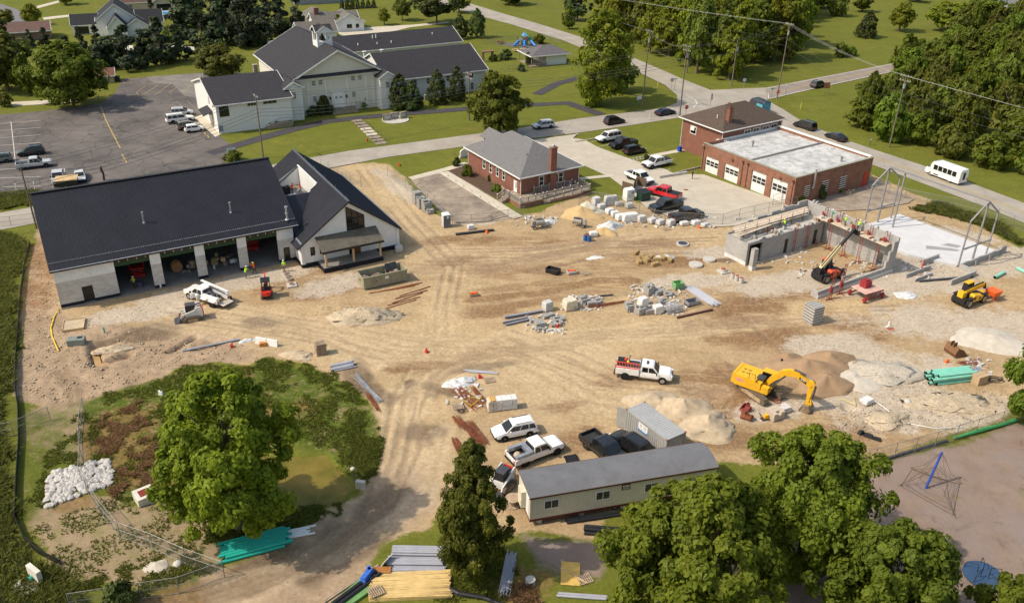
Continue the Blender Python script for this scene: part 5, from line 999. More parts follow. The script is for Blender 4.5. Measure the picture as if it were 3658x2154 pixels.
    rl=lambda z_:lerp(b0,b1,(z_-belt)/(zr-.08-belt));fl=lambda z_:lerp(b3,b2,(z_-belt)/(zr-.07-belt));zt=zr-.17;zl=belt+.03
    xs=[rl(zl)+.16,rl(zt)+.12];xe=[fl(zl)-.18,fl(zt)-.1]
    k={'pickup':2,'crew':2,'suv':3,'bigsuv':3,'van':3,'hatch':2,'sedan':2,'coupe':2}[kind]
    if short:k=1
    cuts=[0,.42,1] if k==2 else ([0,1] if k==1 else [0,.27,.6,1])
    for i in range(k):sidewin(lerp(xs[0],xe[0],cuts[i]),lerp(xs[0],xe[0],cuts[i+1])-.09*(i<k-1),lerp(xs[1],xe[1],cuts[i+1])-.09*(i<k-1),lerp(xs[1],xe[1],cuts[i]))
    for s in (-1,1):
        m=MB();m.box((L/2-.1,s*hw*.68,hood-.33),(.16,.36,.16));m.obj('headlight',M_lamp,root)
        m=MB();m.box((-L/2+.03,s*hw*.8,belt-.22),(.1,.2 if not pk else .14,.22 if not pk else .36));m.obj('tail_light',M_tail,root)
        m=MB();m.box((b3-.45,s*(bw_+.16),belt+.1),(.14,.2,.16));m.obj('side_mirror',M_black if colour[0] != 'white' or pk else pm_,root)
    m=MB();m.box((L/2-.02,0,hood-.38 if pk else hood-.5),(.1,hw*(1.25 if pk else 1.0),.3 if pk else .14));m.obj('grille',M_black if colour[0] != 'silver' else M_chrome,root)
    for nm,x in (('front_bumper',L/2-.04),('rear_bumper',-L/2-.02)):m=MB();m.box((x,0,zb+.2),(.18,hw*1.8,.2));m.obj(nm,M_chrome if (pk and colour[0] not in ('black','white')) else (M_black if pk or 'front' in nm else pm_),root)
    if pk and cover=='cover':m=MB();m.bx(-L/2+.08,b0-.06,-hw*.92,hw*.92,belt+.02,belt+.06);m.obj('bed_cover',M_black,root)
    elif pk:m=MB();m.bx(-L/2+.1,b0-.1,-hw*.9,hw*.9,.781,.79);m.obj('bed_liner',mat('bed_liner',(.03,.03,.032),.8,0,.3,3),root)
    if kind in ('suv','bigsuv','van'):
        for s in (-1,1):m=MB();m.bx(b1+.3,b2-.3,s*tw*.9-.02,s*tw*.9+.02,zr-.03,zr+.05);m.obj('roof_rail',M_black if colour[0] != 'silver' else M_chrome,root)
    return root,pm_
wht=('white',(.80,.79,.77));blk=('black',(.012,.012,.014));slv=('silver',(.50,.50,.51));gry=('grey',(.2,.2,.2));red_=('red',(.55,.012,.018));brn=('bronze',(.2,.17,.13));nav=('navy',(.012,.015,.035));dgr=('dark_grey',(.045,.05,.06));ltb=('pale_silver',(.58,.58,.58))
car('suv','silver SUV parked first in the row beside the church',slv,(463.8,285.8),(432.4,288));car('bigsuv','white SUV parked between silver and brown cars at church',wht,(465,302),(430,306.3),short=False)
car('suv','bronze brown SUV between two white cars at church',brn,(484,318),(451,322.6));car('hatch','small white hatchback parked nearest the church drive',wht,(496,325),(466,329))
car('suv','black SUV standing in the middle of parking lot',blk,(59.4,387),(97.3,382.5));car('pickup','silver extended cab pickup in the church lot',slv,(114.6,413.4),(60,419.6));car('suv','grey green car behind the silver pickup',('grey_green',(.12,.14,.13)),(-20,406),(15,402))
car('crew','silver pickup with its grille towards the new hall roof',slv,centre=(146,446),nose=(143.5,466));car('sedan','silver sedan with sunroof beside plywood topped trailer',ltb,centre=(198,441),nose=(201,456))
car('suv','silver SUV driving on the road past the brick office',slv,(1327.8,320.2),(1354.2,317.4));car('suv','black SUV driving on the road behind the white SUV',blk,(1530,305.3),(1504.5,309.6));car('coupe','dark blue sedan on the road by the stop sign',nav,(1654,283),(1631.6,287))
car('bigsuv','long white SUV parked at end of station lot',wht,(1488,353.5),(1518.8,347.2));car('crew','black covered pickup between white and black SUVs',blk,centre=(1533,362),nose=(1503,368),cover='cover');car('suv','black SUV parked beside hatched stall lines',blk,(1581.4,378),(1552.6,383.3))
car('crew','white pickup with black bed cover in the station lot',wht,(1604.8,417.3),(1642,409.2),cover='cover');car('crew','white pickup with rack beside wooden dumpster fence',wht,centre=(1573,446),nose=(1604,460));car('crew','bright red pickup with black bed cover',red_,(1604.7,482.3),(1646,493.6),cover='cover')
car('crew','black pickup behind the site fence facing brick office',blk,(1624,526),(1662,517),'front',cover='cover');car('crew','black pickup with tail against the site fence',blk,(1717,541),(1680,549),cover='cover')
car('van','black minivan on the side road',blk,(1959.6,313.9),(1986.3,322.6));car('coupe','black fastback sedan behind the minivan',blk,(2035,340),(2062,350));car('suv','dark grey SUV on the cross road by brown sign',dgr,(2033,214),(2008,219.5))
car('suv','white compact SUV parked beside the bag pallets',wht,(1242.6,1085),(1303.5,1072.8));tun,_=car('pickup','white pickup with tool boxes parked by office trailer',wht,(1371.2,1117.8),(1292.5,1147.3),rimm=M_black)
car('crew','black pickup with open bed behind office trailer',blk,(1487,1142),(1441.2,1102.5),'rear');car('suv','black SUV parked against the grey container',blk,(1511.2,1093.7),(1551,1121),'front')
# tool boxes on the white pickup
for i,(x,y,s) in enumerate([(-1.05,0,(.5,1.8,.35)),(-1.9,.78,(1.6,.34,.3)),(-1.9,-.78,(1.6,.34,.3))]):m=MB();m.box((x,y,1.16+s[2]/2),s);m.box((x,y,1.17+s[2]),(s[0]*1.02,s[1]*1.02,.05));m.obj('tool_box',M_steel,tun)
m=MB();m.dome((-2.0,.1,.8),.42,10,4);m.obj('sack',mat('tan_sack',(.45,.36,.25),.9),tun)
# delivery van
def boxvan():
    c=P(1864,274);d=(P(1838,263)-c);d.z=0;d.normalize();o=thing('delivery_van','dark delivery van with blue tail standing behind brown roofed house','van',(c.x,c.y,.04),math.atan2(d.y,d.x));dk=paint('van_dark',(.03,.035,.05))
    m=MB();S_=lambda x,w_,z0,z1:[(x,-w_,z0),(x,-w_,z1-.25),(x,-w_*.85,z1),(x,w_*.85,z1),(x,w_,z1-.25),(x,w_,z0)]
    m.loft([S_(-3,.98,.4,2.75),S_(-2.9,1.0,.35,2.8),S_(1.2,1.0,.35,2.8),S_(1.9,.97,.35,2.35),S_(2.3,.95,.35,1.5),S_(2.85,.9,.4,1.25),S_(3,.8,.5,.95)],0);m.obj('body',dk,o)
    m=MB();m.bx(-3.03,-2.98,-.9,.9,.6,2.6);m.obj('rear_door',mat('teal_van_door',(.06,.26,.38),.4),o);m=MB();m.bx(-2.6,-.6,1.0,1.01,1.3,2.1);m.bx(-2.6,-.6,-1.01,-1.0,1.3,2.1);m.obj('side_panel',mat('teal_van_panel',(.08,.4,.5),.4),o)
    m=MB();m.poly([(1.93,-.8,2.28),(1.93,.8,2.28),(2.32,.8,1.52),(2.32,-.8,1.52)]);m.obj('windscreen',M_glass,o);wheels(o,[(x,s*.86,.36) for x in (-1.9,2.0) for s in (-1,1)],.36)
boxvan()
# shuttle bus
def bus():
    f,r=P(2285.5,432.2),P(2336.2,451.1);d=f-r;d.z=0;d.normalize();n_=Vector((-d.y,d.x,0));mid=(f+r)/2
    if n_.dot(-mid)<0:n_=-n_
    c=mid-n_*1.05;o=thing('shuttle_bus','white shuttle bus with dark windows on the side road','bus',(c.x,c.y,.04),math.atan2(d.y,d.x));pw=paint('white',wht[1])
    S_=lambda x,w_,z0,z1,t_=.35:[(x,-w_,z0),(x,-w_,z1-t_),(x,-w_*.72,z1),(x,w_*.72,z1),(x,w_,z1-t_),(x,w_,z0)]
    m=MB();m.loft([S_(-4.0,1.12,.5,2.75),S_(-3.9,1.18,.42,2.9),S_(1.4,1.18,.42,2.9),S_(2.0,1.1,.42,2.75),S_(2.35,.98,.42,2.4)],0);m.loft([S_(1.9,.98,.42,2.1),S_(2.6,.97,.42,1.5),S_(3.35,.9,.45,1.3),S_(3.5,.8,.5,1.0)],0);m.obj('body',pw,o)
    for s in (-1,1):
        for i in range(5):x=-3.2+i*.98;m=MB();m.bx(x,x+.84,s*1.185-.012,s*1.185+.012,1.45,2.35);m.obj('side_window',M_glass,o)
        m=MB();m.poly([(1.95,s*1.0,1.55),(2.5,s*.99,1.55),(2.1,s*.99,2.05),(1.95,s*1.0,2.05)]);m.obj('cab_window',M_glass,o);m=MB();m.box((-4.02,s*.95,1.0),(.06,.14,.4));m.obj('tail_light',M_tail,o);m=MB();m.box((3.4,s*.62,.95),(.16,.3,.2));m.obj('headlight',M_lamp,o)
        m=MB();m.box((2.5,s*1.25,1.7),(.12,.2,.3));m.obj('side_mirror',M_black,o)
        m=MB();m.bx(.3,1.3,s*1.18-.012,s*1.18+.014,.55,.75);m.obj('side_stripe',M_black,o)
    m=MB();m.bx(-4.03,-3.98,-.3,.3,1.0,2.3);m.obj('rear_window',M_glass,o);m=MB();m.poly([(2.38,-.8,2.0),(2.38,.8,2.0),(2.62,.8,1.52),(2.62,-.8,1.52)]);m.obj('windscreen',M_glass,o);m=MB();m.bx(3.44,3.54,-.5,.5,.65,.95);m.obj('grille',M_black,o)
    wheels(o,[(x,s*.95,.42) for x in (-2.05,2.0) for s in (-1,1)],.42,.3)
bus()
# service trucks
def worktruck(front,rear,label,opened):
    f,r=P(*front),P(*rear);d=f-r;d.z=0;d.normalize();n_=Vector((-d.y,d.x,0));mid=(f+r)/2;near=1
    if n_.dot(-mid)<0:near=-1
    c=mid-n_*near*1.0;z=hz(c.x,c.y);o=thing('service_truck',label,'truck',(c.x,c.y,z),math.atan2(d.y,d.x));pw=paint('white',wht[1]);wb=4.2;xf,xr=2.05,-2.15;hw=1.02;s=near
    def sec(x,w_,z0,z1):h=z1-z0;return [(x,-w_*.92,z0),(x,-w_,z0+.25*h),(x,-w_*.99,z0+.65*h),(x,-w_*.93,z1),(x,w_*.93,z1),(x,w_*.99,z0+.65*h),(x,w_,z0+.25*h),(x,w_*.92,z0)]
    m=MB();m.loft([sec(-.55,hw,.5,1.25),sec(1.35,hw,.5,1.25),sec(1.75,hw*.99,.5,1.3),sec(2.75,hw*.95,.5,1.24),sec(3.0,hw*.9,.52,1.1),sec(3.1,hw*.84,.6,.95)])
    pr=[(-.55,1.2),(-.5,1.92),(-.2,2.0),(.75,2.0),(.95,1.93),(1.6,1.2)];wz=lambda q:.95+(.8-.95)*(q-1.2)/.8;k=len(pr)
    m.add([(x,-wz(q),q) for x,q in pr]+[(x,wz(q),q) for x,q in pr],[(i,i+1,k+i+1,k+i) for i in range(k-1)]+[tuple(range(k-1,-1,-1)),tuple(range(k,2*k))]);m.obj('cab',pw,o)
    g=lambda nm,pts:MB().poly(pts).obj(nm,M_glass,o)
    g('windscreen',[(1.56,-.84,1.27),(1.56,.84,1.27),(1.02,.74,1.9),(1.02,-.74,1.9)])
    for q in (-1,1):g('side_window',[(-.35,q*.965,1.28),(.35,q*.965,1.28),(.3,q*.85,1.83),(-.3,q*.85,1.83)]);g('side_window',[(.45,q*.965,1.28),(1.4,q*.965,1.28),(.85,q*.85,1.83),(.4,q*.85,1.83)])
    g('rear_window',[(-.57,-.7,1.35),(-.57,.7,1.35),(-.525,.68,1.85),(-.525,-.68,1.85)])
    for q in (-1,1):
        m=MB();m.bx(-3.3,-.62,min(q*1.08,q*.66),max(q*1.08,q*.66),.72,1.5);u=m.obj('tool_cabinet',pw,o)
        for i,(a,b) in enumerate(((-3.25,-2.75),(-2.7,-1.6),(-1.55,-.66))):m=MB();m.bx(a,b,q*1.085-.008,q*1.085+.008,1.05 if i==1 else .76,1.46);m.obj('cabinet_door',pw,u)
        m=MB();m.cyl((xr,q*1.0,.44),(xr,q*1.095,.44),.52,None,16);m.cyl((xf,q*.95,.44),(xf,q*1.025,.44),.5,None,16);m.obj('wheel_arch',M_arch,o)
        m=MB();m.box((1.35,q*1.22,1.35),(.14,.22,.28));m.obj('side_mirror',M_black,o);m=MB();m.box((3.0,q*.72,1.02),(.2,.34,.16));m.obj('headlight',M_lamp,o);m=MB();m.box((-3.32,q*.9,.95),(.06,.14,.3));m.obj('tail_light',M_tail,o)
    m=MB();m.bx(-3.3,-.62,-.66,.66,.62,.78);m.obj('bed_floor',mat('bed_boards',(.3,.2,.12),.9),o);m=MB();m.bx(-3.5,-3.3,-1.0,1.0,.5,.62);m.obj('rear_bumper',M_black,o);m=MB();m.box((3.08,0,.9),(.1,1.3,.34));m.obj('grille',M_black,o)
    wheels(o,[(x,q*.88,.42) for x in (xr,xf) for q in (-1,1)],.42,.28)
    if not opened:
        lad=mat('red_orange_ladder',(.7,.09,.05),.5)
        for q,zz in ((s*1.0,1.52),(s*.62,1.95)):m=MB();m.bx(-3.4,-.6,q-.03,q+.03,zz,zz+.1);m.obj('ladder_rail',lad,o)
        for i in range(9):x=-3.2+i*.31;m=MB();m.beam((x,s*1.0,1.56),(x,s*.62,1.99),.05,.05);m.obj('ladder_rung',lad,o)
        m=MB();m.bx(-3.2,-2.2,-.6,.55,1.5,2.0);m.obj('tool_chest',M_black,o);m=MB();m.bx(-2.1,-.7,-.6,.5,1.5,1.75);m.obj('tool_chest',M_dsteel,o)
        m=MB();m.cyl((-1.9,0,1.75),(-1.9,0,2.5),.1,.07,6);m.dome((-1.9,0,2.5),.17,8,3,0,.3);m.obj('shovel',M_oldwood,o);m=MB();m.dome((-2.25,.1,2.0),.25,8,3);m.obj('tool_bag',M_red,o);m=MB();m.dome((-2.0,-.2,1.9),.18,8,3);m.obj('tool_bag',mat('yellow_bag',(.7,.5,.02),.6),o)
        m=MB();m.bx(-.62,-.56,-.9,.9,1.4,2.1);m.obj('headache_rack',mat('cage_mesh',(.2,.2,.2),.5),o);m=MB();m.bx(.1,.3,-.3,.3,2.0,2.1);m.obj('roof_light',M_black,o);m=MB();m.bx(2.9,2.96,-.3,.3,1.2,1.24);m.obj('hood_scoop',M_black,o)
    else:
        m=MB();m.beam((-3.3,-s*.95,1.75),(1.4,-s*.85,2.2),.3,.12);m.obj('pipe_rack',M_trim,o);m=MB();m.beam((-3.2,-s*.55,1.6),(-.4,-s*.5,2.0),.1,.1);m.beam((-3.0,0,1.5),(-.6,0,1.65),.12,.1);m.obj('rack_bar',M_dsteel,o)
        for i in range(9):m=MB();m.box((-2.9+.27*i,random.uniform(-.4,.4),.95),(.35,.3,.3+.2*random.random()),random.random()*3);m.obj('tool',random.choice([M_black,M_dsteel,M_oldwood,M_steel]),o)
        m=MB();m.box((.95,s*1.3,.95),(.06,.62,.7));m.obj('open_door',pw,o);m=MB();m.box((-.1,s*1.32,.95),(.06,.66,.9),.35*s);m.obj('open_door',pw,o)
        for x in (-2.6,-1.1):m=MB();m.box((x,s*1.25,1.1),(.9,.42,.05),0,0,None,0,-.2*s);m.obj('cabinet_lid',pw,o)
        m=MB();m.box((-3.75,0,.7),(.9,1.7,.06),0,0,None,-.1);m.obj('tailgate',mat('gate_boards',(.5,.44,.36),.8),o)
worktruck((1631.2,944),(1538,931.3),'white service truck carrying a red ladder and tool chests',False)
worktruck((463,734),(522.8,755.2),'white service truck with its doors and side boxes open',True)
c=P(556,742);mb=MB()
for i in range(7):mb.box((random.uniform(-.6,.6),random.uniform(-.6,.6),.3+.05*i),(.55,.45,.5),random.random()*3)
one('generator','black welding generator behind the open service truck','generator',M_black,mb,c,.4,kind=None)
# plywood topped trailer in the lot
mb=MB();o=thing('utility_trailer','dark trailer topped with plywood between two silver vehicles','trailer',P(168,460,.03),yaw((146,446),(198,441)));m=MB();m.bx(-1.6,1.6,-1.2,1.2,.5,1.5);m.obj('box',M_black,o);m=MB();m.bx(-1.75,1.75,-1.4,1.4,1.5,1.62);m.obj('plywood_top',M_wood,o);wheels(o,[(-.2,s*1.1,.33) for s in (-1,1)],.33)

# ================================================================== PLANT AND MACHINES
CATY=mat('machine_yellow',(.78,.42,.015),.45,0,.12,1.5,dirt=((.42,.3,.17),.3));JLG=mat('machine_orange_red',(.72,.09,.03),.5,0,.2,1.5);CREAM=mat('boom_cream',(.68,.56,.3),.5,0,.12,1.5);KRED=mat('loader_red',(.6,.03,.025),.4);BOBW=mat('loader_white',(.72,.71,.69),.45,0,.08,2);TRK=mat('muddy_track',(.1,.08,.06),.9,0,.5,4,dirt=((.42,.3,.18),.7));MUD=mat('dried_mud_frame',(.40,.29,.17),.95,0,.3,2)
def machine(name,label,cat,c,nose):
    p=P(*c);d=P(*nose)-p;return thing(name,label,cat,p,math.atan2(d.y,d.x))
def track(o,y,L,w_,h):
    pr=[(-L/2+h*.5,0),(L/2-h*.5,0),(L/2-h*.12,h*.25),(L/2,h*.55),(L/2-h*.2,h*.92),(L/2-h*.6,h),(-L/2+h*.6,h),(-L/2+h*.2,h*.92),(-L/2,h*.55),(-L/2+h*.12,h*.25)]
    m=MB();m.loft([[(x,y-w_/2,z) for x,z in pr],[(x,y+w_/2,z) for x,z in pr]]);t_=m.obj('track',TRK,o)
    m=MB();n_=int(L/.22)
    for i in range(n_):x=-L/2+h*.6+(L-h*1.2)*i/(n_-1);m.box((x,y,h+.015),(.1,w_*1.02,.05));m.box((x,y,.02),(.1,w_*1.02,.05))
    tag(m.obj('track_shoe',mat('track_shoe',(.2,.15,.1),.8,.2,.4,5),t_),kind='stuff')
    m=MB();s=1 if y>0 else -1;m.bx(-L/2+h*.7,L/2-h*.7,y+s*w_/2-.02*(s>0)-.0,y+s*(w_/2+.03),h*.22,h*.72);m.obj('track_frame',MUD,t_)
# --- big excavator
def excavator():
    # tracks point along the picture's lower right; house turned slightly towards the boom
    a=P(1822,950);b=P(1880,992);d=b-a;d.z=0;L=4.6;ang=math.atan2(d.y,d.x);d.normalize();n_=Vector((-d.y,d.x,0))
    c=P(1868,966)
    o=thing('excavator','big yellow tracked excavator with its boom reaching over block pallet','excavator',c,ang)
    for y in (-1.2,1.2):track(o,y,4.7,.6,.95)
    m=MB();m.bx(-.9,.9,-.9,.9,.4,.85);m.cyl((0,0,.85),(0,0,1.05),.75,None,16);m.obj('undercarriage',MUD,o)
    bp_=P(1990,1010);hd=math.atan2(bp_.y-c.y,bp_.x-c.x)-ang
    Mh=Matrix.Rotation(hd,4,'Z')
    def hp(nm,mt,mb):mb.v=[tuple(Mh @ Vector(v)) for v in mb.v];return mb.obj(nm,mt,o)
    m=MB();m.bx(-2.6,1.3,-1.35,1.35,1.05,1.3);m.bx(-2.6,-.2,-1.35,1.35,1.3,2.3);m.box((-2.75,0,1.75),(.5,2.6,1.2),0,0,(.6,.96));m.bx(-.2,.4,-1.35,-.3,1.3,2.1);m.bx(.5,1.3,-1.35,-.75,1.3,1.85);hp('house_body',CATY,m)
    for i in range(4):m=MB();x,y=-2.2+.55*(i % 2),-.5+.7*(i//2);m.bx(x,x+.35,y,y+.22,2.3,2.32);hp('hatch',mat('hatch_brown',(.25,.13,.04),.7),m)
    m=MB();m.bx(-.35,.5,-.7,.2,2.1,2.4);m.bx(-.1,.3,-1.1,-.5,1.3,1.6);hp('engine_bay',M_dsteel,m)
    m=MB();m.tube([(-1.0,-1.3,2.3),(-1.0,-1.3,3.0),(-.3,-1.3,3.0),(-.3,-1.3,1.4)],.03);m.tube([(-.2,-1.3,1.3),(-.2,-1.3,2.2),(.5,-1.3,2.0)],.03);hp('handrail',M_black,m)
    m=MB();m.box((.55,.9,1.95),(1.5,.9,1.4),0,0,(.9,.9));cb=hp('cab',M_black,m)
    m=MB();m.poly([(1.315,.5,1.4),(1.315,1.3,1.4),(1.25,1.28,2.6),(1.25,.52,2.6)]);m.poly([(-.1,.43,1.5),(1.2,.43,1.5),(1.15,.47,2.6),(-.05,.47,2.6)]);hp('cab_window',M_glass,m);m=MB();m.bx(-.15,1.25,.48,1.35,2.65,2.72);hp('cab_roof',CATY,m)
    # boom (bent), stick, bucket in the house xz plane
    def plate(pts,w_,y=0):n2=len(pts);m=MB();m.loft([[(x,y-w_/2,z) for x,z in pts],[(x,y+w_/2,z) for x,z in pts]]);return m
    hp('boom',CATY,plate([(.3,1.5),(.75,1.35),(1.6,2.5),(2.6,3.45),(3.6,3.75),(5.3,3.0),(5.5,3.35),(3.9,4.35),(2.9,4.35),(2.1,3.95),(.9,2.6)],.5))
    hp('stick',CATY,plate([(5.1,3.75),(5.5,3.95),(5.75,3.6),(5.6,2.4),(5.45,1.0),(5.2,1.0),(5.1,2.4)],.36))
    hp('boom_cylinder',M_dsteel,MB().cyl((1.1,-.42,1.5),(2.6,-.42,3.55),.11,.09,8));hp('boom_cylinder',M_dsteel,MB().cyl((1.1,.42,1.5),(2.6,.42,3.55),.11,.09,8))
    hp('stick_cylinder',M_dsteel,MB().cyl((3.3,0,4.45),(4.6,0,4.25),.12,None,8));hp('cylinder_rod',M_chrome,MB().cyl((4.6,0,4.25),(5.45,0,3.95),.06,None,8));hp('bucket_cylinder',M_dsteel,MB().cyl((5.85,0,3.3),(5.75,0,1.7),.1,None,8))
    m=MB();m.box((5.35,0,.95),(.5,.35,.5),0,0,None,.4);m.beam((5.6,0,1.6),(5.75,0,.9),.3,.14);hp('quick_coupler',CATY,m)
    pts=[(5.0,.85),(5.65,.9),(5.95,.45),(5.75,.05),(5.2,-.05),(4.85,.12),(5.1,.3),(5.45,.35),(5.45,.6)]
    hp('bucket',mat('worn_bucket',(.25,.18,.11),.7,.2,.3,3),plate(pts,1.3))
    for i in range(5):m=MB();m.box((4.8,-.55+.27*i,.12),(.22,.1,.08),0,0,None,.3);hp('bucket_tooth',M_dsteel,m)
    m=MB();m.bx(4.05,4.85,-.262,-.25,3.62,3.95);m.v=[(x,y,z-(x-4.05)*.42) for x,y,z in m.v];pl=hp('logo_plate',M_black,m)
    m=MB();w0=4.22
    for gl in ('C','A','T'):
        R_={'C':[(0,.16,0,.035),(0,.16,.165,.2),(0,.04,0,.2)],'A':[(0,.035,0,.2),(.125,.16,0,.2),(0,.16,.165,.2),(0,.16,.07,.1)],'T':[(0,.16,.165,.2),(.06,.1,0,.2)]}[gl]
        for a0,a1,b0,b1 in R_:m.bx(w0+a0,w0+a1,-.272,-.262,3.72+b0-(w0-4.05)*.42,3.72+b1-(w0-4.05)*.42)
        w0+=.19
    m.v=[tuple(Mh @ Vector(v)) for v in m.v];m.obj('lettering',M_white,pl)
    m=MB();m.bx(-2.45,-1.5,-1.362,-1.35,1.6,1.95);hp('rental_decal',mat('red_white_decal',(.7,.3,.28),.5,0,.5,9),m)
excavator()
# --- telehandlers
def telehandler(label,c,nose,body,boomc,lift,ext,attach,cabc):
    o=machine('telehandler',label,'telehandler',c,nose)
    wheels(o,[(x,s*1.0,.66) for x in (-1.55,1.55) for s in (-1,1)],.66,.42,mat('wheel_hub_mud',(.35,.27,.18),.9))
    m=MB();m.bx(-2.1,2.1,-.55,.55,.55,1.1);m.bx(-2.5,-2.0,-.9,.9,.6,1.35);m.obj('chassis',M_black,o)
    m=MB();m.loft([[(-1.0,-1.15,.75),(1.2,-1.15,.75),(1.2,-1.15,1.25),(-.8,-1.15,1.75),(-1.0,-1.15,1.6)],[(-1.0,-.5,.75),(1.2,-.5,.75),(1.2,-.5,1.35),(-.8,-.5,1.85),(-1.0,-.5,1.7)]]);e=m.obj('engine_cover',body,o)
    m=MB();m.bx(-.9,-.5,-1.165,-1.15,1.0,1.5);m.bx(.2,.7,-1.165,-1.15,.95,1.2);m.obj('vent_panel',M_black,e)
    m=MB();m.box((.3,.78,1.7),(1.5,.85,1.9),0,0,(.8,.88));cb=m.obj('cab',M_black,o);m=MB();m.bx(-.35,.95,.4,1.15,2.62,2.72);m.obj('cab_roof',cabc,o);m=MB();m.poly([(1.0,.42,1.3),(1.0,1.1,1.3),(.9,1.05,2.5),(.9,.48,2.5)]);m.poly([(-.2,1.19,1.4),(.9,1.19,1.4),(.8,1.15,2.5),(-.2,1.15,2.5)]);m.obj('cab_window',M_glass,o)
    for x in (-1.55,1.55):
        for s in (-1,1):m=MB();m.box((x,s*1.02,1.42),(1.1,.46,.08));m.obj('mudguard',M_black,o)
    ca,sa=math.cos(lift),math.sin(lift);B0=Vector((-2.0,0,1.9));dr=Vector((ca,0,sa))
    m=MB();m.bx(-2.4,-1.6,-.4,.4,1.1,2.15);m.obj('boom_pivot',body if lift<.3 else M_black,o)
    L1=4.4;m=MB();m.beam(B0,B0+dr*L1,.42,.5);bm_=m.obj('boom',boomc,o)
    m=MB();m.beam(B0+dr*.2+Vector((0,0,.3)),B0+dr*(L1-.1)+Vector((0,0,.3)),.2,.12);m.obj('boom_hose',M_black,bm_)
    if ext:m=MB();m.beam(B0+dr*(L1-.3),B0+dr*(L1+ext),.32,.38);m.obj('boom_extension',M_black,o)
    tip=B0+dr*(L1+ext);m=MB();m.beam(tip,tip+Vector((.35,0,-.75)),.3,.3);m.obj('boom_head',M_black,o)
    m=MB();m.cyl((.2,0,1.1),B0+dr*2.2,.1,.08,8);m.obj('lift_cylinder',M_dsteel,o)
    t2=tip+Vector((.4,0,-.8))
    if attach=='forks':
        m=MB();m.bx(t2.x-.05,t2.x+.08,-.7,.7,t2.z-.1,t2.z+.6);m.obj('fork_carriage',M_black,o)
        for s in (-.4,.4):m=MB();m.bx(t2.x,t2.x+1.25,s-.07,s+.07,t2.z-.12,t2.z-.05);m.obj('fork',M_black,o)
    else:
        m=MB();m.box((t2.x+.25,0,.55),(.3,1.3,.5));m.obj('coupler',CATY,o)
    return o
telehandler('red telehandler with cream boom raised to the block scaffold',(2036,684),(2078,670),JLG,CREAM,rad(40),3.1,'forks',JLG)
telehandler('yellow telehandler parked with lowered boom and orange hopper',(2383,742),(2425,727),CATY,CATY,rad(4),.2,'hopper',CATY)
o=machine('hopper','bright orange mixing hopper at the yellow telehandler','hopper',(2440,735),(2475,726));OH=mat('hopper_orange',(.85,.13,.02),.5);m=MB();m.box((0,0,1.1),(1.1,1.3,.7),0,0,(1.35,1.2));m.obj('bin',OH,o);m=MB();m.bx(-.62,.62,-.7,.7,1.42,1.44);m.obj('bin_inside',mat('hopper_inside',(.6,.2,.08),.8),o);m=MB();m.cyl((.4,0,.55),(1.9,.1,.8),.18,None,8);m.obj('chute',OH,o)
for x,y in ((-.4,-.5),(.4,-.5),(-.4,.5),(.4,.5)):m=MB();m.bx(x-.05,x+.05,y-.05,y+.05,0,.8);m.obj('leg',OH,o)
# --- skid steers
def skid(label,c,nose,rear_col,bucket=True):
    o=machine('skid_steer',label,'loader',c,nose)
    for y in (-.78,.78):track(o,y,2.1,.4,.68)
    m=MB();m.bx(-1.2,.8,-.55,.55,.4,1.25);m.bx(-1.3,-.6,-.62,.62,.6,1.45);m.obj('body',BOBW,o);m=MB();m.bx(-1.42,-1.3,-.65,.65,.55,1.6);m.obj('tailgate',rear_col,o);m=MB();m.bx(-1.25,-.75,-.5,.5,1.45,1.5);m.obj('engine_grille',M_black,o)
    m=MB();m.box((.1,0,1.55),(1.3,1.0,1.1),0,0,(.85,.9));m.obj('cab',M_black,o);m=MB();m.bx(-.55,.65,-.5,.5,2.1,2.18);m.obj('cab_roof',mat('cab_roof_grey',(.06,.06,.07),.5),o);m=MB();m.poly([(-.4,-.51,1.3),(.55,-.51,1.3),(.5,-.47,2.0),(-.4,-.47,2.0)]);m.poly([(-.4,.51,1.3),(.55,.51,1.3),(.5,.47,2.0),(-.4,.47,2.0)]);m.obj('cab_window',M_glass,o)
    for y in (-.7,.7):m=MB();m.tube([(-1.2,y,1.1),(-1.1,y,1.9),(-.4,y,1.75)],.09,6);m.beam((-1.2,y,1.75),(1.2,y,1.0),.12,.2);m.beam((1.15,y,1.1),(1.45,y,.45),.12,.2);m.obj('lift_arm',BOBW,o)
    m=MB();m.loft([[(1.4,-.9,.1),(2.2,-.9,.06),(1.65,-.9,.2),(1.5,-.9,.75),(1.35,-.9,.7)],[(1.4,.9,.1),(2.2,.9,.06),(1.65,.9,.2),(1.5,.9,.75),(1.35,.9,.7)]]);m.obj('bucket',M_dsteel,o);m=MB();m.box((1.32,0,.6),(.1,.8,.5),0,0,None,-.2);m.obj('bucket_plate',mat('rusty_orange',(.45,.17,.04),.7),o)
skid('white tracked skid steer with red tail near the trench',(474,782),(450,786),KRED);skid('white skid steer beside the office trailer end',(1236,1196),(1222,1212),KRED)
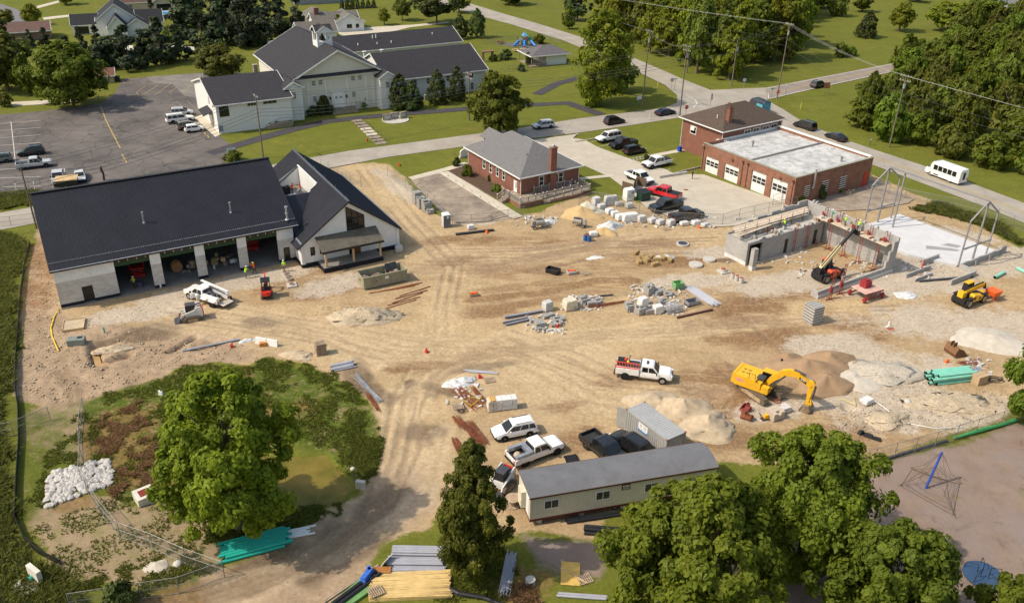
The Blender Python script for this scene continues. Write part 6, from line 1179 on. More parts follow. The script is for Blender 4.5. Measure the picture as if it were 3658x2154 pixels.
# --- mini excavator
o=machine('mini_excavator','red and black mini excavator beside the row of manhole risers','excavator',(657,728),(655,700))
for y in (-.62,.62):track(o,y,1.9,.32,.45)
m=MB();m.loft([[(-1.1,-.5,.6),(-1.25,0,.6),(-1.1,.5,.6),(.7,.75,.6),(.7,-.75,.6)],[(-1.1,-.55,1.15),(-1.25,0,1.15),(-1.1,.55,1.15),(.7,.75,1.05),(.7,-.75,1.05)]]);m.obj('house_body',KRED,o);m=MB();m.bx(-1.2,-.2,-.6,.6,.48,.62);m.bx(-.6,.6,-.6,.6,1.1,1.25);m.obj('counterweight',M_black,o)
for x,y in ((-.5,-.5),(-.5,.5),(.6,-.5),(.6,.5)):m=MB();m.bx(x-.04,x+.04,y-.04,y+.04,1.1,2.4);m.obj('canopy_post',M_black,o)
m=MB();m.bx(-.65,.75,-.6,.6,2.4,2.5);m.obj('canopy',M_black,o);m=MB();m.bx(-.3,.1,-.25,.25,1.2,1.5);m.bx(-.4,-.25,-.25,.25,1.5,2.0);m.obj('seat',M_black,o)
m=MB();m.beam((.8,0,.8),(1.5,0,2.2),.16,.22);m.beam((1.5,0,2.2),(2.4,0,2.4),.16,.2);m.obj('boom',KRED,o);m=MB();m.beam((2.4,0,2.5),(2.6,0,1.0),.14,.18);m.obj('stick',KRED,o);m=MB();m.box((2.55,0,.8),(.5,.5,.5),0,0,(.6,1));m.obj('bucket',M_black,o);m=MB();m.bx(1.25,1.32,-.75,.75,.05,.4);m.beam((.5,.5,.35),(1.25,.5,.25),.08,.1);m.beam((.5,-.5,.35),(1.25,-.5,.25),.08,.1);m.obj('dozer_blade',M_dsteel,o)
# ================================================================== BUILDING SITE THINGS
# ---------------- block building under construction
M_cmu=brickmat('fresh_grey_block',(.37,.355,.34),(.44,.42,.40),(.31,.3,.285),.4,.2,.012,bump=.3,blotch=.15)
M_foot=mat('white_foundation_coat',(.62,.61,.59),.7,0,.15,1)
K=Bld('block_building','roofless grey concrete block walls with scaffold planks on top','building',33,98,73)
m=MB();wallx(m,90.0,106.2,76.9,77.2,-.1,3.4,[(90.45,93.1,-.1,3.0),(97.9,98.7,-.1,2.3),(104.25,105.1,-.1,2.4)]);K.p('wall',M_cmu,m)
m=MB();m.bx(90.0,90.3,77.2,80.9,-.1,3.4);K.p('wall',M_cmu,m)
m=MB()
for i in range(17):
    h=[3.6,3.8,4.2,4.0,4.6,4.4,4.8,4.8,4.6,5.0,5.0,4.8,5.2,5.2,5.0,5.4,5.4][i];m.bx(90.0+i*.98,90.0+(i+1)*.98,80.9,81.2,-.1,h)
K.p('wall',M_cmu,m)
m=MB();wallx(m,64.6,81.2,106.66,106.96,-.1,5.3,[(66.3,67.3,-.1,2.4)],0,True);K.p('wall',M_cmu,m)
m=MB();m.bx(105.9,106.66,64.6,64.9,-.1,4.8);m.bx(105.4,105.9,64.6,64.9,-.1,3.4);m.bx(105.0,105.4,64.6,64.9,-.1,2.0);m.bx(90.9,105.0,64.6,64.9,-.1,.95);m.bx(90.9,91.2,64.9,65.7,-.1,.95);K.p('wall',M_cmu,m)
m=MB();m.bx(89.6,90.45,75.2,75.85,-.1,3.2);K.p('pier',M_cmu,m);m=MB();m.bx(89.57,90.48,75.17,75.88,-.1,.5);K.p('pier_base',M_foot,m)
m=MB();m.bx(89.96,90.0,76.85,81.0,-.1,.5);m.bx(90.9,106.9,64.5,64.6,-.1,.42);K.p('foundation_coat',M_foot,m,None,'stuff')
m=MB();m.bx(90.3,106.6,77.2,80.9,3.15,3.32);K.p('deck_slab',M_conc,m)
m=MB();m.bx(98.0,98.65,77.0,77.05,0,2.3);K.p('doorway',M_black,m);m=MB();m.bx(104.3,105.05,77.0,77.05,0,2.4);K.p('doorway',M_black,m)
r_=random.Random(5)
for i in range(34):
    if i<18:u,n_,z=r_.uniform(90.5,106),r_.choice([77.05,77.05,r_.uniform(77.6,79)]),3.4
    elif i<28:u,n_,z=106.81,r_.uniform(65,81),5.3
    else:u,n_,z=r_.uniform(91,104),81.05,r_.uniform(4.8,5.4)
    k=r_.randint(1,2)
    for j in range(k):m=MB();m.bx(u-.2,u+.2,n_-.1,n_+.1,z+.2*j,z+.2*j+.19);K.p('block',M_cmu_g,m)
M_plank=mat('scaffold_plank',(.55,.45,.34),.85,0,.2,1.5)
for i in range(4):
    m=MB();m.bx(104.85+.42*i,105.23+.42*i,65.2+.1*i,77.6-.15*i,4.12,4.18);K.p('plank',M_plank,m)
for i in range(4):m=MB();m.bx(89.4+.3*i,104.9+.4*i,78.9+.42*i,79.28+.42*i,4.5+.02*(i % 2),4.56+.02*(i % 2));K.p('plank',M_plank,m)
for i in range(2):m=MB();m.beam((89.3,78.2+.5*i,4.3),(96,78.5+.5*i,4.45),.3,.05);K.p('plank',M_plank,m)
M_winch=mat('winch_red',(.3,.03,.035),.6,0,.3,3);M_scaf=mat('dull_red_scaffold',(.25,.055,.045),.6,.1,.3,2)
def tower(p0,h,rz,base=True,label=None,own=True,parent=None,shift=None):
    """ladder mast with rungs and a triangular foot"""
    def build(nm,mb):mb.v=[tuple(Matrix.Translation(p0) @ Matrix.Rotation(rz,4,'Z') @ Vector(v)) for v in mb.v];return mb
    rails=MB();rails.box((-.22,0,h/2),(.05,.05,h));rails.box((.22,0,h/2),(.05,.05,h));rl=rails
    rung=MB()
    for i in range(int(h/.32)):rung.box((0,0,.2+.32*i),(.44,.035,.035));
    for i in range(int(h/.64)):rung.beam((-.22,0,.2+.64*i),(.22,0,.52+.64*i),.03,.03)
    foot=MB()
    if base:foot.beam((-.9,0,.05),(.9,0,.05),.07,.07);foot.beam((-.8,0,.08),(-.22,0,1.0),.05,.05);foot.beam((-.5,0,.08),(-.22,0,.6),.05,.05);foot.beam((0,-.7,.05),(0,.7,.05),.07,.07)
    return build('',rl),build('',rung),build('',foot)
for n_ in (77.3,74.6,71.8,69.2,66.4):
    a,b,c_=tower((105.0,n_,0),4.1,rad(90));t_=K.p('scaffold_mast',M_scaf,a);K.p('rung',M_scaf,b,t_,'stuff');K.p('foot',M_scaf,c_,t_)
    a,b,c_=tower((106.2,n_-.4,4.2),1.7,rad(90),False);t_=K.p('scaffold_mast',M_scaf,a);K.p('rung',M_scaf,b,t_,'stuff');m=MB();m.box((106.1,n_-.1,4.4),(.28,.36,.4));m.box((106.1,n_+.05,4.7),(.15,.2,.3));K.p('winch',M_winch,m)
for u in (101.8,99.0):a,b,c_=tower((u+.6,76.5,0),4.2,0,u<100);t_=K.p('scaffold_mast',M_scaf,a);K.p('rung',M_scaf,b,t_,'stuff')
for u in (91,93.5,96,98.5,101,103.5):m=MB();m.bx(u,u+.06,78.8,78.86,3.3,5.3);m.beam((u,78.8,3.4),(u+1.2,80.4,4.4),.05,.05);K.p('scaffold_post',M_rust,m)
for i in range(26):
    u,n_,z=(r_.uniform(104.9,106.4),r_.uniform(65.5,77),4.18) if i<14 else (r_.uniform(92,106),r_.uniform(77.3,78.7),3.32)
    s=(r_.uniform(.3,.8),r_.uniform(.3,.6),r_.uniform(.15,.5));mb=MB();mb.box((0,0,s[2]/2),s);mb.box((0,0,s[2]+.05),(s[0]*.7,s[1]*.7,.1));mt=r_.choice([M_cmu_g,M_cmu_g,M_oldwood,M_rust,M_conc]);kd={M_cmu_g.name:('block_stack','blocks'),M_oldwood.name:('mortar_board','board'),M_rust.name:('tool_crate','crate'),M_conc.name:('mortar_tub','tub')}[mt.name]
    one(kd[0],f'{["small", "low", "squat", "narrow", "wide"][i % 5]} {["dusty", "tilted", "mortar specked", "plain", "worn", "chipped"][i//5]} {kd[0].replace("_", " ")} lying on the {"right hand scaffold planks" if i < 14 else "deck of the block building"}',kd[1],mt,mb,K.f.w(u,n_,z),r_.random()*3,'mason supplies on the scaffold')
# slab and foundations
S_=Bld('floor_slab','pale new concrete floor slab beneath the steel frame','slab',33,120,69);tag(S_.root,kind='structure')
m=MB();m.prism([(113.4,66.6),(116.4,60.7),(126.3,60.2),(126.1,77.4),(113.6,77.2)],-.1,.3);S_.p('slab',M_slab,m)
m=MB();m.prism([(117.5,66.5),(118.6,67.3),(121,64.8),(121.6,63.6),(120.8,63.5),(119,65.2)],.3,.304);m.prism([(120.8,66.2),(122.5,66.0),(123.2,64.4),(122,64.3)],.3,.304);S_.p('damp_patch',mat('damp_concrete',(.3,.3,.3),.6,0,.15,1),m,None,'stuff')
W2=Bld('foundation_wall','low grey block foundation walls at the slab corner','wall',33,114,62)
for a in [(116.4,126.6,60.0,60.25,.75),(116.2,116.45,57.8,60.25,.75),(110.4,116.2,57.6,57.85,.7),(112.6,116.4,63.6,63.85,.8),(126.4,127.8,60.0,60.3,1.0),(107.0,112.6,62.3,62.5,.5),(107.0,111.0,60.9,61.1,.35)]:m=MB();m.bx(*a[:4],-.1,a[4]);W2.p('wall',M_cmu,m)
for u in (119.8,123.3):m=MB();m.bx(u-.25,u+.25,59.7,60.0,-.1,.6);W2.p('buttress',M_cmu,m)
# steel frame
M_frame=mat('grey_frame_steel',(.30,.29,.30),.5,.3,.12,1)
Q=Bld('portal_structure','two grey steel portal frames joined by a ridge beam over the slab','steel frame',33,119.9,68.5)
for n_ in (60.55,77.0):
    for u in (116.5,123.3):m=MB();m.bx(u-.09,u+.09,n_-.09,n_+.09,.3,7.2);K_=Q.p('post',M_frame,m)
    m=MB();m.bx(119.8,120.02,n_-.11,n_+.11,.3,9.4);Q.p('post',M_frame,m)
    for u0,u1 in ((116.4,119.9),(119.9,123.4)):m=MB();m.beam((u0,n_-.0,7.1 if u0<117 else 9.5),(u1,n_,9.5 if u0<117 else 7.1),.18,.2);Q.p('rafter',M_frame,m)
    m=MB();m.beam((116.5,n_-.14,2.9),(123.3,n_-.14,2.9),.16,.2);Q.p('cross_beam',M_frame,m)
m=MB();m.beam((119.9,60.55,9.55),(119.9,77.0,9.55),.2,.2);Q.p('ridge_beam',M_frame,m);m=MB();m.bx(120.15,120.35,74.3,74.5,.3,9.4);Q.p('post',M_frame,m)

# ---------------- office trailer and container
T=thing('office_trailer','long beige site office trailer with grey curved roof','trailer',D(1520,1230),0)
a0=D(1303,1288+5);T.location=(a0.x,a0.y,hz(a0.x,a0.y));T.rotation_euler=(0,0,rad(15.3))
M_tside=linemat('beige_ribbed_siding',(.66,.61,.49),(.5,.46,.36),.2,.04,True,.6);LX=18.0;WY=3.65
m=MB();m.bx(0,LX,0,WY,.75,3.35);m.obj('wall',M_tside,T)
m=MB();k=8;pr=[(-.12+(WY+.24)*i/k,3.36+.42*math.sin(math.pi*i/k)) for i in range(k+1)];m.loft([[(x,y,z) for y,z in pr]+[(x,WY+.12,3.34),(x,-.12,3.34)] for x in (-.1,LX+.1)]);rf=m.obj('roof',mat('trailer_roof_grey',(.15,.15,.16),.7,0,.12,.5,dirt=((.09,.09,.095),.5)),T)
m=MB();m.bx(-.12,LX+.12,-.16,-.1,3.2,3.37);m.bx(-.12,LX+.12,WY+.1,WY+.16,3.2,3.37);m.obj('roof_edge',mat('brown_trim',(.10,.05,.035),.6),rf)
m=MB();m.bx(-.02,LX+.02,-.03,WY+.03,.55,.78);m.obj('skirt',mat('maroon_skirt',(.12,.02,.022),.6),T)
for x in (1.35,6.2,10.9,16.2):
    m=MB();m.bx(x,x+1.25,-.03,.02,1.8,2.65);w_=m.obj('window',mat('screen_glass',(.05,.05,.05),.3,0,.4,1.5),T);f=MB();f.bx(x-.06,x+1.31,-.06,0,2.65,2.72);f.bx(x-.06,x+1.31,-.06,0,1.73,1.8);f.bx(x-.06,x,-.06,0,1.8,2.65);f.bx(x+1.25,x+1.31,-.06,0,1.8,2.65);f.bx(x+.6,x+.65,-.05,0,1.8,2.65);f.obj('frame',M_trim,w_)
m=MB();m.bx(8.6,9.4,-.05,.0,2.45,3.1);sg=m.obj('sign_board',mat('maroon_sign',(.06,.012,.02),.5),T)
m=MB()
for i,(a,b) in enumerate(((8.68,8.8),(8.85,8.93),(8.97,9.05),(9.09,9.17),(9.21,9.25),(9.28,9.33))):m.bx(a,b,-.065,-.05,2.8,2.98)
m.bx(8.7,9.3,-.065,-.05,2.66,2.7);m.bx(8.7,9.3,-.065,-.05,2.54,2.58);tag(m.obj('lettering',M_white,sg),kind='stuff')
m=MB();m.bx(-.45,.0,1.3,2.4,1.1,2.9);m.bx(-.47,-.44,1.4,2.3,1.2,1.9);m.obj('air_conditioner',M_tside,T);m=MB();m.bx(-.04,0,.3,1.2,.9,2.9);m.obj('door',M_trim,T)
for x in (1,5,9,13,17):
    for y in (.4,WY-.4):m=MB();m.bx(x-.2,x+.2,y-.2,y+.2,-.1,.56);m.obj('support_block',M_cmu_g,T)
for x in (8.2,9.2):wheels(T,[(x,y,.38) for y in (.35,WY-.35)],.38)
cm=D(2383/1.45159,1567.5/1.45159,2.6);cq=D(2240.8/1.45159,1459.3/1.45159,2.6);d_=cq-cm;a_=math.atan2(d_.y,d_.x)
CT=thing('shipping_container','grey corrugated shipping container with open doors beside sand piles','container',(cm.x,cm.y,hz(cm.x,cm.y)),a_);LC,WC,HC=6.06,2.44,2.6;M_ct=mat('container_grey',(.36,.355,.34),.55,.1,.12,1,dirt=((.25,.2,.15),.25))
def corr(m,L,axis,at,z0,z1,sgn,n_):
    st=L/n_;pts=[]
    for i in range(n_):x=i*st;pts+=[(x,0),(x+st*.3,0),(x+st*.45,-.05),(x+st*.85,-.05)]
    pts.append((L,0));vs=[]
    for x,o_ in pts:vs+=[(x,at+sgn*o_,z0),(x,at+sgn*o_,z1)] if axis=='x' else [(at+sgn*o_,x,z0),(at+sgn*o_,x,z1)]
    m.add(vs,[(2*i,2*i+2,2*i+3,2*i+1) for i in range(len(pts)-1)])
m=MB();corr(m,LC,'x',0,.15,HC-.1,-1,20);corr(m,LC,'x',-WC,.15,HC-.1,1,20);m.obj('side_panel',M_ct,CT,False)
m=MB();m.v=[];corr(m,WC,'y',0,.15,HC-.1,1,9);m.v=[(x+.04,y-WC,z) for x,y,z in m.v];m.obj('end_panel',M_ct,CT,False)
m=MB();n_=20;st=LC/n_
for i in range(n_):m.bx(i*st+st*.15,i*st+st*.75,-WC+.08,-.08,HC-.03,HC)
m.bx(.05,LC-.05,-WC+.05,-.05,HC-.08,HC-.03);m.obj('roof',mat('container_roof',(.42,.42,.42),.55,.1,.1,1,dirt=((.3,.25,.2),.3)),CT)
for y in (0,-WC):
    for z in (.06,HC-.06):m=MB();m.bx(0,LC,y-.06,y+.06,z-.06,z+.06);m.obj('rail',M_ct,CT)
for x in (0,LC):
    for y in (0,-WC):
        m=MB();m.bx(x-.07,x+.07,y-.07,y+.07,0,HC);m.obj('corner_post',M_ct,CT);m=MB();m.bx(x-.1,x+.1,y-.1,y+.1,HC-.1,HC+.03);m.obj('corner_casting',mat('rusty_casting',(.28,.12,.08),.7),CT)
for z in (.06,HC-.06):m=MB();m.bx(-.05,.05,-WC,0,z-.06,z+.06);m.bx(LC-.05,LC+.05,-WC,0,z-.06,z+.06);m.obj('end_rail',M_ct,CT)
m=MB();m.box((LC+.5,.12,HC/2),(1.2,.08,HC-.2),.35);m.obj('door',M_ct,CT);m=MB();m.bx(LC-.1,LC-.05,-WC+.1,-.1,.15,HC-.15);m.obj('interior',M_black,CT)
m=MB();m.bx(2.7,4.05,.055,.075,1.35,2.3);sg=m.obj('company_sign',M_white,CT);m=MB();m.bx(2.7,4.05,.075,.085,1.35,1.62);m.obj('sign_stripe',mat('sign_blue',(.03,.16,.42),.5),sg)
m=MB();m.cyl((3.72,.075,2.02),(3.72,.087,2.02),.15,None,14);m.obj('sign_emblem',M_dsteel,sg);m=MB();m.cyl((3.72,.087,2.02),(3.72,.091,2.02),.1,None,14);m.bx(3.7,3.74,.091,.095,1.9,2.14);m.obj('sign_emblem',M_trim,sg)
m=MB()
for i,(z,a,b) in enumerate(((2.14,2.85,3.45),(2.02,2.85,3.4),(1.9,2.85,3.3),(1.74,2.85,3.9))):m.bx(a,b,.075,.082,z-.03,z+.03)
tag(m.obj('lettering',mat('sign_grey',(.35,.35,.37),.6),sg),kind='stuff');m=MB()
for i in range(7):m.dome((2.85+i*.17,.09,1.58),.07,6,2,0,.03)
tag(m.obj('wave_mark',M_white,sg),kind='stuff')
# ---------------- roll-off dumpster
p=D(896.7,713);a_=yaw((896.7,713),(1012,688));RO=thing('rolloff_dumpster','sage green open roll-off dumpster full of rubble','dumpster',(p.x,p.y,hz(p.x,p.y)),a_);M_ro=mat('sage_steel',(.32,.31,.21),.6,.1,.15,1,dirt=((.25,.15,.08),.3))
for y,nm in ((0,0),(2.4,1)):m=MB();m.bx(0,6.2,y-.04,y+.04,.25,1.75);m.obj('side_wall',M_ro,RO)
for x in (0,6.2):m=MB();m.bx(x-.04,x+.04,0,2.4,.25,1.75);m.obj('end_wall',M_ro,RO)
for i in range(9):m=MB();m.bx(.1+i*.75,.2+i*.75,-.12,-.04,.3,1.75);m.obj('stake',M_ro,RO)
for y in (-.06,2.46):m=MB();m.bx(-.1,6.3,y-.07,y+.07,1.72,1.85);m.bx(-.1,6.3,y-.05,y+.05,.2,.35);m.obj('rim',M_ro,RO)
m=MB();m.bx(0,6.2,.04,2.36,.2,.3);m.obj('floor',M_rust,RO);m=MB();m.bx(3.0,3.5,-.14,-.12,1.1,1.5);m.obj('company_sign',M_white,RO)
m=MB()
for i in range(40):m.box((r_.uniform(.3,5.9),r_.uniform(.3,2.1),r_.uniform(.7,1.25)),(r_.uniform(.3,1.4),r_.uniform(.1,.5),r_.uniform(.05,.4)),r_.random()*3,0,None,r_.uniform(-.4,.4))
tag(m.obj('rubble',mat('rubble',(.26,.2,.15),.95,0,.5,3),RO),kind='stuff');m=MB();m.box((4.6,1.9,1.75),(1.7,.1,1.1),.1,0,None,0,-.3);m.obj('scrap_sheet',M_dsteel,RO)

# ---------------- piles
def pile(name,label,c,rx,ry,ang,h,m_,cat='sand pile',seed=1,n_=26,rough=.12,sharp=1.0):
    p=P(*c);mb=MB();k=12;rr=random.Random(seed);ph=[rr.random()*6.28 for _ in range(6)];vs=[(0,0,h)]
    for j in range(1,k+1):
        t=j/k
        for i in range(n_):
            a=2*math.pi*i/n_;wob=1+.12*math.sin(2*a+ph[0])+.09*math.sin(3*a+ph[1])+.06*math.sin(5*a+ph[2])+rough*(rr.random()-.5)*(t<1)
            z=h*(1-t**sharp)*(1+.25*math.sin(3*a+ph[3])*t*(1-t)*2)*(1 if t<1 else 0)+rough*.6*h*(rr.random()-.5)*(0 if t in (0,1) else 1)-(.12 if t==1 else 0)
            vs.append((rx*t*wob*math.cos(a),ry*t*wob*math.sin(a),z))
    fs=[(0,1+i,1+(i+1) % n_) for i in range(n_)]+[(1+(j-1)*n_+i,1+j*n_+i,1+j*n_+(i+1) % n_,1+(j-1)*n_+(i+1) % n_) for j in range(1,k) for i in range(n_)]
    mb.add(vs,fs,0,True);o=mb.obj(name,m_);o.location=p;o.rotation_euler=(0,0,rad(ang));return tag(o,label,cat)
P_sand=mat('brown_sand',(.33,.215,.125),.95,0,.14,.8,bump=.4,bscale=12);P_tan=mat('tan_limestone_sand',(.47,.37,.25),.95,0,.2,1.4,bump=.9,bscale=7,dirt=((.34,.26,.17),.6));P_grit=mat('grey_gravel',(.46,.4,.32),.95,0,.5,9,bump=.7,bscale=14);P_soil=mat('lumpy_soil',(.45,.36,.25),.95,0,.3,3.5,bump=.7,bscale=9);P_yel=mat('yellow_sand',(.5,.345,.17),.95,0,.15,1,bump=.4,bscale=10);P_pale=mat('pale_stone_dust',(.52,.46,.38),.95,0,.15,1,bump=.4,bscale=8)
pile('sand_pile','wide brown sand mound behind the yellow excavator',(1985,912),4.6,3.2,-10,1.7,P_sand,seed=1);pile('sand_pile','brown sand mound with a dug out hollow',(2040,888),3.4,2.6,0,1.3,P_sand,seed=2);pile('sand_pile','smooth brown sand mound beside the excavator boom',(2032,948),3.3,2.8,20,1.5,P_sand,seed=3);pile('sand_pile','small brown sand heap left of the sand mounds',(1935,885),2.4,1.8,0,1.0,P_sand,seed=14)
pile('gravel_pile','low heap of coarse pebbles left of the teal pipes',(2170,915),4.4,3.2,0,.7,P_grit,'gravel pile',4,30,.3);pile('gravel_pile','pale dust heap between sand mounds and pebbles',(2100,935),3,2.6,30,.6,P_pale,'gravel pile',5)
pile('sand_pile','pale tan heap right of the grey container',(1740,1050),3.6,2.6,20,1.7,P_tan,seed=6,rough=.2);pile('sand_pile','tan heap behind the grey container',(1680,1005),3.4,2.6,0,1.5,P_tan,seed=7,rough=.2);pile('sand_pile','tan heap behind the container corner with a ridge',(1605,985),3.0,2.2,10,1.1,P_tan,seed=8,rough=.2)
pile('soil_pile','lumpy brown soil heap at the haul road bend',(895,780),4.8,2.4,10,1.6,P_soil,'soil pile',9,30,.35);pile('sand_pile','yellow sand heap half under a white sheet',(1430,530),3.6,2.6,0,1.7,P_yel,seed=10);pile('sand_pile','small yellow sand heap beside blue barrels',(1487,572),2.0,1.6,0,1.0,P_yel,seed=11)
pile('gravel_pile','white stone dust heap beyond the excavator bucket',(2440,838),4.6,3.6,0,.9,P_pale,'gravel pile',12);pile('soil_pile','clod covered soil heap before the pipes',(2340,990),4.5,2.6,0,.5,P_soil,'soil pile',13,30,.4);pile('soil_pile','small spoil heap beside the taped hole',(2185,1030),2.6,1.8,0,.7,P_soil,'soil pile',15,26,.35);pile('soil_pile','spoil heap inside the U shaped trench',(282,858),2.4,.9,15,.5,P_soil,'soil pile',16,26,.4)
pile('soil_pile','small tan soil heap behind pallet stack',(730,873),2.2,1.2,0,.5,P_tan,'soil pile',17,24,.3);pile('gravel_pile','small white gravel heap at the fence corner',(385,1392),1.0,.9,0,.35,P_pale,'gravel pile',18)

# ---------------- pipes, timber and steel in stacks
_PM={}
def pipemesh(L,r,m_,n_=12):
    k=(round(L,2),r,m_.name)
    if k not in _PM:mb=MB();mb.cyl((0,0,0),(L,0,0),r,None,n_,0,False);mb.cyl((.001,0,0),(L-.001,0,0),r*.86,None,n_,1,False);mb.cyl((.3,0,0),(.31,0,0),r*.86,None,n_,1);mb.cyl((L-.31,0,0),(L-.3,0,0),r*.86,None,n_,1);_PM[k]=mb.mesh('pipe',[m_,M_black])
    return _PM[k]
def stack(name,label,a,b,L,r,rows,m_,cat='pipes',z0=.02,jit=.1,depth=None,pname='pipe',shape='pipe',hgt=.09,side=1):
    """a,b: pixels of the ends of the front bottom piece"""
    p,q=P(*a),P(*b);an=math.atan2(q.y-p.y,q.x-p.x);z=min(hz(p.x,p.y),hz(q.x,q.y));o=thing(name,label,cat,(p.x,p.y,z),an)
    L=L or (q-p).to_2d().length
    for j,n_ in enumerate(rows):
        for i in range(n_):
            x=random.uniform(-jit,jit);y=(i+(j % 2)*.5)*2*r*1.02*side if shape=='pipe' else i*r*1.08*side
            if shape=='pipe':inst(pipemesh(L,r,m_),pname,o,(x,y,z0+r+j*r*1.74))
            else:mb=MB();mb.box((L/2,y+r/2*side,z0+hgt*(j+.5)),(L*random.uniform(.94,1),r,hgt*.94),random.uniform(-.004,.004)*jit*30);c_=mb.obj(pname,m_,o);c_.location.x=x
    return o
M_teal=mat('teal_pvc',(.24,.6,.47),.4,0,.1,1);M_teal2=mat('deep_teal_pvc',(.035,.36,.30),.4,0,.12,1)  # second teal has a deeper base colour, for outlet and cleanout pipes
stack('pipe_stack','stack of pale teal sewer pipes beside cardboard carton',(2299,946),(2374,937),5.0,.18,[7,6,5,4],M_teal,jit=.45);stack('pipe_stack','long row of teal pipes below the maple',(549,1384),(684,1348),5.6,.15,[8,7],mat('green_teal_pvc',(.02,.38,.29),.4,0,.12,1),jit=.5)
stack('pipe_stack','short white pipes beside the teal pipes',(690,1327),(752,1315),2.6,.09,[6],M_white,jit=.6);stack('pipe','single teal pipe lying beyond the yellow telehandler',(2447,685),(2490,662),2.9,.22,[1],M_teal);stack('pipe','short teal pipe at the edge behind telehandler',(2502,661),(2530,675),2.5,.22,[1],M_teal)
M_con=mat('grey_pvc_conduit',(.36,.36,.40),.45,0,.1,1.2);stack('conduit_bundle','strapped bundle of grey conduit pipes under maple',(964,1372),(1062,1374),4.6,.1,[7,6,5,4],M_con,jit=.03);stack('conduit_bundle','open grey conduit bundle with timber spacers',(955,1394),(1060,1395),4.5,.08,[8,7,4],M_con,jit=.18);stack('conduit_bundle','low loose grey conduit beside yellow lumber',(962,1407),(1058,1407),4.4,.06,[8,5],M_con,jit=.25)
stack('lumber_stack','wide stack of yellow lumber boards near the pallet',(908,1481),(1062,1474),6.6,.095,[30,29,26,22],mat('yellow_pine',(.66,.46,.19),.7,0,.16,1.5),'lumber',pname='board',shape='box',hgt=.1,jit=.12)
stack('board_stack','green tarped boards beside the black pipe roll',(820,1500),(902,1432),5.2,.12,[5,4],mat('green_board',(.16,.32,.11),.7),'lumber',pname='board',shape='box',hgt=.12);stack('board_stack','weathered grey timbers at bottom of the haul road',(800,1482),(905,1412),5.6,.14,[2],M_oldwood,'lumber',pname='board',shape='box',hgt=.14);stack('board_stack','second green board stack beside the lumber pallet',(850,1500),(905,1462),3,.16,[5,5,4],mat('green_board2',(.14,.30,.10),.7),'lumber',pname='board',shape='box',hgt=.08)
stack('pipe_roll','thick black plastic pipes strapped beside green boards',(830,1496),(905,1440),4.6,.22,[2],M_black);stack('conduit_bundle','loose grey conduit rods on the shaded grass',(1228,1457),(1245,1372),4.2,.04,[12,9,6],M_con,jit=.5,side=-1)
stack('drain_pipes','stack of black corrugated drain pipes beside the trailer',(1437,1312),(1510,1318),3.2,.17,[3,2],M_black);stack('drain_pipes','long black drain pipes lying under the trailer',(1395,1286),(1520,1268),5,.16,[2],M_black);stack('drain_pipes','black ribbed panel behind the office trailer',(1396,1137),(1420,1133),1.3,.09,[6],M_black)
stack('pipe_stack','two fat grey pipes on the grass below plywood',(1372,1467),(1470,1474),4.0,.12,[2],M_con);M_tube=mat('pale_steel_tube',(.46,.46,.50),.4,.3,.12,1);stack('steel_tubes','fan of pale steel tubes behind grey masonry carts',(1750,752),(1690,712),5.5,.07,[12,9],M_tube,jit=.6,side=-1)
M_beam=mat('grey_i_beam',(.30,.30,.33),.5,.2,.15,1)
def ibeam(label,a,b,h=.3,w_=.2,m_=None,L=None,cat='steel beam',dz=0.0):
    p,q=P(*a),P(*b);d=q-p;an=math.atan2(d.y,d.x);L=L or d.to_2d().length;mb=MB();mb.bx(0,L,-w_/2,w_/2,0,.03);mb.bx(0,L,-w_/2,w_/2,h-.03,h);mb.bx(0,L,-.015,.015,.03,h-.03);return one('steel_beam',label,cat,m_ or M_beam,mb,(p.x,p.y,max(hz(p.x,p.y),hz(q.x,q.y))+.02+dz),an)
ibeam('pale grey steel beam topmost of the beam pile',(1242,783),(1336,767),.35,.35);ibeam('grey steel beam in middle of the beam pile',(1237,796),(1300,783));ibeam('grey steel beam lowest of the beam pile',(1244,801),(1304,787));ibeam('long dark steel beam lying beyond block corner',(2262,693),(2396,682),.3,.25,mat('dark_i_beam',(.14,.14,.15),.5,.3));ibeam('rust brown steel beam beside white boards',(1666,782),(1754,762),.25,.25,mat('brown_beam',(.16,.075,.05),.7));ibeam('short black angle steel beam near cinder pallets',(1476,729),(1508,726),.18,.2,M_dsteel)
ibeam('black pipe rack lying before the grey toilet',(1122,577),(1215,566),.16,.6,M_black,cat='steel rack')
for i in range(5):p=P(985+9*i,748-8*i);mb=MB();mb.bx(-2.4,2.4,-.06,.06,0,.07);one('rusty_bar',f'{["first", "second", "third", "fourth", "fifth"][i]} rusty flat bar counted from the haul road end','steel bar',M_rust,mb,(p.x,p.y,p.z+.02),rad(30+10*random.random()),'rusty bars by the dumpster')
for i in range(3):p=P(965+10*i,712-3*i);mb=MB();mb.bx(-3.2,3.2,-.07,.07,0,.08);one('rusty_bar',f'long rusty bar {["against", "just off", "farther off"][i]} the green dumpster','steel bar',M_rust,mb,(p.x,p.y,p.z+.02),rad(22+3*i),'rusty bars by the dumpster')
for i,(a,b) in enumerate([((1580,765),(1660,738)),((1590,772),(1668,742)),((1545,668+40),(1470,700)),((1655,770),(1752,742))]):p,q=P(*a),P(*b);mb=MB();mb.beam((0,0,.05),tuple((q-p).to_2d())+(.05,),.16,.07);one('white_board',['white board pointing at the tube fan','second white board beside the tube fan','thin pale board across the excavated bank','pale yellow board beside brown steel beam'][i],'board',M_white if i<2 else M_wood,mb,p)
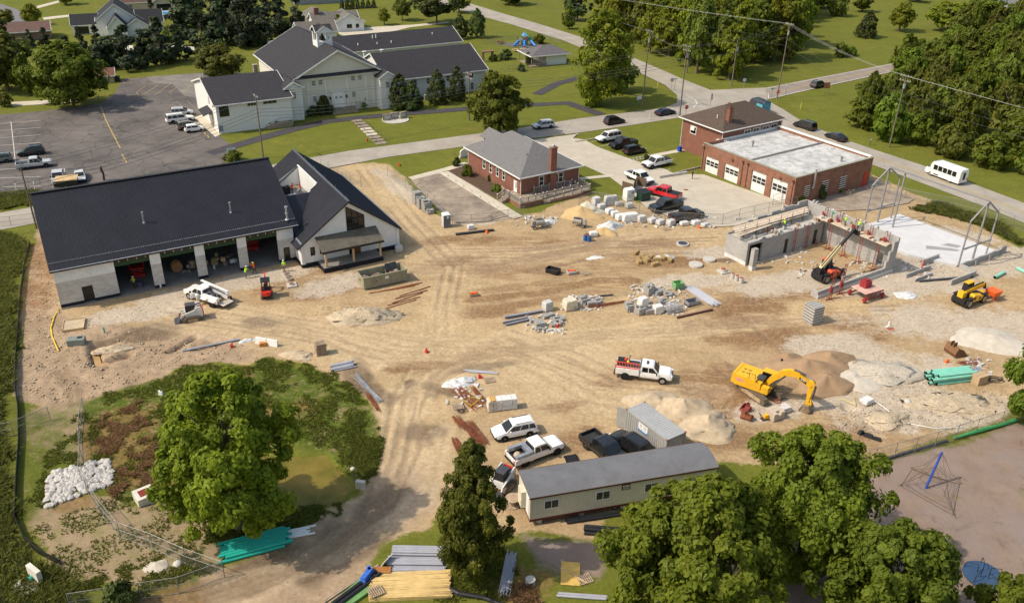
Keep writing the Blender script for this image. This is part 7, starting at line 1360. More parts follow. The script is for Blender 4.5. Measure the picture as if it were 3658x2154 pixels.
# rebar bundles
def rebar(label,a,b,n_,sp=.7,m_=None):
    p,q=P(*a),P(*b);o=thing('rebar_bundle',label,'rebar',p,math.atan2(q.y-p.y,q.x-p.x));L=(q-p).to_2d().length;m=MB()
    for i in range(n_):y=random.uniform(-sp,sp);x=random.uniform(-.5,.5);m.cyl((x,y,random.uniform(.02,.2)),(x+L*random.uniform(.8,1),y+random.uniform(-.25,.25),random.uniform(.02,.2)),.022,None,4,0,False)
    tag(m.obj('rod',m_ or M_rust,o),kind='stuff');return o
rebar('long rusty rebar along the weedy bank foot',(930,1008),(905,965),20,.15);rebar('grey bar bundle along the weedy bank',(932,985),(872,920),26,.3,M_steel);rebar('rusty rebar heap under the white tarp',(1120,955),(1185,1010),44,.7);rebar('rusty rebar cage pieces before the maple',(1150,1040),(1190,1100),50,.6);rebar('rusty rebar ends left of the maple top',(1118,1080),(1140,1120),30,.4);rebar('short rusty rebar heap beside the small pit',(1122,1028),(1145,1055),24,.45);rebar('straight rusty bars beside the bag pallets',(1165,955),(1196,995),20,.25)
rebar('rusty bars on the ridge before block pallets',(1535,742),(1448,756),16,.25);rebar('red iron pieces beyond the teal pipes',(2365,895),(2412,890),20,.5,M_scaf)
# pallets, bags, blocks
_PAL={}
def pallet(parent,w_=1.2,d=1.0,z=0.0,m_=None):
    k=(w_,d)
    if k not in _PAL:
        m=MB()
        for i in range(3):y=-d/2+.06+i*(d-.12)/2;m.box((0,y,.05),(w_,.09,.09))
        for i in range(7):x=-w_/2+.06+i*(w_-.12)/6;m.box((x,0,.11),(.1,d,.025))
        _PAL[k]=m.mesh('pallet',m_ or M_oldwood)
    o=inst(_PAL[k],'pallet',parent,(0,0,z));tag(o,kind='stuff') if parent is not None else None;return o
_BLK={}
def blockmesh(s,cores=True,m_=None):
    k=(s,cores,(m_ or M_cmu_g).name)
    if k not in _BLK:
        m=MB();m.box((0,0,s[2]/2),s)
        if cores:
            for q in (-.25,.25):m.box((q*s[0],0,s[2]+.001),(s[0]*.33,s[1]*.55,.004),0,1);m.box((q*s[0],-s[1]/2-.001,s[2]*.5),(s[0]*.3,.004,s[2]*.5),0,1);m.box((-s[0]/2-.001,q*s[1],s[2]*.5),(.004,s[1]*.3,s[2]*.5),0,1)
        _BLK[k]=m.mesh('block',[m_ or M_cmu_g,M_black])
    return _BLK[k]
def blockpallet(label,c,rz,nx_,ny_,nz_,miss=0.0,s=(.4,.32,.3),name='block_pallet',cores=True,m_=None,pal=True):
    p=P(*c);o=thing(name,label,'blocks',p,rad(rz));me=blockmesh(s,cores,m_)
    if pal:pallet(o,nx_*s[0]+.05,ny_*s[1]+.05)
    for k in range(nz_):
        for i in range(nx_):
            for j in range(ny_):
                if k==nz_-1 and random.random()<miss:continue
                inst(me,'block',o,((i-(nx_-1)/2)*(s[0]+.012)+random.uniform(-.01,.01),(j-(ny_-1)/2)*(s[1]+.012)+random.uniform(-.01,.01),(.13 if pal else 0)+k*(s[2]+.006)))
    return o
blockpallet('tall cube of hollow grey blocks before the block walls',(1998,790),28,4,4,6,0,(.42,.42,.4))
blockpallet('tall grey block pallet behind the office pad fence',(1027,500),32,3,3,7,0,(.4,.36,.28));blockpallet('middle tall block pallet beside the office pad',(1037,510),32,3,3,6,.2,(.4,.36,.28));blockpallet('broad block pallet beside grey portable toilet',(1050,518),32,3,3,5,.2,(.42,.4,.36));blockpallet('small block pallet next to portable toilet',(1058,524),32,3,3,2,.4,(.36,.34,.3))
for i,(x,y,a,b,k,ms) in enumerate([(1598,722,3,3,5,.2),(1618,722,3,3,2,.3),(1575,770,3,3,4,.5),(1600,768,4,3,2,.25),(1645,726,3,3,2,.4),(1630,745,3,2,2,.3),(1590,745,4,2,1,.3),(1550,762,3,3,4,.6),(1415,757,3,3,2,.3),(1455,745,3,3,2,.2),(1470,742,3,3,2,.2),(1437,742,3,3,3,.5),(1348,778,4,2,1,.2),(1328,800,3,3,2,.1),(1330,812,3,2,1,.2),(1370,798,4,3,1,.3),(1372,787,4,3,1,.3),(1310,788,2,3,1,.2),(2078,690,2,2,2,.3)]):
    blockpallet(['tallest grey block pallet behind the plastic wrapped blocks','low block pallet right of the tallest block pallet','wrapped looking block pallet beside white draped blocks','wide hollow block pallet before the silver cart','block pallet near the green box','scattered block pile near the silver cart','single layer of blocks between pallets','block pallet under torn white plastic','small pallet of blocks in front of wrapped heap','left of two low block pallets on soil','right of two low block pallets on soil','jumbled block pallet beside two low pallets','blocks behind the loose ladder','dark grey block pallet beside the red can','small square block pallet at the pile edge','flat pallet with few blocks','flat pallet of mixed blocks behind another','narrow pallet of blocks beside grey beams','block cluster behind the red telehandler'][i],(x,y),random.uniform(15,40),a,b,k,ms,(.4,.34,.26))
def wrapped(label,c,rz,s,m_=None,name='wrapped_pallet',lump=.1,cat='pallet'):
    """shrink-wrapped load: slightly bulging, uneven box on a pallet"""
    p=P(*c);o=thing(name,label,cat,p,rad(rz));pallet(o,s[0],s[1]);m=MB();secs=[];rr=random.Random(int(c[0]*7+c[1]))
    for z,k in ((.13,1.0),(.13+s[2]*.35,1.04),(.13+s[2]*.8,1.0),(.13+s[2],.9)):
        ring=[]
        for i in range(12):
            a=2*math.pi*(i+.5)/12;ca,sa=math.cos(a),math.sin(a);q=1/max(abs(ca),abs(sa));q=q*.8+.2;ring.append((s[0]/2*k*ca*q*(1+rr.uniform(-lump,lump)*.5),s[1]/2*k*sa*q*(1+rr.uniform(-lump,lump)*.5),z+rr.uniform(-lump,lump)*.3*s[2]*(z>.2)))
        secs.append(ring)
    m.loft(secs,0,True,False);m.obj('load',m_ or M_wrap,o);return o
for i,(x,y,s) in enumerate([(1502,503,(2.2,1.0,1.5)),(1466,508,(1.2,1.1,1.6)),(1480,514,(1.3,1.0,.8)),(1522,505,(1.2,.9,.6)),(1548,510,(1.2,1.0,.7)),(1500,525,(1.3,1.0,.8)),(1513,532,(1.2,1.0,.8)),(1525,540,(1.3,1.0,.9)),(1550,543,(2.6,1.3,1.2)),(1578,545,(1.3,1.1,1.0)),(1604,547,(1.3,1.1,.7)),(1624,551,(1.2,1.0,.7)),(1650,553,(1.3,1.0,.8)),(1683,553,(1.4,.9,.5)),(1712,552,(1.4,1.0,.6)),(1735,555,(1.2,.9,.4)),(1347,762,(1.2,1.0,1.2)),(1402,758,(1.7,1.4,1.3)),(1580,763,(1.2,1.0,1.8)),(1618,768,(1.2,1.0,1.0)),(1340,553,(1.3,1.0,.6)),(1158,563,(1.0,.8,.6)),(1460,580,(1.2,1.0,.6)),(2132,990,(1.3,1.0,.5)),(982,618,(1.1,.9,.8)),(945,610,(.8,.6,1.0))]):
    wrapped(['long double stack of stone pallets under the fence','tall stone pallet nearest the sand sheet','low stone pallet before the tall pallet','small stone pallet right of double stack','pallet of grey stone by the fence bend','first white wrapped pallet in a slanting row','second white wrapped pallet in a slanting row','third white wrapped pallet in a slanting row','large load under a white dust sheet','round cornered pallet right of the dust sheet','grey stone pallet beside red netting','grey stone pallet with empty pallet before it','loose stone pallet beside orange flag','jumbled white bags along the site fence','silver foil wrapped pallet along the fence','low grey scrap pallet at fence end','tall wrapped brick pallet on the open soil','cream plastic covered heap of blocks','tall load under torn white plastic','wrapped block pallet before the silver cart','white bag heap near wooden ramp','red and white bag stack before portable toilet','white bag pallet beside blue barrels','white bag pallet beside taped hole','wrapped brick pallet at the wing corner','narrow block stack at the porch end'][i],(x,y),random.uniform(10,40),s,[M_wrap,M_conc,mat('cream_plastic',(.62,.56,.43),.5,0,.1,2,bump=.4,bscale=6),mat('pale_stone',(.5,.49,.47),.8,0,.2,3)][[3,3,3,3,3,0,0,0,0,3,3,3,3,0,0,3,3,2,0,0,0,0,0,0,3,1][i]],lump=.08)
# sand sheet
for i,(x,y,sx_,sy_,h,lb,mm) in enumerate([(1443,522,3.2,2.0,1.95,'cream plastic sheet draped over the yellow sand','cream_plastic'),(1500,558,2.4,1.3,1.1,'white plastic sheet over the small sand heap','white_plastic_wrap'),(1350,545,1.6,1.0,.35,'crumpled white plastic near the wooden pallet','white_plastic_wrap'),(1466,632,1.6,.8,.2,'flat white plastic sheet on open soil','white_plastic_wrap'),(1635,632,1.7,.8,.5,'white cement bag sheet behind straw bales','white_plastic_wrap'),(1118,945,1.4,1.0,.6,'left billow of white tarp over the rebar','white_plastic_wrap'),(1140,938,1.5,1.0,.65,'right billow of white tarp over the rebar','white_plastic_wrap'),(2230,725,1.9,1.1,.25,'flat pale sheet beside red scaffold machine','white_plastic_wrap'),(2300,622,0.9,.6,.25,'white cloth beside the slab corner pipe','white_plastic_wrap'),(608,836,1.0,.5,.3,'white rag heap at end of steel angle','white_plastic_wrap')]):pile('plastic_sheet',lb,(x,y),sx_,sy_,20,h,_M[mm],'plastic sheet',30+i,20,.35)
# bag pallets beside the white SUV
M_bag=mat('paper_bags',(.6,.52,.44),.8,0,.15,3)
for i,(x,y,c_) in enumerate([(1212,1006,M_bag),(1234,1003,mat('white_bags',(.68,.66,.63),.7,0,.12,3)),(1258,1000,mat('white_bags2',(.66,.64,.62),.7,0,.12,3))]):
    p=P(x,y);o=thing('bag_pallet',['pallet of tan cement bags topped with yellow boards','middle pallet of white cement bags','right pallet of pinkish white cement bags'][i],'pallet',p,rad(14));pallet(o,1.15,1.0)
    for k in range(7):
        for j in range(2):mb=MB();mb.box((-.28+.56*j,0,.13+.18*(k+.5)),(.54+random.uniform(-.03,.05),1.02+random.uniform(-.05,.05),.17),random.uniform(-.03,.03),0,(.93,.95));mb.obj('bag',c_,o)
    if i==0:
        for j in range(3):mb=MB();mb.box((-.25+.2*j,0,1.45),(.17,1.0,.08));mb.obj('board',mat('yellow_ply',(.6,.36,.09),.7),o)
# pallets lying about
for i,(x,y,n_,a) in enumerate([(790,868,11,25),(1126,1000,1,20),(1205,934,1,20),(926,1466,1,30),(1440,1425,1,25),(1310,545,1,60),(1442,672,1,25),(1640,563,1,20),(1318,536,1,50)]):
    p=P(x,y);o=thing('pallet_stack' if n_>1 else 'wooden_pallet',['tall stack of wooden pallets at the weed edge','empty wooden pallet below the rebar heap','pallet loaded with scrap beside grey rails','wooden pallet lying on the yellow lumber','wooden pallet beside the plywood sheet','pallet leaning by the timber ramp','small grey pallet on open soil','pallet lying before the stone pallets','tilted pallet near ramp foot'][i],'pallet',p,rad(a))
    if i==3:o.location.z+=.5
    for k in range(n_):pl=pallet(o,1.2,1.05,k*.14);pl.rotation_euler.z=random.uniform(-.06,.06);pl.location.x=random.uniform(-.05,.05)
mb=MB();mb.box((0,0,.03),(1.6,2.6,.03));one('plywood_sheet','yellow plywood sheet lying on the grass','plywood',mat('plywood_yellow',(.62,.40,.10),.7,0,.2,1.5),mb,P(1404,1411,.03),rad(-4));mb=MB();mb.beam((-1,.7,.08),(1.1,-.9,.08),.12,.05);one('loose_board','single board lying across the plywood corner','board',M_wood,mb,P(1410,1415,.03))
mb=MB();mb.cyl((0,0,0),(0,0,.08),.42,None,14);mb.cyl((0,0,.08),(0,0,.5),.2,None,10);mb.cyl((0,0,.5),(0,0,.58),.42,None,14);spm=mb
one('cable_spool','small green cored cable spool on the grass','spool',M_conc,mb,P(1305,1436));
mb=MB();mb.cyl((0,0,0),(0,0,.1),.7,None,16);mb.cyl((0,0,.1),(0,0,.8),.35,None,10);mb.cyl((0,0,.8),(0,0,.9),.7,None,16);one('cable_spool','wooden cable spool by the trailer steps','spool',M_oldwood,mb,P(1262,1240))
mb=MB();mb.cyl((0,-.45,.75),(0,-.38,.75),.75,None,18);mb.cyl((0,-.38,.75),(0,.38,.75),.4,None,12);mb.cyl((0,.38,.75),(0,.45,.75),.75,None,18);one('cable_reel','big orange brown cable reel inside an open bay','spool',mat('reel_wood',(.4,.19,.08),.8),mb,H.f.w(14.3,117.0,.06),rad(30))
# things inside the bays
def crateheap(label,u,n_,k,cols,name='stored_goods'):
    o=thing(name,label,'goods',H.f.w(u,n_,.06),rad(30.3))
    for i in range(k):s=[random.uniform(.3,.8) for _ in range(3)];m=MB();m.box((random.uniform(-.9,.9),random.uniform(-.8,.8),s[2]/2+.35*(i % 3)),s,random.random()*2);m.obj('item',random.choice(cols),o)
crateheap('jumbled crates and motor parts in the second bay',15.8,116.4,9,[M_oldwood,M_dsteel,M_steel]);crateheap('cardboard boxes at left of the third bay',19.0,117,7,[M_oldwood,M_wood]);crateheap('heaped boxes and bags in the third bay',21.2,116.2,10,[M_oldwood,M_wood,M_wrap,M_dsteel])
for i,(u,n_,lb) in enumerate([(9.3,117.5,'red scissor lift inside the first open bay'),(25.4,119,'red lift frame inside the last open bay')]):
    o=thing('scissor_lift',lb,'lift',H.f.w(u,n_,.06),rad(20));m=MB();m.bx(-.9,.9,-.5,.5,.15,.6);m.obj('base',M_red,o)
    for k in range(4):m=MB();s=1 if k % 2 else -1;m.beam((-.8*s,-.45,.6+.45*(k//2)),(.8*s,-.45,1.05+.45*(k//2)),.06,.08);m.beam((-.8*s,.45,.6+.45*(k//2)),(.8*s,.45,1.05+.45*(k//2)),.06,.08);m.obj('scissor_arm',M_red,o)
    m=MB();m.bx(-.95,.95,-.5,.5,1.5,1.58);m.tube([(-.95,-.5,1.55),(-.95,-.5,2.4),(.95,-.5,2.4),(.95,-.5,1.55)],.03);m.tube([(-.95,.5,1.55),(-.95,.5,2.4),(.95,.5,2.4),(.95,.5,1.55)],.03);m.obj('platform',M_red,o);wheels(o,[(x,y,.18) for x in (-.6,.6) for y in (-.5,.5)],.18,.14)
o=thing('floor_saw','dark blue floor machine beside the worker in bay','machine',H.f.w(8.9,114.6,.06),0);m=MB();m.box((0,0,.45),(1.2,.6,.5),0,0,(.8,.8));m.obj('engine',mat('slate_blue',(.05,.06,.1),.5),o);m=MB();m.tube([(-.6,0,.5),(-1.1,0,1.0)],.03);m.obj('handle',M_black,o);wheels(o,[(x,y,.15) for x in (-.35,.35) for y in (-.3,.3)],.15,.1)
# red mast towers and platform machine outside the low wall
for i,(c_,hh) in enumerate([((2043,735),4.6),((2068,722),4.6)]):
    p=P(*c_);o=thing('scaffold_tower',['left red lattice mast standing before the low wall','right red lattice mast standing before the low wall'][i],'scaffold',p,rad(30));a,b,f_=tower((0,0,0),hh,0);a.obj('mast',M_scaf,o);tag(b.obj('rung',M_scaf,o),kind='stuff');f_.obj('foot',M_scaf,o);m=MB();m.box((0,.15,1.3),(.35,.3,.6));m.box((0,.2,1.75),(.2,.2,.3));m.obj('winch',M_winch,o)
p=P(2130,728);o=thing('mast_climber_base','red mast climber platform with plywood deck before block walls','scaffold',p,rad(28));pk_=mat('pink_ply',(.6,.38,.31),.8);o.scale=(1.3,1.3,1.2)
m=MB();m.bx(-1.3,1.3,-1.0,1.0,1.05,1.12);m.obj('deck',pk_,o);m=MB();m.box((0,.3,1.5),(.9,.8,.75));m.box((0,.3,1.95),(.6,.5,.2));m.obj('winch_unit',M_winch,o)
for x in (-1.3,1.3):
    for y in (-1.0,1.0):m=MB();m.bx(x-.1,x+.1,y-.1,y+.1,0,.7);m.bx(x-.18,x+.18,y-.18,y+.18,.3,.5);m.obj('leg',M_winch,o)
for y in (-1.0,1.0):m=MB();m.bx(-1.3,1.3,y-.06,y+.06,.3,.42);m.bx(-1.3,1.3,y-.05,y+.05,.92,1.02);[m.beam((-1.3+.65*i,y,.4),(-1.0+.65*i,y,.95),.06,.06) for i in range(4)];m.obj('truss',M_scaf,o)
# masonry carts, boxes, barrels, mixers
p=P(1655,765);o=thing('rack_cart','silver wire rack carts before the tube fan','rack',p,rad(25));
for k in range(2):
    m=MB()
    for x in (-1.1,-.55,0,.55,1.1):
        for y in (-.5,.5):m.bx(x-.03,x+.03,y-.03,y+.03,.02,1.0) if k==0 else None
    if k==1:
        for z in (.1,.55,1.0):
            for y in (-.5,.5):m.bx(-1.1,1.1,y-.03,y+.03,z-.03,z+.03)
            for x in (-1.1,-.8,-.55,-.27,0,.27,.55,.8,1.1):m.bx(x-.025,x+.025,-.5,.5,z-.028,z+.028)
    tag(m.obj(['upright','shelf_bar'][k],M_tube,o),kind='stuff')
def openbox(name,label,c,rz,s,m_,inside,cat):
    p=P(*c);o=thing(name,label,cat,p,rad(rz));t_=.05
    for nm,a in (('side',(-s[0]/2,s[0]/2,-s[1]/2,-s[1]/2+t_)),('side',(-s[0]/2,s[0]/2,s[1]/2-t_,s[1]/2)),('side',(-s[0]/2,-s[0]/2+t_,-s[1]/2,s[1]/2)),('side',(s[0]/2-t_,s[0]/2,-s[1]/2,s[1]/2))):m=MB();m.bx(*a,0,s[2]);m.obj(nm,m_,o)
    m=MB();m.bx(-s[0]/2,s[0]/2,-s[1]/2,s[1]/2,0,s[2]*.35);m.obj('bottom',inside,o);return o
openbox('mortar_tub','black open skip tub on the bare soil',(1361,670),150,(1.9,1.1,.7),M_black,M_dsteel,'tub');o=openbox('tool_crate','low crate full of orange cones and tools',(1407,672),20,(1.3,.9,.45),M_conc,M_conc,'crate')
for i in range(6):m=MB();m.box((-.4+.16*i,random.uniform(-.2,.2),.5),(.3,.12,.16),random.random()*3);m.obj('orange_tool',M_orange,o)
o=openbox('tool_crate','wooden crate with orange netting beside the bank',(1166,727),20,(1.2,.8,.4),M_oldwood,M_oldwood,'crate');[MB().box((-.3+.3*i,0,.45),(.35,.4,.15),i).obj('orange_net',M_orange,o) for i in range(3)]
openbox('green_bin','green printed cardboard bin among blocks',(1668,708),20,(1.3,1.1,1.0),mat('green_print',(.16,.38,.14),.7,0,.3,3),M_wrap,'bin');openbox('steel_form','grey steel form box with red stripe on the tubes',(1703,748),25,(1.8,1.1,.7),M_beam,M_dsteel,'form')
p=P(1440,590)
for i,(dx,dy) in enumerate(((0,0),(.55,-.25),(.3,.45))):mb=MB();mb.cyl((0,0,0),(0,0,.9),.3,None,14);mb.cyl((0,0,.3),(0,0,.34),.31,None,14);mb.cyl((0,0,.6),(0,0,.64),.31,None,14);mb.cyl((0,0,.9),(0,0,.92),.26,None,14,1);one('blue_barrel',['blue steel barrel next to white bag pallet','blue barrel in front of two others','brown topped barrel behind the blue ones'][i],'barrel',[mat('barrel_blue',(.03,.13,.38),.5,0,.25,3),M_rust],mb,(p.x+dx,p.y+dy,p.z),0,'barrels by the sand heap')
def mixer(label,c,rz,m_):
    o=thing('mortar_mixer',label,'mixer',P(*c),rad(rz));m=MB();m.cyl((-.7,0,.95),(.7,0,.95),.5,None,14);m.obj('drum',m_,o);m=MB();m.box((-1.1,0,.95),(.6,.7,.8),0,0,(.8,.8));m.obj('engine_cover',m_,o)
    for x in (-.9,.8):
        for y in (-.45,.45):m=MB();m.beam((x,y,0),(x,y*.5,.8),.08,.08);m.obj('leg',m_,o)
    m=MB();m.box((0,.1,1.42),(1.2,.5,.1));m.obj('grate',M_dsteel,o);wheels(o,[(-1.0,s*.5,.3) for s in (-1,1)],.3,.16)
mixer('grey mortar mixer beside the yellow sand',(1421,556),160,mat('mortar_grey',(.33,.31,.27),.8,0,.2,3));mixer('small grey mortar mixer near white plastic',(1328,560),20,mat('mortar_grey2',(.3,.28,.24),.8,0,.2,3))
# toilets and boxes
p=P(1098,556);o=thing('portable_toilet','grey portable toilet with white roof at the haul road','toilet',p,rad(24));m=MB();m.box((0,0,1.05),(1.15,1.15,2.1),0,0,(.96,.96));m.obj('cabin',mat('toilet_grey',(.13,.14,.155),.5),o);m=MB();m.box((0,0,2.2),(1.2,1.2,.22),0,0,(.75,.6));m.cyl((.2,.2,2.25),(.2,.2,2.5),.05);m.obj('roof',M_white,o);m=MB();m.bx(-.6,-.56,-.5,.5,.1,2.0);m.obj('door',mat('toilet_door',(.55,.55,.55),.5),o);m=MB();m.cyl((.1,-.58,1.75),(.1,-.6,1.75),.2,None,12);m.obj('emblem',M_white,o)
p=P(1546,491);o=thing('donation_bin','white donation bin beside the green dumpster','bin',p,rad(28));m=MB();m.bx(-.75,.75,-.65,.65,0,1.8);m.loft([[(-.75,-.65,1.8),(-.75,.65,1.8),(-.75,.3,2.15),(-.75,-.65,2.0)],[(.75,-.65,1.8),(.75,.65,1.8),(.75,.3,2.15),(.75,-.65,2.0)]]);m.obj('box',M_white,o);m=MB();m.bx(.1,.6,-.68,-.65,1.2,1.7);m.obj('hatch',M_steel,o);m=MB();[m.bx(-.5,.1,-.67,-.65,z,z+.06) for z in (.7,.85,1.0)];tag(m.obj('lettering',mat('faint_green',(.4,.5,.4),.6),o),kind='stuff')
p=P(1583,492);o=thing('green_dumpster','dark green lidded dumpster next to the red pickup','dumpster',p,rad(28));m=MB();m.box((0,0,.85),(1.9,1.4,1.4),0,0,(1.0,1.1));m.obj('bin',mat('dumpster_green',(.012,.045,.03),.5),o);m=MB();m.slab([(-.98,-.8,1.5),(.98,-.8,1.5),(.98,.8,1.75),(-.98,.8,1.75)],.06);m.obj('lid',M_black,o)
for i,(a,b) in enumerate([((1530,468),(1557,476)),((1557,476),(1566,455)),((1566,455),(1590,462))]):
    p,q=P(*a),P(*b);L=(q-p).to_2d().length;o=thing('wooden_screen',['brown board screen left of the green dumpster','dark board screen behind the white bin','board screen in front of the white rack pickup'][i],'fence',p,math.atan2(q.y-p.y,q.x-p.x))
    for k in range(int(L/.2)):m=MB();m.box((.1+k*.2,0,.85),(.18,.03,1.7));m.obj('board',mat('brown_board',(.15,.10,.07),.85,0,.25,3),o)
mb=MB();mb.box((0,0,.45),(.6,.6,.85),0,0,(1.15,1.1));mb.box((0,0,.93),(.72,.7,.1));mb.cyl((-.25,-.3,.12),(-.25,.3,.12),.12);one('wheelie_bin','blue wheeled bin at the brick house corner','bin',mat('bin_blue',(.01,.06,.42),.5),mb,P(1672,373),rad(34))
# concrete risers, manholes, boxes, headwall
def riser(label,c,r,h,lid=None,ring=True,name='concrete_riser',flat=None):
    o=thing(name,label,'manhole',P(*c),0);m=MB();m.cyl((0,0,-.1),(0,0,h),r,None,18);m.obj('ring',M_conc,o);m=MB();m.cyl((0,0,h),(0,0,h+.04),r*.75,None,16);m.obj('lid',lid or M_dsteel,o)
    if flat:m=MB();m.box((0,0,.08),(flat,flat,.3),.4);m.obj('base_slab',M_conc,o)
L_red=mat('red_lid',(.32,.07,.035),.6,0,.2,4);L_brn=mat('brown_lid',(.2,.1,.06),.7)
for i in range(4):riser(['row of risers, lid nearest the hall wall','row of risers, second from hall wall','row of risers, third from the hall wall','square based riser closing the row of four'][i],[(701,672),(706,680),(711,688),(718,702)][i],.42,.35,L_brn,flat=None if i<3 else 1.3)
riser('wide concrete manhole cone with dark lid on open soil',(1680,600),.95,.3,M_dsteel);riser('half buried concrete ring with tarpaulin scraps',(1712,652),1.0,.3,M_conc);riser('concrete ring with marker board near block walls',(1745,640),.9,.35,M_conc)
riser('square catch basin with red lid before block building',(1780,668),.5,.5,L_red,flat=1.4)
for i in range(3):riser(['leftmost white cylinder with red lid','middle white cylinder with red lid','rightmost white cylinder with red lid'][i],[(1803,683),(1813,688),(1824,694)][i],.34,.75,L_red)
p=P(358,1226);o=thing('catch_basin','white concrete catch basin box with red grate beside pond','catch basin',p,rad(40));M_pc=mat('precast_white',(.62,.58,.5),.8,0,.12,1.2);m=MB();m.bx(-.85,.85,-.85,.85,-.2,.85);m.obj('box',M_pc,o);m=MB();m.bx(-.48,.48,-.48,.48,.85,.86);g=m.obj('grate',mat('red_grate',(.2,.025,.025),.6),o);[MB().bx(-.46,.46,-.42+.2*i,-.34+.2*i,.86,.9).obj('grate_bar',L_red,g) for i in range(5)]
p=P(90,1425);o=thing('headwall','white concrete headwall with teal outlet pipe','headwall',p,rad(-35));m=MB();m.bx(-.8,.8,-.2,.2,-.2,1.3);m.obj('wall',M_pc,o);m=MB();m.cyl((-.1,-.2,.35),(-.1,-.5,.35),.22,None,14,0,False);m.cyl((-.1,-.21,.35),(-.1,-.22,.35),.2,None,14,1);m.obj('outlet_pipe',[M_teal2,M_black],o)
mb=MB();mb.box((0,0,.35),(.4,.9,.9));one('concrete_block','upright pale concrete block at the pond bank','block',M_conc,mb,P(888,1198),rad(80))
# stones
_ST=[]
for i in range(6):
    bm=bmesh.new();bmesh.ops.create_icosphere(bm,subdivisions=1,radius=1)
    for v in bm.verts:v.co*=random.uniform(.7,1.15);v.co.z*=.7
    me=bpy.data.meshes.new('stone');bm.to_mesh(me);bm.free();me.materials.append(mat('limestone',(.46,.43,.4),.9,0,.3,1));_ST.append(me)
def stones(name,label,poly,n_,s0,s1,seed,nparts=300):
    W_=Dp(poly);c=sum(W_,Vector())/len(W_);o=thing(name,label,'stones',(c.x,c.y,hz(c.x,c.y)),0);r=np.random.default_rng(seed);x0,x1=min(p.x for p in W_),max(p.x for p in W_);y0,y1=min(p.y for p in W_),max(p.y for p in W_);k=0;rest=MB()
    while k<n_:
        x,y=r.uniform(x0,x1),r.uniform(y0,y1)
        if pdist(W_,np.array([x]),np.array([y]))[0]<0:continue
        s=r.uniform(s0,s1);z=hz(x,y)+s*.25;l=(x-c.x,y-c.y,z-o.location.z)
        if k<nparts:q=inst(_ST[k % 6],'stone',o,l,r.uniform(0,6),(s,s*r.uniform(.7,1.1),s*.8))
        else:
            me=_ST[k % 6];M4=Matrix.Translation(l) @ Matrix.Rotation(r.uniform(0,6),4,'Z') @ Matrix.Diagonal((s,s,s*.8,1));rest.add([M4 @ v.co for v in me.vertices],[tuple(f.vertices) for f in me.polygons])
        k+=1
    if rest.v:tag(rest.obj('stone',_ST[0].materials[0],o,False),kind='stuff')
stones('riprap_apron','bed of white riprap stones crossed by chain link fence',[(118,1165),(205,1142),(265,1130),(275,1170),(272,1195),(200,1215),(150,1235),(110,1250)],420,.18,.46,4);stones('riprap_apron','small heap of riprap stones at the headwall',[(40,1440),(65,1420),(95,1430),(90,1455),(60,1470),(38,1460)],120,.12,.26,6)
for i,(x,y,s) in enumerate([(1140,1418,.5),(437,1385,.45),(868,1152,.3),(2235,985,.5)]):one('boulder',['grey boulder under the upright maple','tan boulder at the chain link corner','pale rock on the pond bank','tan flat rock before the teal pipes'][i],'rock',M_conc,MB().dome((0,0,-.1),s,9,3,0,s*.9),P(x,y))
# loose gravel and clods: one object nobody could count
mb_v=[];rg=np.random.default_rng(17);xs=rg.uniform(-72,92,150000);ys=rg.uniform(48,140,150000);ii=np.clip(np.searchsorted(GX,xs)-1,0,len(GX)-2);jj=np.clip(np.searchsorted(GY,ys)-1,0,len(GY)-2)
pr=(.05+.55*gravel[jj,ii]+.75*clods[jj,ii]+.22*red[jj,ii])*dirt[jj,ii]*(1-.8*pale[jj,ii]);kp=rg.random(150000)<pr*.55
for f in FLAT:kp &= pdist(Dp(f),xs,ys)<-.3
xs,ys,zs=xs[kp],ys[kp],Z[jj,ii][kp];n_=len(xs);ss=rg.uniform(.04,.1,n_)*(1+1.3*clods[jj,ii][kp]*rg.random(n_)**3);O=np.array([(1,0,0),(0,1,0),(-1,0,0),(0,-1,0),(0,0,.8),(0,0,-.5)]);V=np.stack([xs,ys,zs+ss*.2],1)[:,None,:]+O[None]*ss[:,None,None]*rg.uniform(.7,1.3,(n_,6,1));Fq=np.array([(0,1,4),(1,2,4),(2,3,4),(3,0,4),(1,0,5),(2,1,5),(3,2,5),(0,3,5)]);FF=(np.arange(n_)[:,None,None]*6+Fq[None]).reshape(-1)
me=bpy.data.meshes.new('gravel');me.vertices.add(6*n_);me.vertices.foreach_set('co',V.astype('f').ravel());me.loops.add(len(FF));me.loops.foreach_set('vertex_index',FF.astype('i'));me.polygons.add(8*n_);me.polygons.foreach_set('loop_start',np.arange(0,24*n_,3,dtype='i'));me.update(calc_edges=True);me.materials.append(mat('site_stones',(.33,.25,.165),.95,0,.35,.35,col2=(.46,.37,.26)));tag(link(bpy.data.objects.new('gravel',me)),'loose stones and clods strewn over the site','gravel',None,'stuff')
mb=MB();rr=random.Random(9)
for x0,x1,y0,y1,n_ in [(1545,1690,700,775,150),(1380,1480,728,765,60),(1295,1395,770,820,60),(1270,1370,530,556,50),(1500,1760,530,560,90),(1790,2010,610,650,50),(1960,2200,640,690,70),(2220,2330,640,690,40),(1100,1200,925,1010,40),(2380,2440,880,930,40)]:
    for i in range(n_):p=P(rr.uniform(x0,x1),rr.uniform(y0,y1));k=rr.choice([1,1,1,.6,1.6]);mb.box((p.x,p.y,p.z+.07*k),(.4*k,.2,.16*k),rr.random()*3.1,rr.choice([0,0,0,1,2]),None,rr.uniform(-.3,.3))
tag(mb.obj('rubble',[M_cmu_g,M_oldwood,M_wrap]),'broken blocks and wood offcuts strewn around the pallets','rubble',None,'stuff')
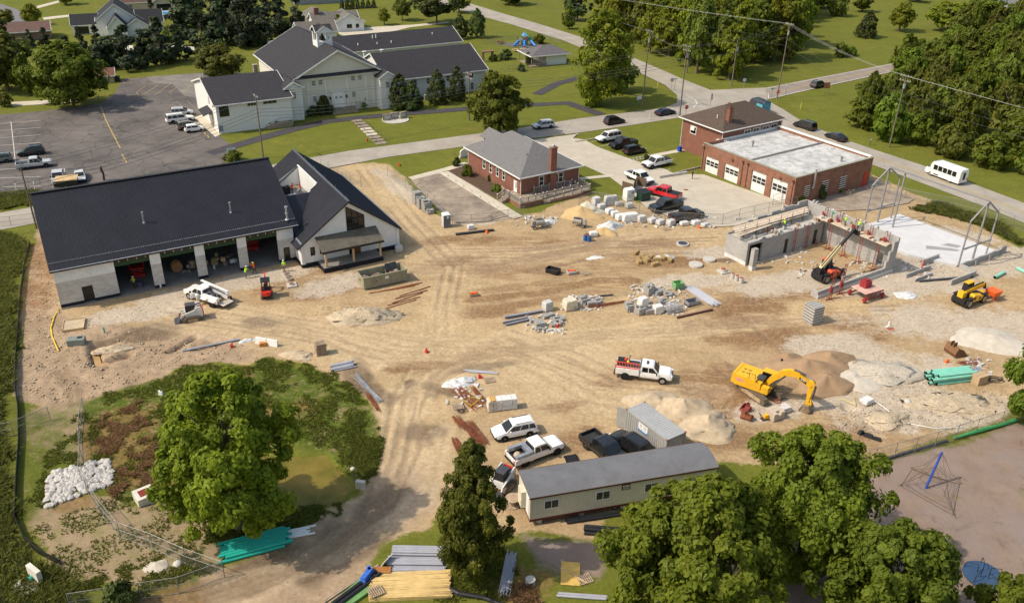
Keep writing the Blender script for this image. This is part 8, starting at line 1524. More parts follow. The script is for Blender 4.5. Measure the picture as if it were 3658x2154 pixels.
# straw bales, buckets, plates, sundries
for i,(x,y) in enumerate([(1565,622),(1578,632),(1590,640),(1600,632),(1618,640),(1632,635),(1648,642),(1572,645),(1612,652)]):mb=MB();mb.box((0,0,.26),(1.25,.65,.55),0,0,(.9,.85));mb.box((0,0,.26),(1.3,.4,.36));one('straw_bale','torn brown straw bale on the bare soil','straw bale',mat('straw',(.36,.25,.11),.95,0,.4,5,bump=.8,bscale=12),mb,P(x,y,-.03),random.random()*3,'straw bales on bare soil')
def bucket(label,c,rz,m_,s=1.0):
    o=thing('digger_bucket',label,'bucket',P(*c),rad(rz));pts=[(-.5,0),(.45,0),(.6,.3),(.4,.75),(.3,.72),(.42,.35),(.3,.1),(-.4,.08)];m=MB();m.loft([[(x*s,-.5*s,z*s) for x,z in pts],[(x*s,.5*s,z*s) for x,z in pts]]);b=m.obj('shell',m_,o)
    for y in (-.5,.5):m=MB();q=[(-.5,0),(.45,0),(.6,.3),(.4,.75),(-.1,.5)];m.loft([[(x*s,(y-.02)*s,z*s) for x,z in q],[(x*s,(y+.02)*s,z*s) for x,z in q]]);m.obj('cheek',m_,o)
    for i in range(5):m=MB();m.box((-.55*s,(-.44+.22*i)*s,.04*s),(.2*s,.08*s,.06*s));m.obj('tooth',m_,o)
    m=MB();m.box((.4*s,-.12*s,.85*s),(.3*s,.06*s,.3*s));m.box((.4*s,.12*s,.85*s),(.3*s,.06*s,.3*s));m.obj('hanger',m_,o)
bucket('rusty toothed bucket left of yellow compactor',(1838,1026),-120,M_rust,1.1);bucket('rusty clamshell piece behind the toothed bucket',(1834,1008),30,M_scaf,.9);bucket('brown excavator bucket with yellow hanger near dust heap',(2352,868),200,mat('brown_bucket',(.2,.1,.05),.7,.2,.3,3),1.8)
o=thing('plate_compactor','small yellow plate compactor before the block pallet','compactor',P(1882,1030),rad(20));m=MB();m.bx(-.4,.4,-.3,.3,0,.12);m.obj('plate',M_dsteel,o);m=MB();m.box((.1,0,.4),(.5,.45,.4),0,0,(.8,.8));m.obj('engine',CATY,o);m=MB();m.tube([(-.3,-.2,.2),(-.7,-.2,.9),(-.7,.2,.9),(-.3,.2,.2)],.03);m.obj('handle',M_black,o)
blockpallet('tan paving block stack under the excavator bucket',(1905,1025),30,3,3,3,.2,(.5,.45,.28),cores=False,m_=mat('tan_paver',(.5,.41,.32),.85,0,.12,2));blockpallet('pale slab stack between tracks and paving blocks',(1922,1012),25,3,2,2,.3,(.6,.5,.28),cores=False,m_=mat('pale_paver',(.56,.53,.5),.85,0,.12,2))
o=thing('iron_fitting','dark red iron pipe fitting on the slab stack','fitting',P(1912,1000,.55),0);m=MB();m.tube([(-.4,0,.1),(-.2,.1,.4),(.2,.1,.4),(.4,0,.1),(0,-.2,.1),(-.4,0,.1)],.06);m.obj('body',M_scaf,o)
mb=MB();mb.box((0,0,.55),(1.5,1.1,1.1));mb.box((0,0,1.12),(1.54,.12,.03));mb.box((0,-.56,.55),(.1,.02,1.1));one('carton','large cardboard carton right of the teal pipes','box',mat('cardboard',(.46,.33,.2),.8,0,.12,2),mb,P(2408,938),rad(25));mb=MB();mb.tube([(.8*math.cos(a/3),.5*math.sin(a/3),.1+.01*a) for a in range(0,40)],.06,5);one('hose_coil','coil of black hose beside the carton','hose',M_black,mb,P(2448,934))
one('debris_heap','heap of grey bags and rags beside teal pipes','debris',M_steel,MB().box((0,0,.3),(1.0,.8,.6),.3,0,(.7,.6)).box((.8,.5,.2),(.9,.7,.4),1).box((-.3,.8,.15),(.7,.6,.3),.5),P(2392,918))
one('black_tarp','crumpled black tarp bundle lying on tan soil','tarp',M_black,MB().box((-.6,.5,.2),(.7,.5,.4),.4,0,(.6,.6)).box((0,0,.2),(1.0,.55,.35),-.6,0,(.7,.5)).box((.7,-.5,.15),(.9,.45,.3),-.5,0,(.7,.5)),P(2138,1072));one('black_tarp','dark jacket draped on a stake by sand mound','tarp',M_black,MB().box((0,0,.45),(.35,.3,.9),.3,0,(.5,.5)),P(1922,897))
mb=MB();mb.tube([(0,0,.1),(.35,.0,.45),(.3,.1,.9)],.1,8);one('water_pipe_riser','white pipe riser beside a red tipped stake','pipe',M_white,mb,P(2180,806));mb=MB();mb.beam((0,0,.05),(.55,-.55,.35),.1,.1);one('marker_stake','red tipped stake leaning at the white riser','stake',M_red,mb,P(2184,808));mb=MB();mb.cyl((0,0,0),(.2,.1,1.9),.09,None,8);one('red_pipe','tall red standpipe beside low foundation wall','pipe',M_red,mb,P(2265,668))
# yellow hose, form boards, utility box
mb=MB();mb.tube([tuple(P(x,y,.1)) for x,y in [(144,760),(132,780),(125,805),(128,825),(136,845),(144,862)]],.09,6);one('gas_pipe','curved yellow gas pipe coming from the hall corner','pipe',mat('gas_yellow',(.75,.52,.03),.5),mb)
p=P(182,800);o=thing('slab_form','staked timber form around a bare soil pad','formwork',p,rad(20));w_,h_=2.4,2.6
for a,b in (((-w_/2,-h_/2),(w_/2,-h_/2)),((w_/2,-h_/2),(w_/2,h_/2)),((w_/2,h_/2),(-w_/2,h_/2)),((-w_/2,h_/2),(-w_/2,-h_/2))):m=MB();m.beam((*a,.15),(*b,.15),.06,.3);m.obj('form_board',M_wood,o)
for i in range(6):
    for s in (-1,1):m=MB();m.beam((s*w_/2,-h_/2+.2+.45*i,.2),(s*(w_/2+.6),-h_/2+.2+.45*i,.05),.05,.05);m.obj('stake',M_oldwood,o)
m=MB();m.bx(-w_/2+.05,w_/2-.05,-h_/2+.05,h_/2-.05,-.05,.22);m.obj('soil_fill',P_tan,o)
p=P(190,846);o=thing('utility_vault','grey green utility cabinet lying near the trench','cabinet',p,rad(12));m=MB();m.bx(-.95,.95,-.55,.55,0,.75);m.obj('box',mat('cabinet_green',(.2,.23,.2),.5),o);m=MB();m.bx(.1,.7,-.1,.4,.75,.76);m.obj('opening',M_black,o)
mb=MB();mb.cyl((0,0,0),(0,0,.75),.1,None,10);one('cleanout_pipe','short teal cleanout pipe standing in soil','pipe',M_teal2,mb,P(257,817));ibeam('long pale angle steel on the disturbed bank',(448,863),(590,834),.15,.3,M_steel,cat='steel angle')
o=thing('traffic_barrier','pair of white plastic barriers on the bank','barrier',P(660,846),rad(-15))
for i in range(2):m=MB();m.box((-.9+1.5*i,0,.4),(1.4,.5,.8),0,0,(1,.4));m.obj('segment',M_white,o)
one('brick_bundle','small bundle of orange timber before white barriers','timber',mat('orange_timber',(.5,.2,.05),.7),MB().box((0,0,.2),(.9,.6,.35)).box((0,0,.42),(.8,.5,.1),.2),P(648,848),.3);stack('steel_tubes','pale galvanised channel bundle at the weed edge',(815,905),(848,898),2.6,.1,[5,4,2],M_tube,jit=.2,side=-1)
for i,(x,y,m_) in enumerate([(1198,572,M_orange),(912,571,M_red),(983,408,M_red),(570,850,M_red),(1372,803,M_red),(1720,560,M_orange),(2285,505,M_red),(396,970,M_white),(1182,928,M_red),(2330,890,M_orange),(1050,865,M_red),(395,700,M_red)]):
    one('debris_piece',['orange bag beside the black pipe rack','red cap at the gabled wing corner','red marker on the lawn by the office road','red fuel can on the bank','red can beside dark grey block pallet','orange flag on the site fence','red netting roll near slab fence','white bucket on the weedy bank','red and white bag near grey rails','orange cap beside teal pipes','red rag on the haul road bend','red extinguisher beside the bay column'][i],'debris',m_,MB().box((0,0,.18),(.5,.35,.36),.4,0,(.6,.6)).box((.15,0,.38),(.18,.18,.14)),P(x,y),random.random()*3)
for i,(x,y) in enumerate([(1160,908),(1172,912)]):stack('steel_tubes',['upper pair of grey rails on blocks','lower pair of grey rails on blocks'][i],(x-18,y+2),(x+42,y+6),3.4,.07,[2],M_tube)
mb=MB();mb.box((0,0,.5),(1.2,.06,1.0),0,0,None,0,.5);one('insulation_sheet','white panel with yellow corner leaning at conduit','panel',M_white,mb,P(952,1388),rad(60));one('plywood_sheet','orange plywood strip between conduit and lumber','plywood',mat('orange_ply',(.36,.15,.04),.7),MB().box((0,0,.3),(1.7,.7,.04)),P(937,1407),rad(2));one('blue_tarp','crumpled blue tarp at the lumber end','tarp',mat('tarp_blue',(.04,.14,.55),.5,0,.4,3),MB().box((0,0,.4),(.7,1.6,.8),-.4,0,(.6,.8)).box((.1,.6,.5),(.5,.8,.6),.3,0,(.5,.6)),P(904,1425))
mb=MB();mb.tube([tuple(P(x,y,.12)) for x,y in [(1062,1432),(1090,1444),(1130,1462),(1190,1472),(1240,1490)]],[.22,.3,.25,.2,.15],7);one('silt_sock','black erosion sock curving over the grass','silt sock',M_black,mb);mb=MB();mb.tube([tuple(P(x,y,.06)) for x,y in [(2155,985),(2190,1012),(2240,1038),(2300,1052),(2370,1050)]],.05,5);one('hose','long white hose curving towards the right fence','hose',M_trim,mb)
# hole tapes
for i,(c_,pts) in enumerate([('yellow tape around the small pit by rebar',[(1155,985),(1185,982),(1160,1000),(1140,990)]),('yellow tape at the dug hole near white bags',[(2068,985),(2105,998),(2098,980)])]):
    mb=MB();pp=[P(x,y,.35) for x,y in pts];mb.tube([tuple(p) for p in pp],.03,4);[mb.cyl((p.x,p.y,p.z-.4),tuple(p),.025,None,4) for p in pp];one('barrier_tape',c_,'tape',mat('tape_yellow',(.75,.6,.03),.6),mb)
# mason blocks by hall: bollards and floor kerbs
for i,(x,y) in enumerate([(396,708),(528,663),(752,648)]):mb=MB();mb.cyl((0,0,0),(0,0,.55),.12,None,10);mb.dome((0,0,.55),.12,10,3);one('bollard',['white bollard stub at the first bay corner','white bollard stub at the second bay','grey stub pipe beside the wing corner'][i],'bollard',M_trim,mb,P(x,y))
# play equipment lower right
p=P(2278,1201);o=thing('net_climber','leaning blue pole with a collapsed brown climbing net','climber',p,0);top=(1.1,1.0,3.6);m=MB();m.cyl((0,0,-.1),top,.11,None,10);m.obj('pole',mat('pole_blue',(.02,.07,.36),.5),o);m=MB()
anch=[(P(2370,1190)-p),(P(2352,1275)-p),(P(2210,1195)-p),(P(2240,1150)-p)]
for a in anch:
    tv=Vector(top);mid=(tv+a)*.5-Vector((0,0,.6));m.tube([top,tuple(mid),tuple(a)],.02,4);m.tube([(top[0]*.6,top[1]*.6,top[2]*.6),tuple(mid*.8),tuple(a)],.02,4)
for i in range(len(anch)):
    for t_ in (.35,.55,.75,.9):a,b=anch[i]*t_,anch[(i+1) % 4]*t_;tz=Vector((0,0,2.4*(1-t_)**1.5));m.tube([tuple(a+tz),tuple((a+b)/2+tz*.7),tuple(b+tz)],.018,4)
tag(m.obj('net',mat('net_brown',(.13,.09,.07),.9),o),kind='stuff')
p=P(2418,1418);o=thing('merry_go_round','blue round merry-go-round with black hand rails','merry-go-round',p,0);m=MB();m.cyl((0,0,.15),(0,0,.28),1.6,None,28);m.obj('platform',mat('deck_blue',(.035,.075,.15),.8,0,.15,1.5),o)
for i in range(5):a=i*1.257;c_,s_=math.cos(a),math.sin(a);m=MB();m.tube([(c_*.5,s_*.5,.28),(c_*.5,s_*.5,1.0),(c_*1.4,s_*1.4,.9),(c_*1.5,s_*1.5,.28)],.03,6);m.obj('rail',M_black,o)
# ================================================================== FENCES
M_link=mat('chain_link',(.32,.32,.31),.5,.4,.1,3,alpha=.16);M_post=mat('fence_post',(.30,.29,.27),.5,.4,.2,3)
def fence(label,pts,h=1.9,step=3.0,mid=True,name='chain_link_fence',meshm=None,rails=True):
    W_=[P(*p) for p in pts];o=thing(name,label,'fence',W_[0],0);b=W_[0];m3=MB()
    for i in range(len(W_)-1):
        a,c=W_[i]-b,W_[i+1]-b;L=(c-a).to_2d().length;k=max(1,round(L/step))
        m3.poly([tuple(a+Vector((0,0,.06))),tuple(c+Vector((0,0,.06))),tuple(c+Vector((0,0,h-.03))),tuple(a+Vector((0,0,h-.03)))])
        for z in ((h-.02,.06) if not mid else (h-.02,h*.5,.06)):m=MB();m.cyl(a+Vector((0,0,z)),c+Vector((0,0,z)),.03 if z>1.5 else .022,None,5);m.obj('rail',M_post,o)
        for j in range(k+(i==len(W_)-2)):q=a+(c-a)*(j/k);m=MB();m.cyl(q+Vector((0,0,-.15)),q+Vector((0,0,h+.03)),.035,None,6);m.obj('post',M_post,o)
    m3.obj('wire_mesh',meshm or M_link,o,False);return o
fence('chain link fence running down to the portable toilet',[(954,432),(973,446),(998,462),(1018,478),(1052,502),(1092,536)]);fence('chain link fence along lower edge of office pad',[(1113,549),(1160,550),(1210,544),(1290,530)],1.6);fence('chain link fence behind the stone pallets and black pickups',[(1424,510),(1458,497),(1521,507),(1572,525),(1609,543),(1665,548),(1724,552),(1777,553),(1818,540),(1960,508)],1.9)
fence('chain link fence between slab and side road',[(2148,466),(2226,488),(2280,501),(2340,512),(2452,540),(2530,575)]);fence('chain link fence along the brown play area',[(2030,1165),(2100,1152),(2200,1126),(2300,1098),(2400,1066),(2520,1028)],1.9);fence('zigzag chain link fence crossing the riprap',[(208,1010),(200,1075),(203,1130),(202,1185),(216,1212),(251,1265),(296,1320),(377,1349),(459,1386),(553,1418)],1.8)
fence('chain link fence along the lower haul road',[(553,1418),(441,1458),(348,1472),(175,1500)],1.8);fence('short chain link panels beside the tall grass',[(-20,1080),(35,1071),(124,1032)],1.7);fence('chain link fence beside the gabled wing',[(790,414),(809,420),(832,433),(863,448),(889,459)],1.9);fence('chain link fence at the left road edge',[(-20,560),(28,556),(90,547)],1.6);fence('black garden fence behind the long church wing',[(1190,110),(1240,100),(1330,92),(1380,105)],1.2,4,False,meshm=M_link);fence('garden fence before the white pavilion',[(1250,172),(1300,168),(1345,164)],1.1,3,False);fence('leaning chain link panel against the station wall',[(1900,505),(1944,492)],1.9)
mb=MB();W_=[P(x,y) for x,y in [(75,600),(62,650),(52,720),(46,800),(40,880),(38,960),(46,1010),(48,1090),(42,1180),(38,1280),(60,1330),(95,1362),(150,1388)]]
for i in range(len(W_)-1):a,c=W_[i],W_[i+1];mb.beam(a+Vector((0,0,.3)),c+Vector((0,0,.3)),.04,.7)
one('silt_fence','low black silt fence between tall grass and soil','fence',M_black,mb);mb=MB();W_=[P(x,y) for x,y in [(2255,508),(2300,514),(2360,528),(2420,552),(2500,596)]]
for i in range(len(W_)-1):mb.beam(W_[i]+Vector((0,0,.25)),W_[i+1]+Vector((0,0,.25)),.04,.5)
one('silt_fence','black silt fence in the grass beside side road','fence',M_black,mb);mb=MB();W_=[P(x,y,.25) for x,y in [(2345,1082),(2380,1072),(2420,1060),(2460,1050),(2500,1036)]];mb.tube([tuple(p) for p in W_],[.1,.16,.22,.16,.2],7);one('green_netting','green netting rolled along the right fence foot','netting',mat('net_green',(.06,.34,.12),.6,0,.3,3),mb);mb=MB();mb.tube([tuple(P(x,y,.12)) for x,y in [(2105,1150),(2180,1130),(2240,1112),(2330,1086)]],.16,6);one('silt_sock','dark erosion sock along the right fence foot','silt sock',M_dsteel,mb)

# ================================================================== POLES AND WIRES
M_pole=mat('utility_pole_wood',(.17,.135,.105),.9,0,.25,2);TOPS={}
def pole(key,label,c,ty,arms=1,tr=False,lean=0,r=.16,rz=None):
    b=P(*c);h=hfor(b,ty);o=thing('utility_pole',label,'utility pole',b,rz if rz is not None else rad(34));m=MB();m.cyl((0,0,-.2),(lean,0,h),r,r*.65,8);m.obj('shaft',M_pole,o)
    for k in range(arms):
        z=h-.25-.9*k;m=MB();m.box((lean,.12,z),(.12,2.4,.14));m.obj('crossarm',M_pole,o)
        for y in (-1.05,-.5,.5,1.05):m=MB();m.cyl((lean,y,z+.06),(lean,y,z+.28),.06,.04,6);m.obj('insulator',M_trim,o)
    if tr:m=MB();m.cyl((.35,0,h-2.6),(.35,0,h-1.7),.26,None,10);m.obj('transformer',M_steel,o)
    TOPS[key]=(b,h,o.rotation_euler.z)
    return o
pole('a','utility pole with crossarm on the church lawn',(1155,297),180,2);pole('b','tall utility pole leaning beside the tall oak',(1580,266),75,1,True,.3);pole('c','thick utility pole beside the road stop sign',(1672,291),112,2,True);pole('d','tall utility pole at the cross road corner',(1912,242),58,1,True,.3);pole('e','utility pole against the thicket by the mailbox',(2188,363),186,2,True,.3);pole('f','grey utility pole rising behind the new hall roof',(648,389),235,1);pole('g','bare pole at the left end of the new hall',(90,562),410,0,False,0,.15);pole('h','thin pole before the wood with white transformer',(1800,213),100,0,True);pole('i','pole at the far road junction',(1418,55),8,1);pole('j','thin pole at the church left wing',(500,215),178,0,False,0,.08);pole('k','pole standing high behind the stop sign',(1690,180),20,0,False)
OUT={'R':(Vector((150,60,0)),14,rad(34)),'L':(Vector((-160,75,0)),11,rad(34)),'U':(Vector((-40,380,0)),13,0),'X':(Vector((160,290,0)),13,0),'W':(Vector((-10,300,0)),14,0)}
M_wire=mat('overhead_wire',(.12,.12,.12),.4,.3);M_wlt=mat('bright_wire',(.4,.4,.38),.5,.2);WN=[0]
def wire(a,b,y,dz,label,m_=None,r=.028,sag=.9):
    A,B_=(TOPS.get(a) or OUT[a]),(TOPS.get(b) or OUT[b]);p=A[0]+Vector((-math.sin(A[2])*y,math.cos(A[2])*y,A[1]-dz));q=B_[0]+Vector((-math.sin(B_[2])*y,math.cos(B_[2])*y,B_[1]-dz));mb=MB()
    mb.tube([tuple(p.lerp(q,t/12)-Vector((0,0,4*sag*(t/12)*(1-t/12)))) for t in range(13)],r,4);one('overhead_wire',label,'wire',m_ or M_wire,mb,group='overhead power lines')
for a,b,nm in [('f','a','from the hall pole to the church lawn pole'),('a','c','from the church lawn pole to the stop sign pole'),('g','f','over the new hall roof behind its ridge'),('L','g','along the road left of the new hall')]:
    for y,dz,l in ((-.9,.0,'left upper'),(.9,.0,'right upper'),(0,3.2,'low thick'),(.1,3.9,'lowest thick'),(.1,2.6,'middle')):wire(a,b,y,dz,f'{l} overhead wire {nm}',None,.024 if dz<1 else .035)
for a,b,nm in [('W','d','above the roadside wood'),('d','e','between cross road corner and thicket poles'),('e','R','past the shuttle bus')]:
    for y,dz,l in ((-1.0,.1,'left bright'),(1.0,.1,'right bright'),(0,.1,'middle bright'),(0,3.5,'low dark'),(.1,5,'lowest dark')):wire(a,b,y,dz,f'{l} overhead wire {nm}',M_wlt if dz<1 else M_wire,.016)
for a,b,nm in [('c','d','crossing the intersection'),('b','c','from the oak pole to stop sign pole'),('U','b','beside the far road')]:
    for y,dz,l in ((-.6,.3,'left'),(.6,.3,'right'),(0,3.0,'low')):wire(a,b,y,dz,f'{l} overhead wire {nm}')

# ================================================================== SIGNS AND STREET FURNITURE
def textmesh(txt,size,m_,ext=.004):
    cu=bpy.data.curves.new('lettering','FONT');cu.body=txt;cu.size=size;cu.align_x='CENTER';cu.align_y='CENTER';cu.extrude=ext;o=bpy.data.objects.new('tmp',cu);COL.objects.link(o)
    dg=bpy.context.evaluated_depsgraph_get();me=bpy.data.meshes.new_from_object(o.evaluated_get(dg));bpy.data.objects.remove(o);me.materials.clear();me.materials.append(m_);me.name='lettering';return me
M_stop=mat('stop_red',(.55,.015,.02),.4)
def stopsign(label,c,rz,back=False):
    o=thing('stop_sign',label,'sign',P(*c),rad(rz));m=MB();m.cyl((0,.05,-.1),(0,.05,2.9),.04,None,6);m.obj('post',M_steel,o);m=MB();m.cyl((0,-.0,2.45),(0,.03,2.45),.5,None,8);f=m.obj('plate',M_trim if not back else M_dsteel,o);f.rotation_euler.y=0
    m=MB();m.cyl((0,-.012,2.45),(0,-.002,2.45),.46,None,8);m.obj('face',M_stop if not back else M_steel,f)
    if not back:t_=inst(textmesh('STOP',.34,M_white),'lettering',f,(0,-.02,2.45));t_.rotation_euler=(rad(90),0,0)
stopsign('red stop sign facing the station lot',(1687,291),20);stopsign('red stop sign at the cross road corner',(1911,252),10);stopsign('grey back of a stop sign at the oak corner',(1652,222),20,True);stopsign('grey back of a stop sign before the wood',(1829,222),0,True)
def board(name,label,c,rz,w_,h,z,m_,posts=2,cat='sign',txt=None,txm=None,ts=.2,pm_=None):
    o=thing(name,label,cat,P(*c),rad(rz))
    for i in range(posts):x=0 if posts==1 else (-.4+.8*i)*w_;m=MB();m.bx(x-.04,x+.04,.02,.1,-.1,z+h);m.obj('post',pm_ or M_steel,o)
    m=MB();m.bx(-w_/2,w_/2,-.03,.02,z,z+h);b=m.obj('panel',m_,o)
    if txt:
        t_=inst(textmesh(txt,ts,txm or M_white),'lettering',b,(0,-.04,z+h/2));t_.rotation_euler=(rad(90),0,0)
    return o
o=board('estate_sign','brown board sign with pale frame on cross road verge',(2032,232),10,1.5,1.4,1.4,mat('sign_brown',(.33,.13,.07),.6));board('street_sign','green street name sign by the cross road stop',(1897,247),10,.9,.22,2.6,mat('sign_green',(.03,.3,.14),.5),1);board('street_sign','green street name sign at the oak corner',(1660,222),10,.8,.2,2.6,_M['sign_green'],1);board('road_sign','small white road sign near the cross road',(1933,236),10,.5,.6,1.8,M_white,1)
board('church_sign','white rectangular sign on posts behind the hall roof',(572,393),30,1.5,1.2,1.0,mat('pale_teal_sign',(.55,.68,.68),.5));board('door_sign','grey sign panel at the church side entry',(546,334),30,.9,1.3,.8,mat('slate_sign',(.22,.24,.3),.5));board('road_sign','white guide sign low on the oak pole',(1572,258),30,1.3,.9,1.2,M_trim,1);board('flag_sign','striped flag hanging from a white pole',(1748,262),30,.1,.1,3.0,M_white,1)
mb=MB();[mb.add([(0,.06,2.9-.2*i),(.5+.05*math.sin(i),.15*math.sin(i),2.9-.2*i),(.45,.1*math.sin(i+1),2.7-.2*i),(0,.06,2.7-.2*i)],[(0,1,2,3)],i % 2) for i in range(8)];one('flag','red and white striped flag by the intersection','flag',[M_red,M_white],mb,P(1748,262),rad(30))
o=thing('stone_sign','white arched stone sign on the office lawn','sign',P(1142,388),rad(32));m=MB();m.bx(-1.0,1.0,-.25,.25,0,.4);m.obj('plinth',M_conc,o);m=MB();m.loft([[(-.85,y,.4),(.85,y,.4),(.85,y,1.3),(.5,y,1.6),(0,y,1.75),(-.5,y,1.6),(-.85,y,1.3)] for y in (-.12,.12)]);m.obj('slab',M_white,o)
o=thing('church_monument','angled stone sign wall on the church lawn','sign',P(971,294),rad(30));M_stn=mat('sign_stone',(.3,.26,.2),.9,0,.3,2)
for i,(x,y,rz) in enumerate(((-1.9,-.45,-.25),(0,0,0),(1.9,-.35,.3))):m=MB();m.box((x,y,.75),(1.8,.4,1.5),rz);m.obj('panel',M_stn,o);m=MB();m.box((x,y-.22,.9),(1.3,.04,.7),rz);m.obj('plaque',mat('plaque_grey',(.42,.42,.42),.7),o)
m=MB();m.cyl((0,-.5,-.05),(0,-.5,.15),2.9,None,20);m.obj('bed_kerb',M_conc,o)
o=thing('mailbox','dark green mailbox on the side road verge','mailbox',P(2141,358),rad(60));m=MB();m.bx(-.06,.06,-.06,.06,-.1,1.1);m.obj('post',mat('green_post',(.02,.08,.04),.6),o);m=MB();m.box((0,0,1.25),(.5,.3,.3));m.obj('box',M_steel,o)
mb=MB();mb.cyl((0,0,0),(0,0,.6),.14,None,8);mb.dome((0,0,.6),.16,8,3);mb.cyl((-.25,0,.4),(.25,0,.4),.07);one('fire_hydrant','small red fire hydrant on the church lawn','hydrant',mat('hydrant_red',(.45,.08,.03),.5),mb,P(904,349))
o=thing('carved_post','dark weathered post standing in the parking lot','post',P(256,444),0);m=MB();m.tube([(0,0,0),(.1,.05,1.2),(-.1,0,2.0),(-.05,0,2.6)],[.2,.18,.22,.14],7);m.obj('trunk',mat('dark_post',(.05,.035,.03),.9),o)
for i,(x,y) in enumerate([(43,475),(88,470),(132,463)]):mb=MB();mb.cyl((0,0,-.1),(0,0,1.6),.09,None,8);mb.dome((0,0,1.6),.1,8,3);one('white_bollard',['white post at the lot edge beside pole','white post at the lot edge above hall corner','white post beside the silver pickup'][i],'bollard',M_white,mb,P(x,y))
for i,(x,y) in enumerate([(1105,428),(1124,441),(1143,453),(1163,466),(1184,480),(1205,494),(1226,505)][:7]):mb=MB();mb.box((0,0,.09),(1.8,.2,.16),0,0,(.96,.7));one('wheel_stop',f'{["first", "second", "third", "fourth", "fifth", "sixth", "last"][i]} concrete wheel stop along the office walk, counted from the road','wheel stop',M_conc,mb,P(x-8,y+2,.04),yaw((1105,428),(1226,505)),'wheel stops beside the office')
for i,(x,y) in enumerate([(497,322),(505,331),(513,338)]):mb=MB();mb.box((0,0,.08),(1.7,.2,.15));one('wheel_stop',f'{["upper", "middle", "lower"][i]} yellow wheel stop at the church entry slab','wheel stop',M_yel,mb,P(x,y,.03),yaw((480,292),(520,345)),'yellow wheel stops at the church')
o=thing('lawn_steps','concrete steps with rails climbing the church lawn','steps',P(910,325),0);b=P(910,325);pa,pb=P(880,300)-b,P(938,353)-b
for i in range(9):
    q=pa+(pb-pa)*(i/8);m=MB();m.box((q.x,q.y,.06+.02*(8-i)),(2.2,1.5,.12),math.atan2((pb-pa).y,(pb-pa).x)+rad(90));m.obj('step',M_walk if 2<i<6 else M_step,o)
for s in (-1,1):n_=Vector((-(pb-pa).y,(pb-pa).x,0)).normalized()*1.0*s;m=MB();m.tube([tuple(pa+n_+Vector((0,0,.1))),tuple(pa+n_+Vector((0,0,1.0))),tuple(pb+n_+Vector((0,0,.95))),tuple(pb+n_+Vector((0,0,.1)))],.03,5);[m.cyl(pa+n_+(pb-pa)*(k/6),pa+n_+(pb-pa)*(k/6)+Vector((0,0,.95)),.025,None,5) for k in range(1,6)];m.obj('handrail',M_dsteel,o)
mb=MB();a,c=P(1450,462),P(1712,432);pp=[P(1420,332),P(1408,342),P(1416,350),P(1470,342),P(1530,331)]
for i in range(4):mb.beam(pp[i]+Vector((0,0,.12)),pp[i+1]+Vector((0,0,.12)),.2,.2)
one('kerb','concrete kerb around the lawn island end','kerb',M_walk,mb,kind='structure');mb=MB();pp=[P(1640,418),P(1665,432),P(1702,432)];pp2=[P(1622,439),P(1690,428)];mb.beam(pp2[0]+Vector((0,0,.25)),pp2[1]+Vector((0,0,.25)),.3,.5);one('kerb','low concrete retaining kerb beside the white pickup','kerb',M_conc,mb,kind='structure');mb=MB();mb.beam(P(1660,428)+Vector((0,0,.15)),P(1726,412)+Vector((0,0,.15)),.25,.3);one('kerb','mossy kerb before the first garage door','kerb',M_stn,mb,kind='structure');one('lawn_bed','mulch bed along the brick office wall','bed',mat('bed_mulch',(.09,.055,.035),.95,0,.3,2),MB().poly([tuple(p-P(1160,430))[:2]+(.0,) for p in Dp([(1098,420),(1130,402),(1260,470),(1225,490)])]),P(1160,430,.05),kind='structure')
mb=MB();[mb.bx(-.35+.0,.35,-.3,.3,0,.04)];one('drain_cover','rusty square drain cover in station apron','drain',M_rust,mb,P(1688,468,.04))
# ================================================================== FAR HOUSES, GARDEN, PLAYGROUND
def house(label,c,rz,blocks,wallm,roofm,name='house',wins=()):
    p=P(*c);b=Bld.__new__(Bld);b.o=(0,0,0);b.f=None;b.root=thing(name,label,'house',(p.x,p.y,0),rad(rz))
    for k in blocks:gable(b,*k[:6],wallm,roofm,k[6],.4,rname='roof')
    for w_ in wins:b.win(*w_)
    return b
M_dsh=mat('black_shingle',(.022,.022,.026),.9,0,.25,1.2,bump=.3)
hb=house('white house with steep black roofs and garage beyond conifers',(262,92),22,[(-2,9,2,14,4.6,8.8,'n'),(-9,-2,6,13,2.9,5.2,'u'),(1,6,-4,2.2,3.4,6.4,'n'),(9,16,4,11,3.2,6.0,'u'),(5.8,12,-1,4,2.9,5.0,'n')],M_white,M_dsh,wins=[('S',6,-8.4,-4.6,.1,2.2),('W',-2,8,9,3.2,4.2),('W',9,5,6,1,2.2),('S',2,7.2,8,3.2,4.2)])
hb=house('tan house with open garage above the round pool',(330,30),22,[(-6,6,0,9,3.2,6.2,'u'),(6,13,-1,7,3.0,5.0,'n')],mat('tan_siding',(.5,.42,.3),.7),mat('rust_shingle',(.11,.06,.05),.9),wins=[('S',0,-2,-.4,.9,2.2),('S',-1,7.2,11.8,.05,2.3)])
hb=house('white ranch house with grey roof behind bell tower',(838,76),24,[(-8,6,0,8,2.8,5.0,'u'),(-2,7,-2,6.5,2.8,5.2,'n'),(-9,-1,8,15,2.8,4.8,'n')],M_white,mat('ranch_shingle',(.14,.125,.11),.9,0,.2,1.5),wins=[('S',-2,1.6,3.2,.9,2.1),('S',-2,4.4,5.4,.9,2.1)]);m=MB();m.bx(-7,-5.6,3,4.2,0,6.6);hb.p('chimney',M_brick,m)
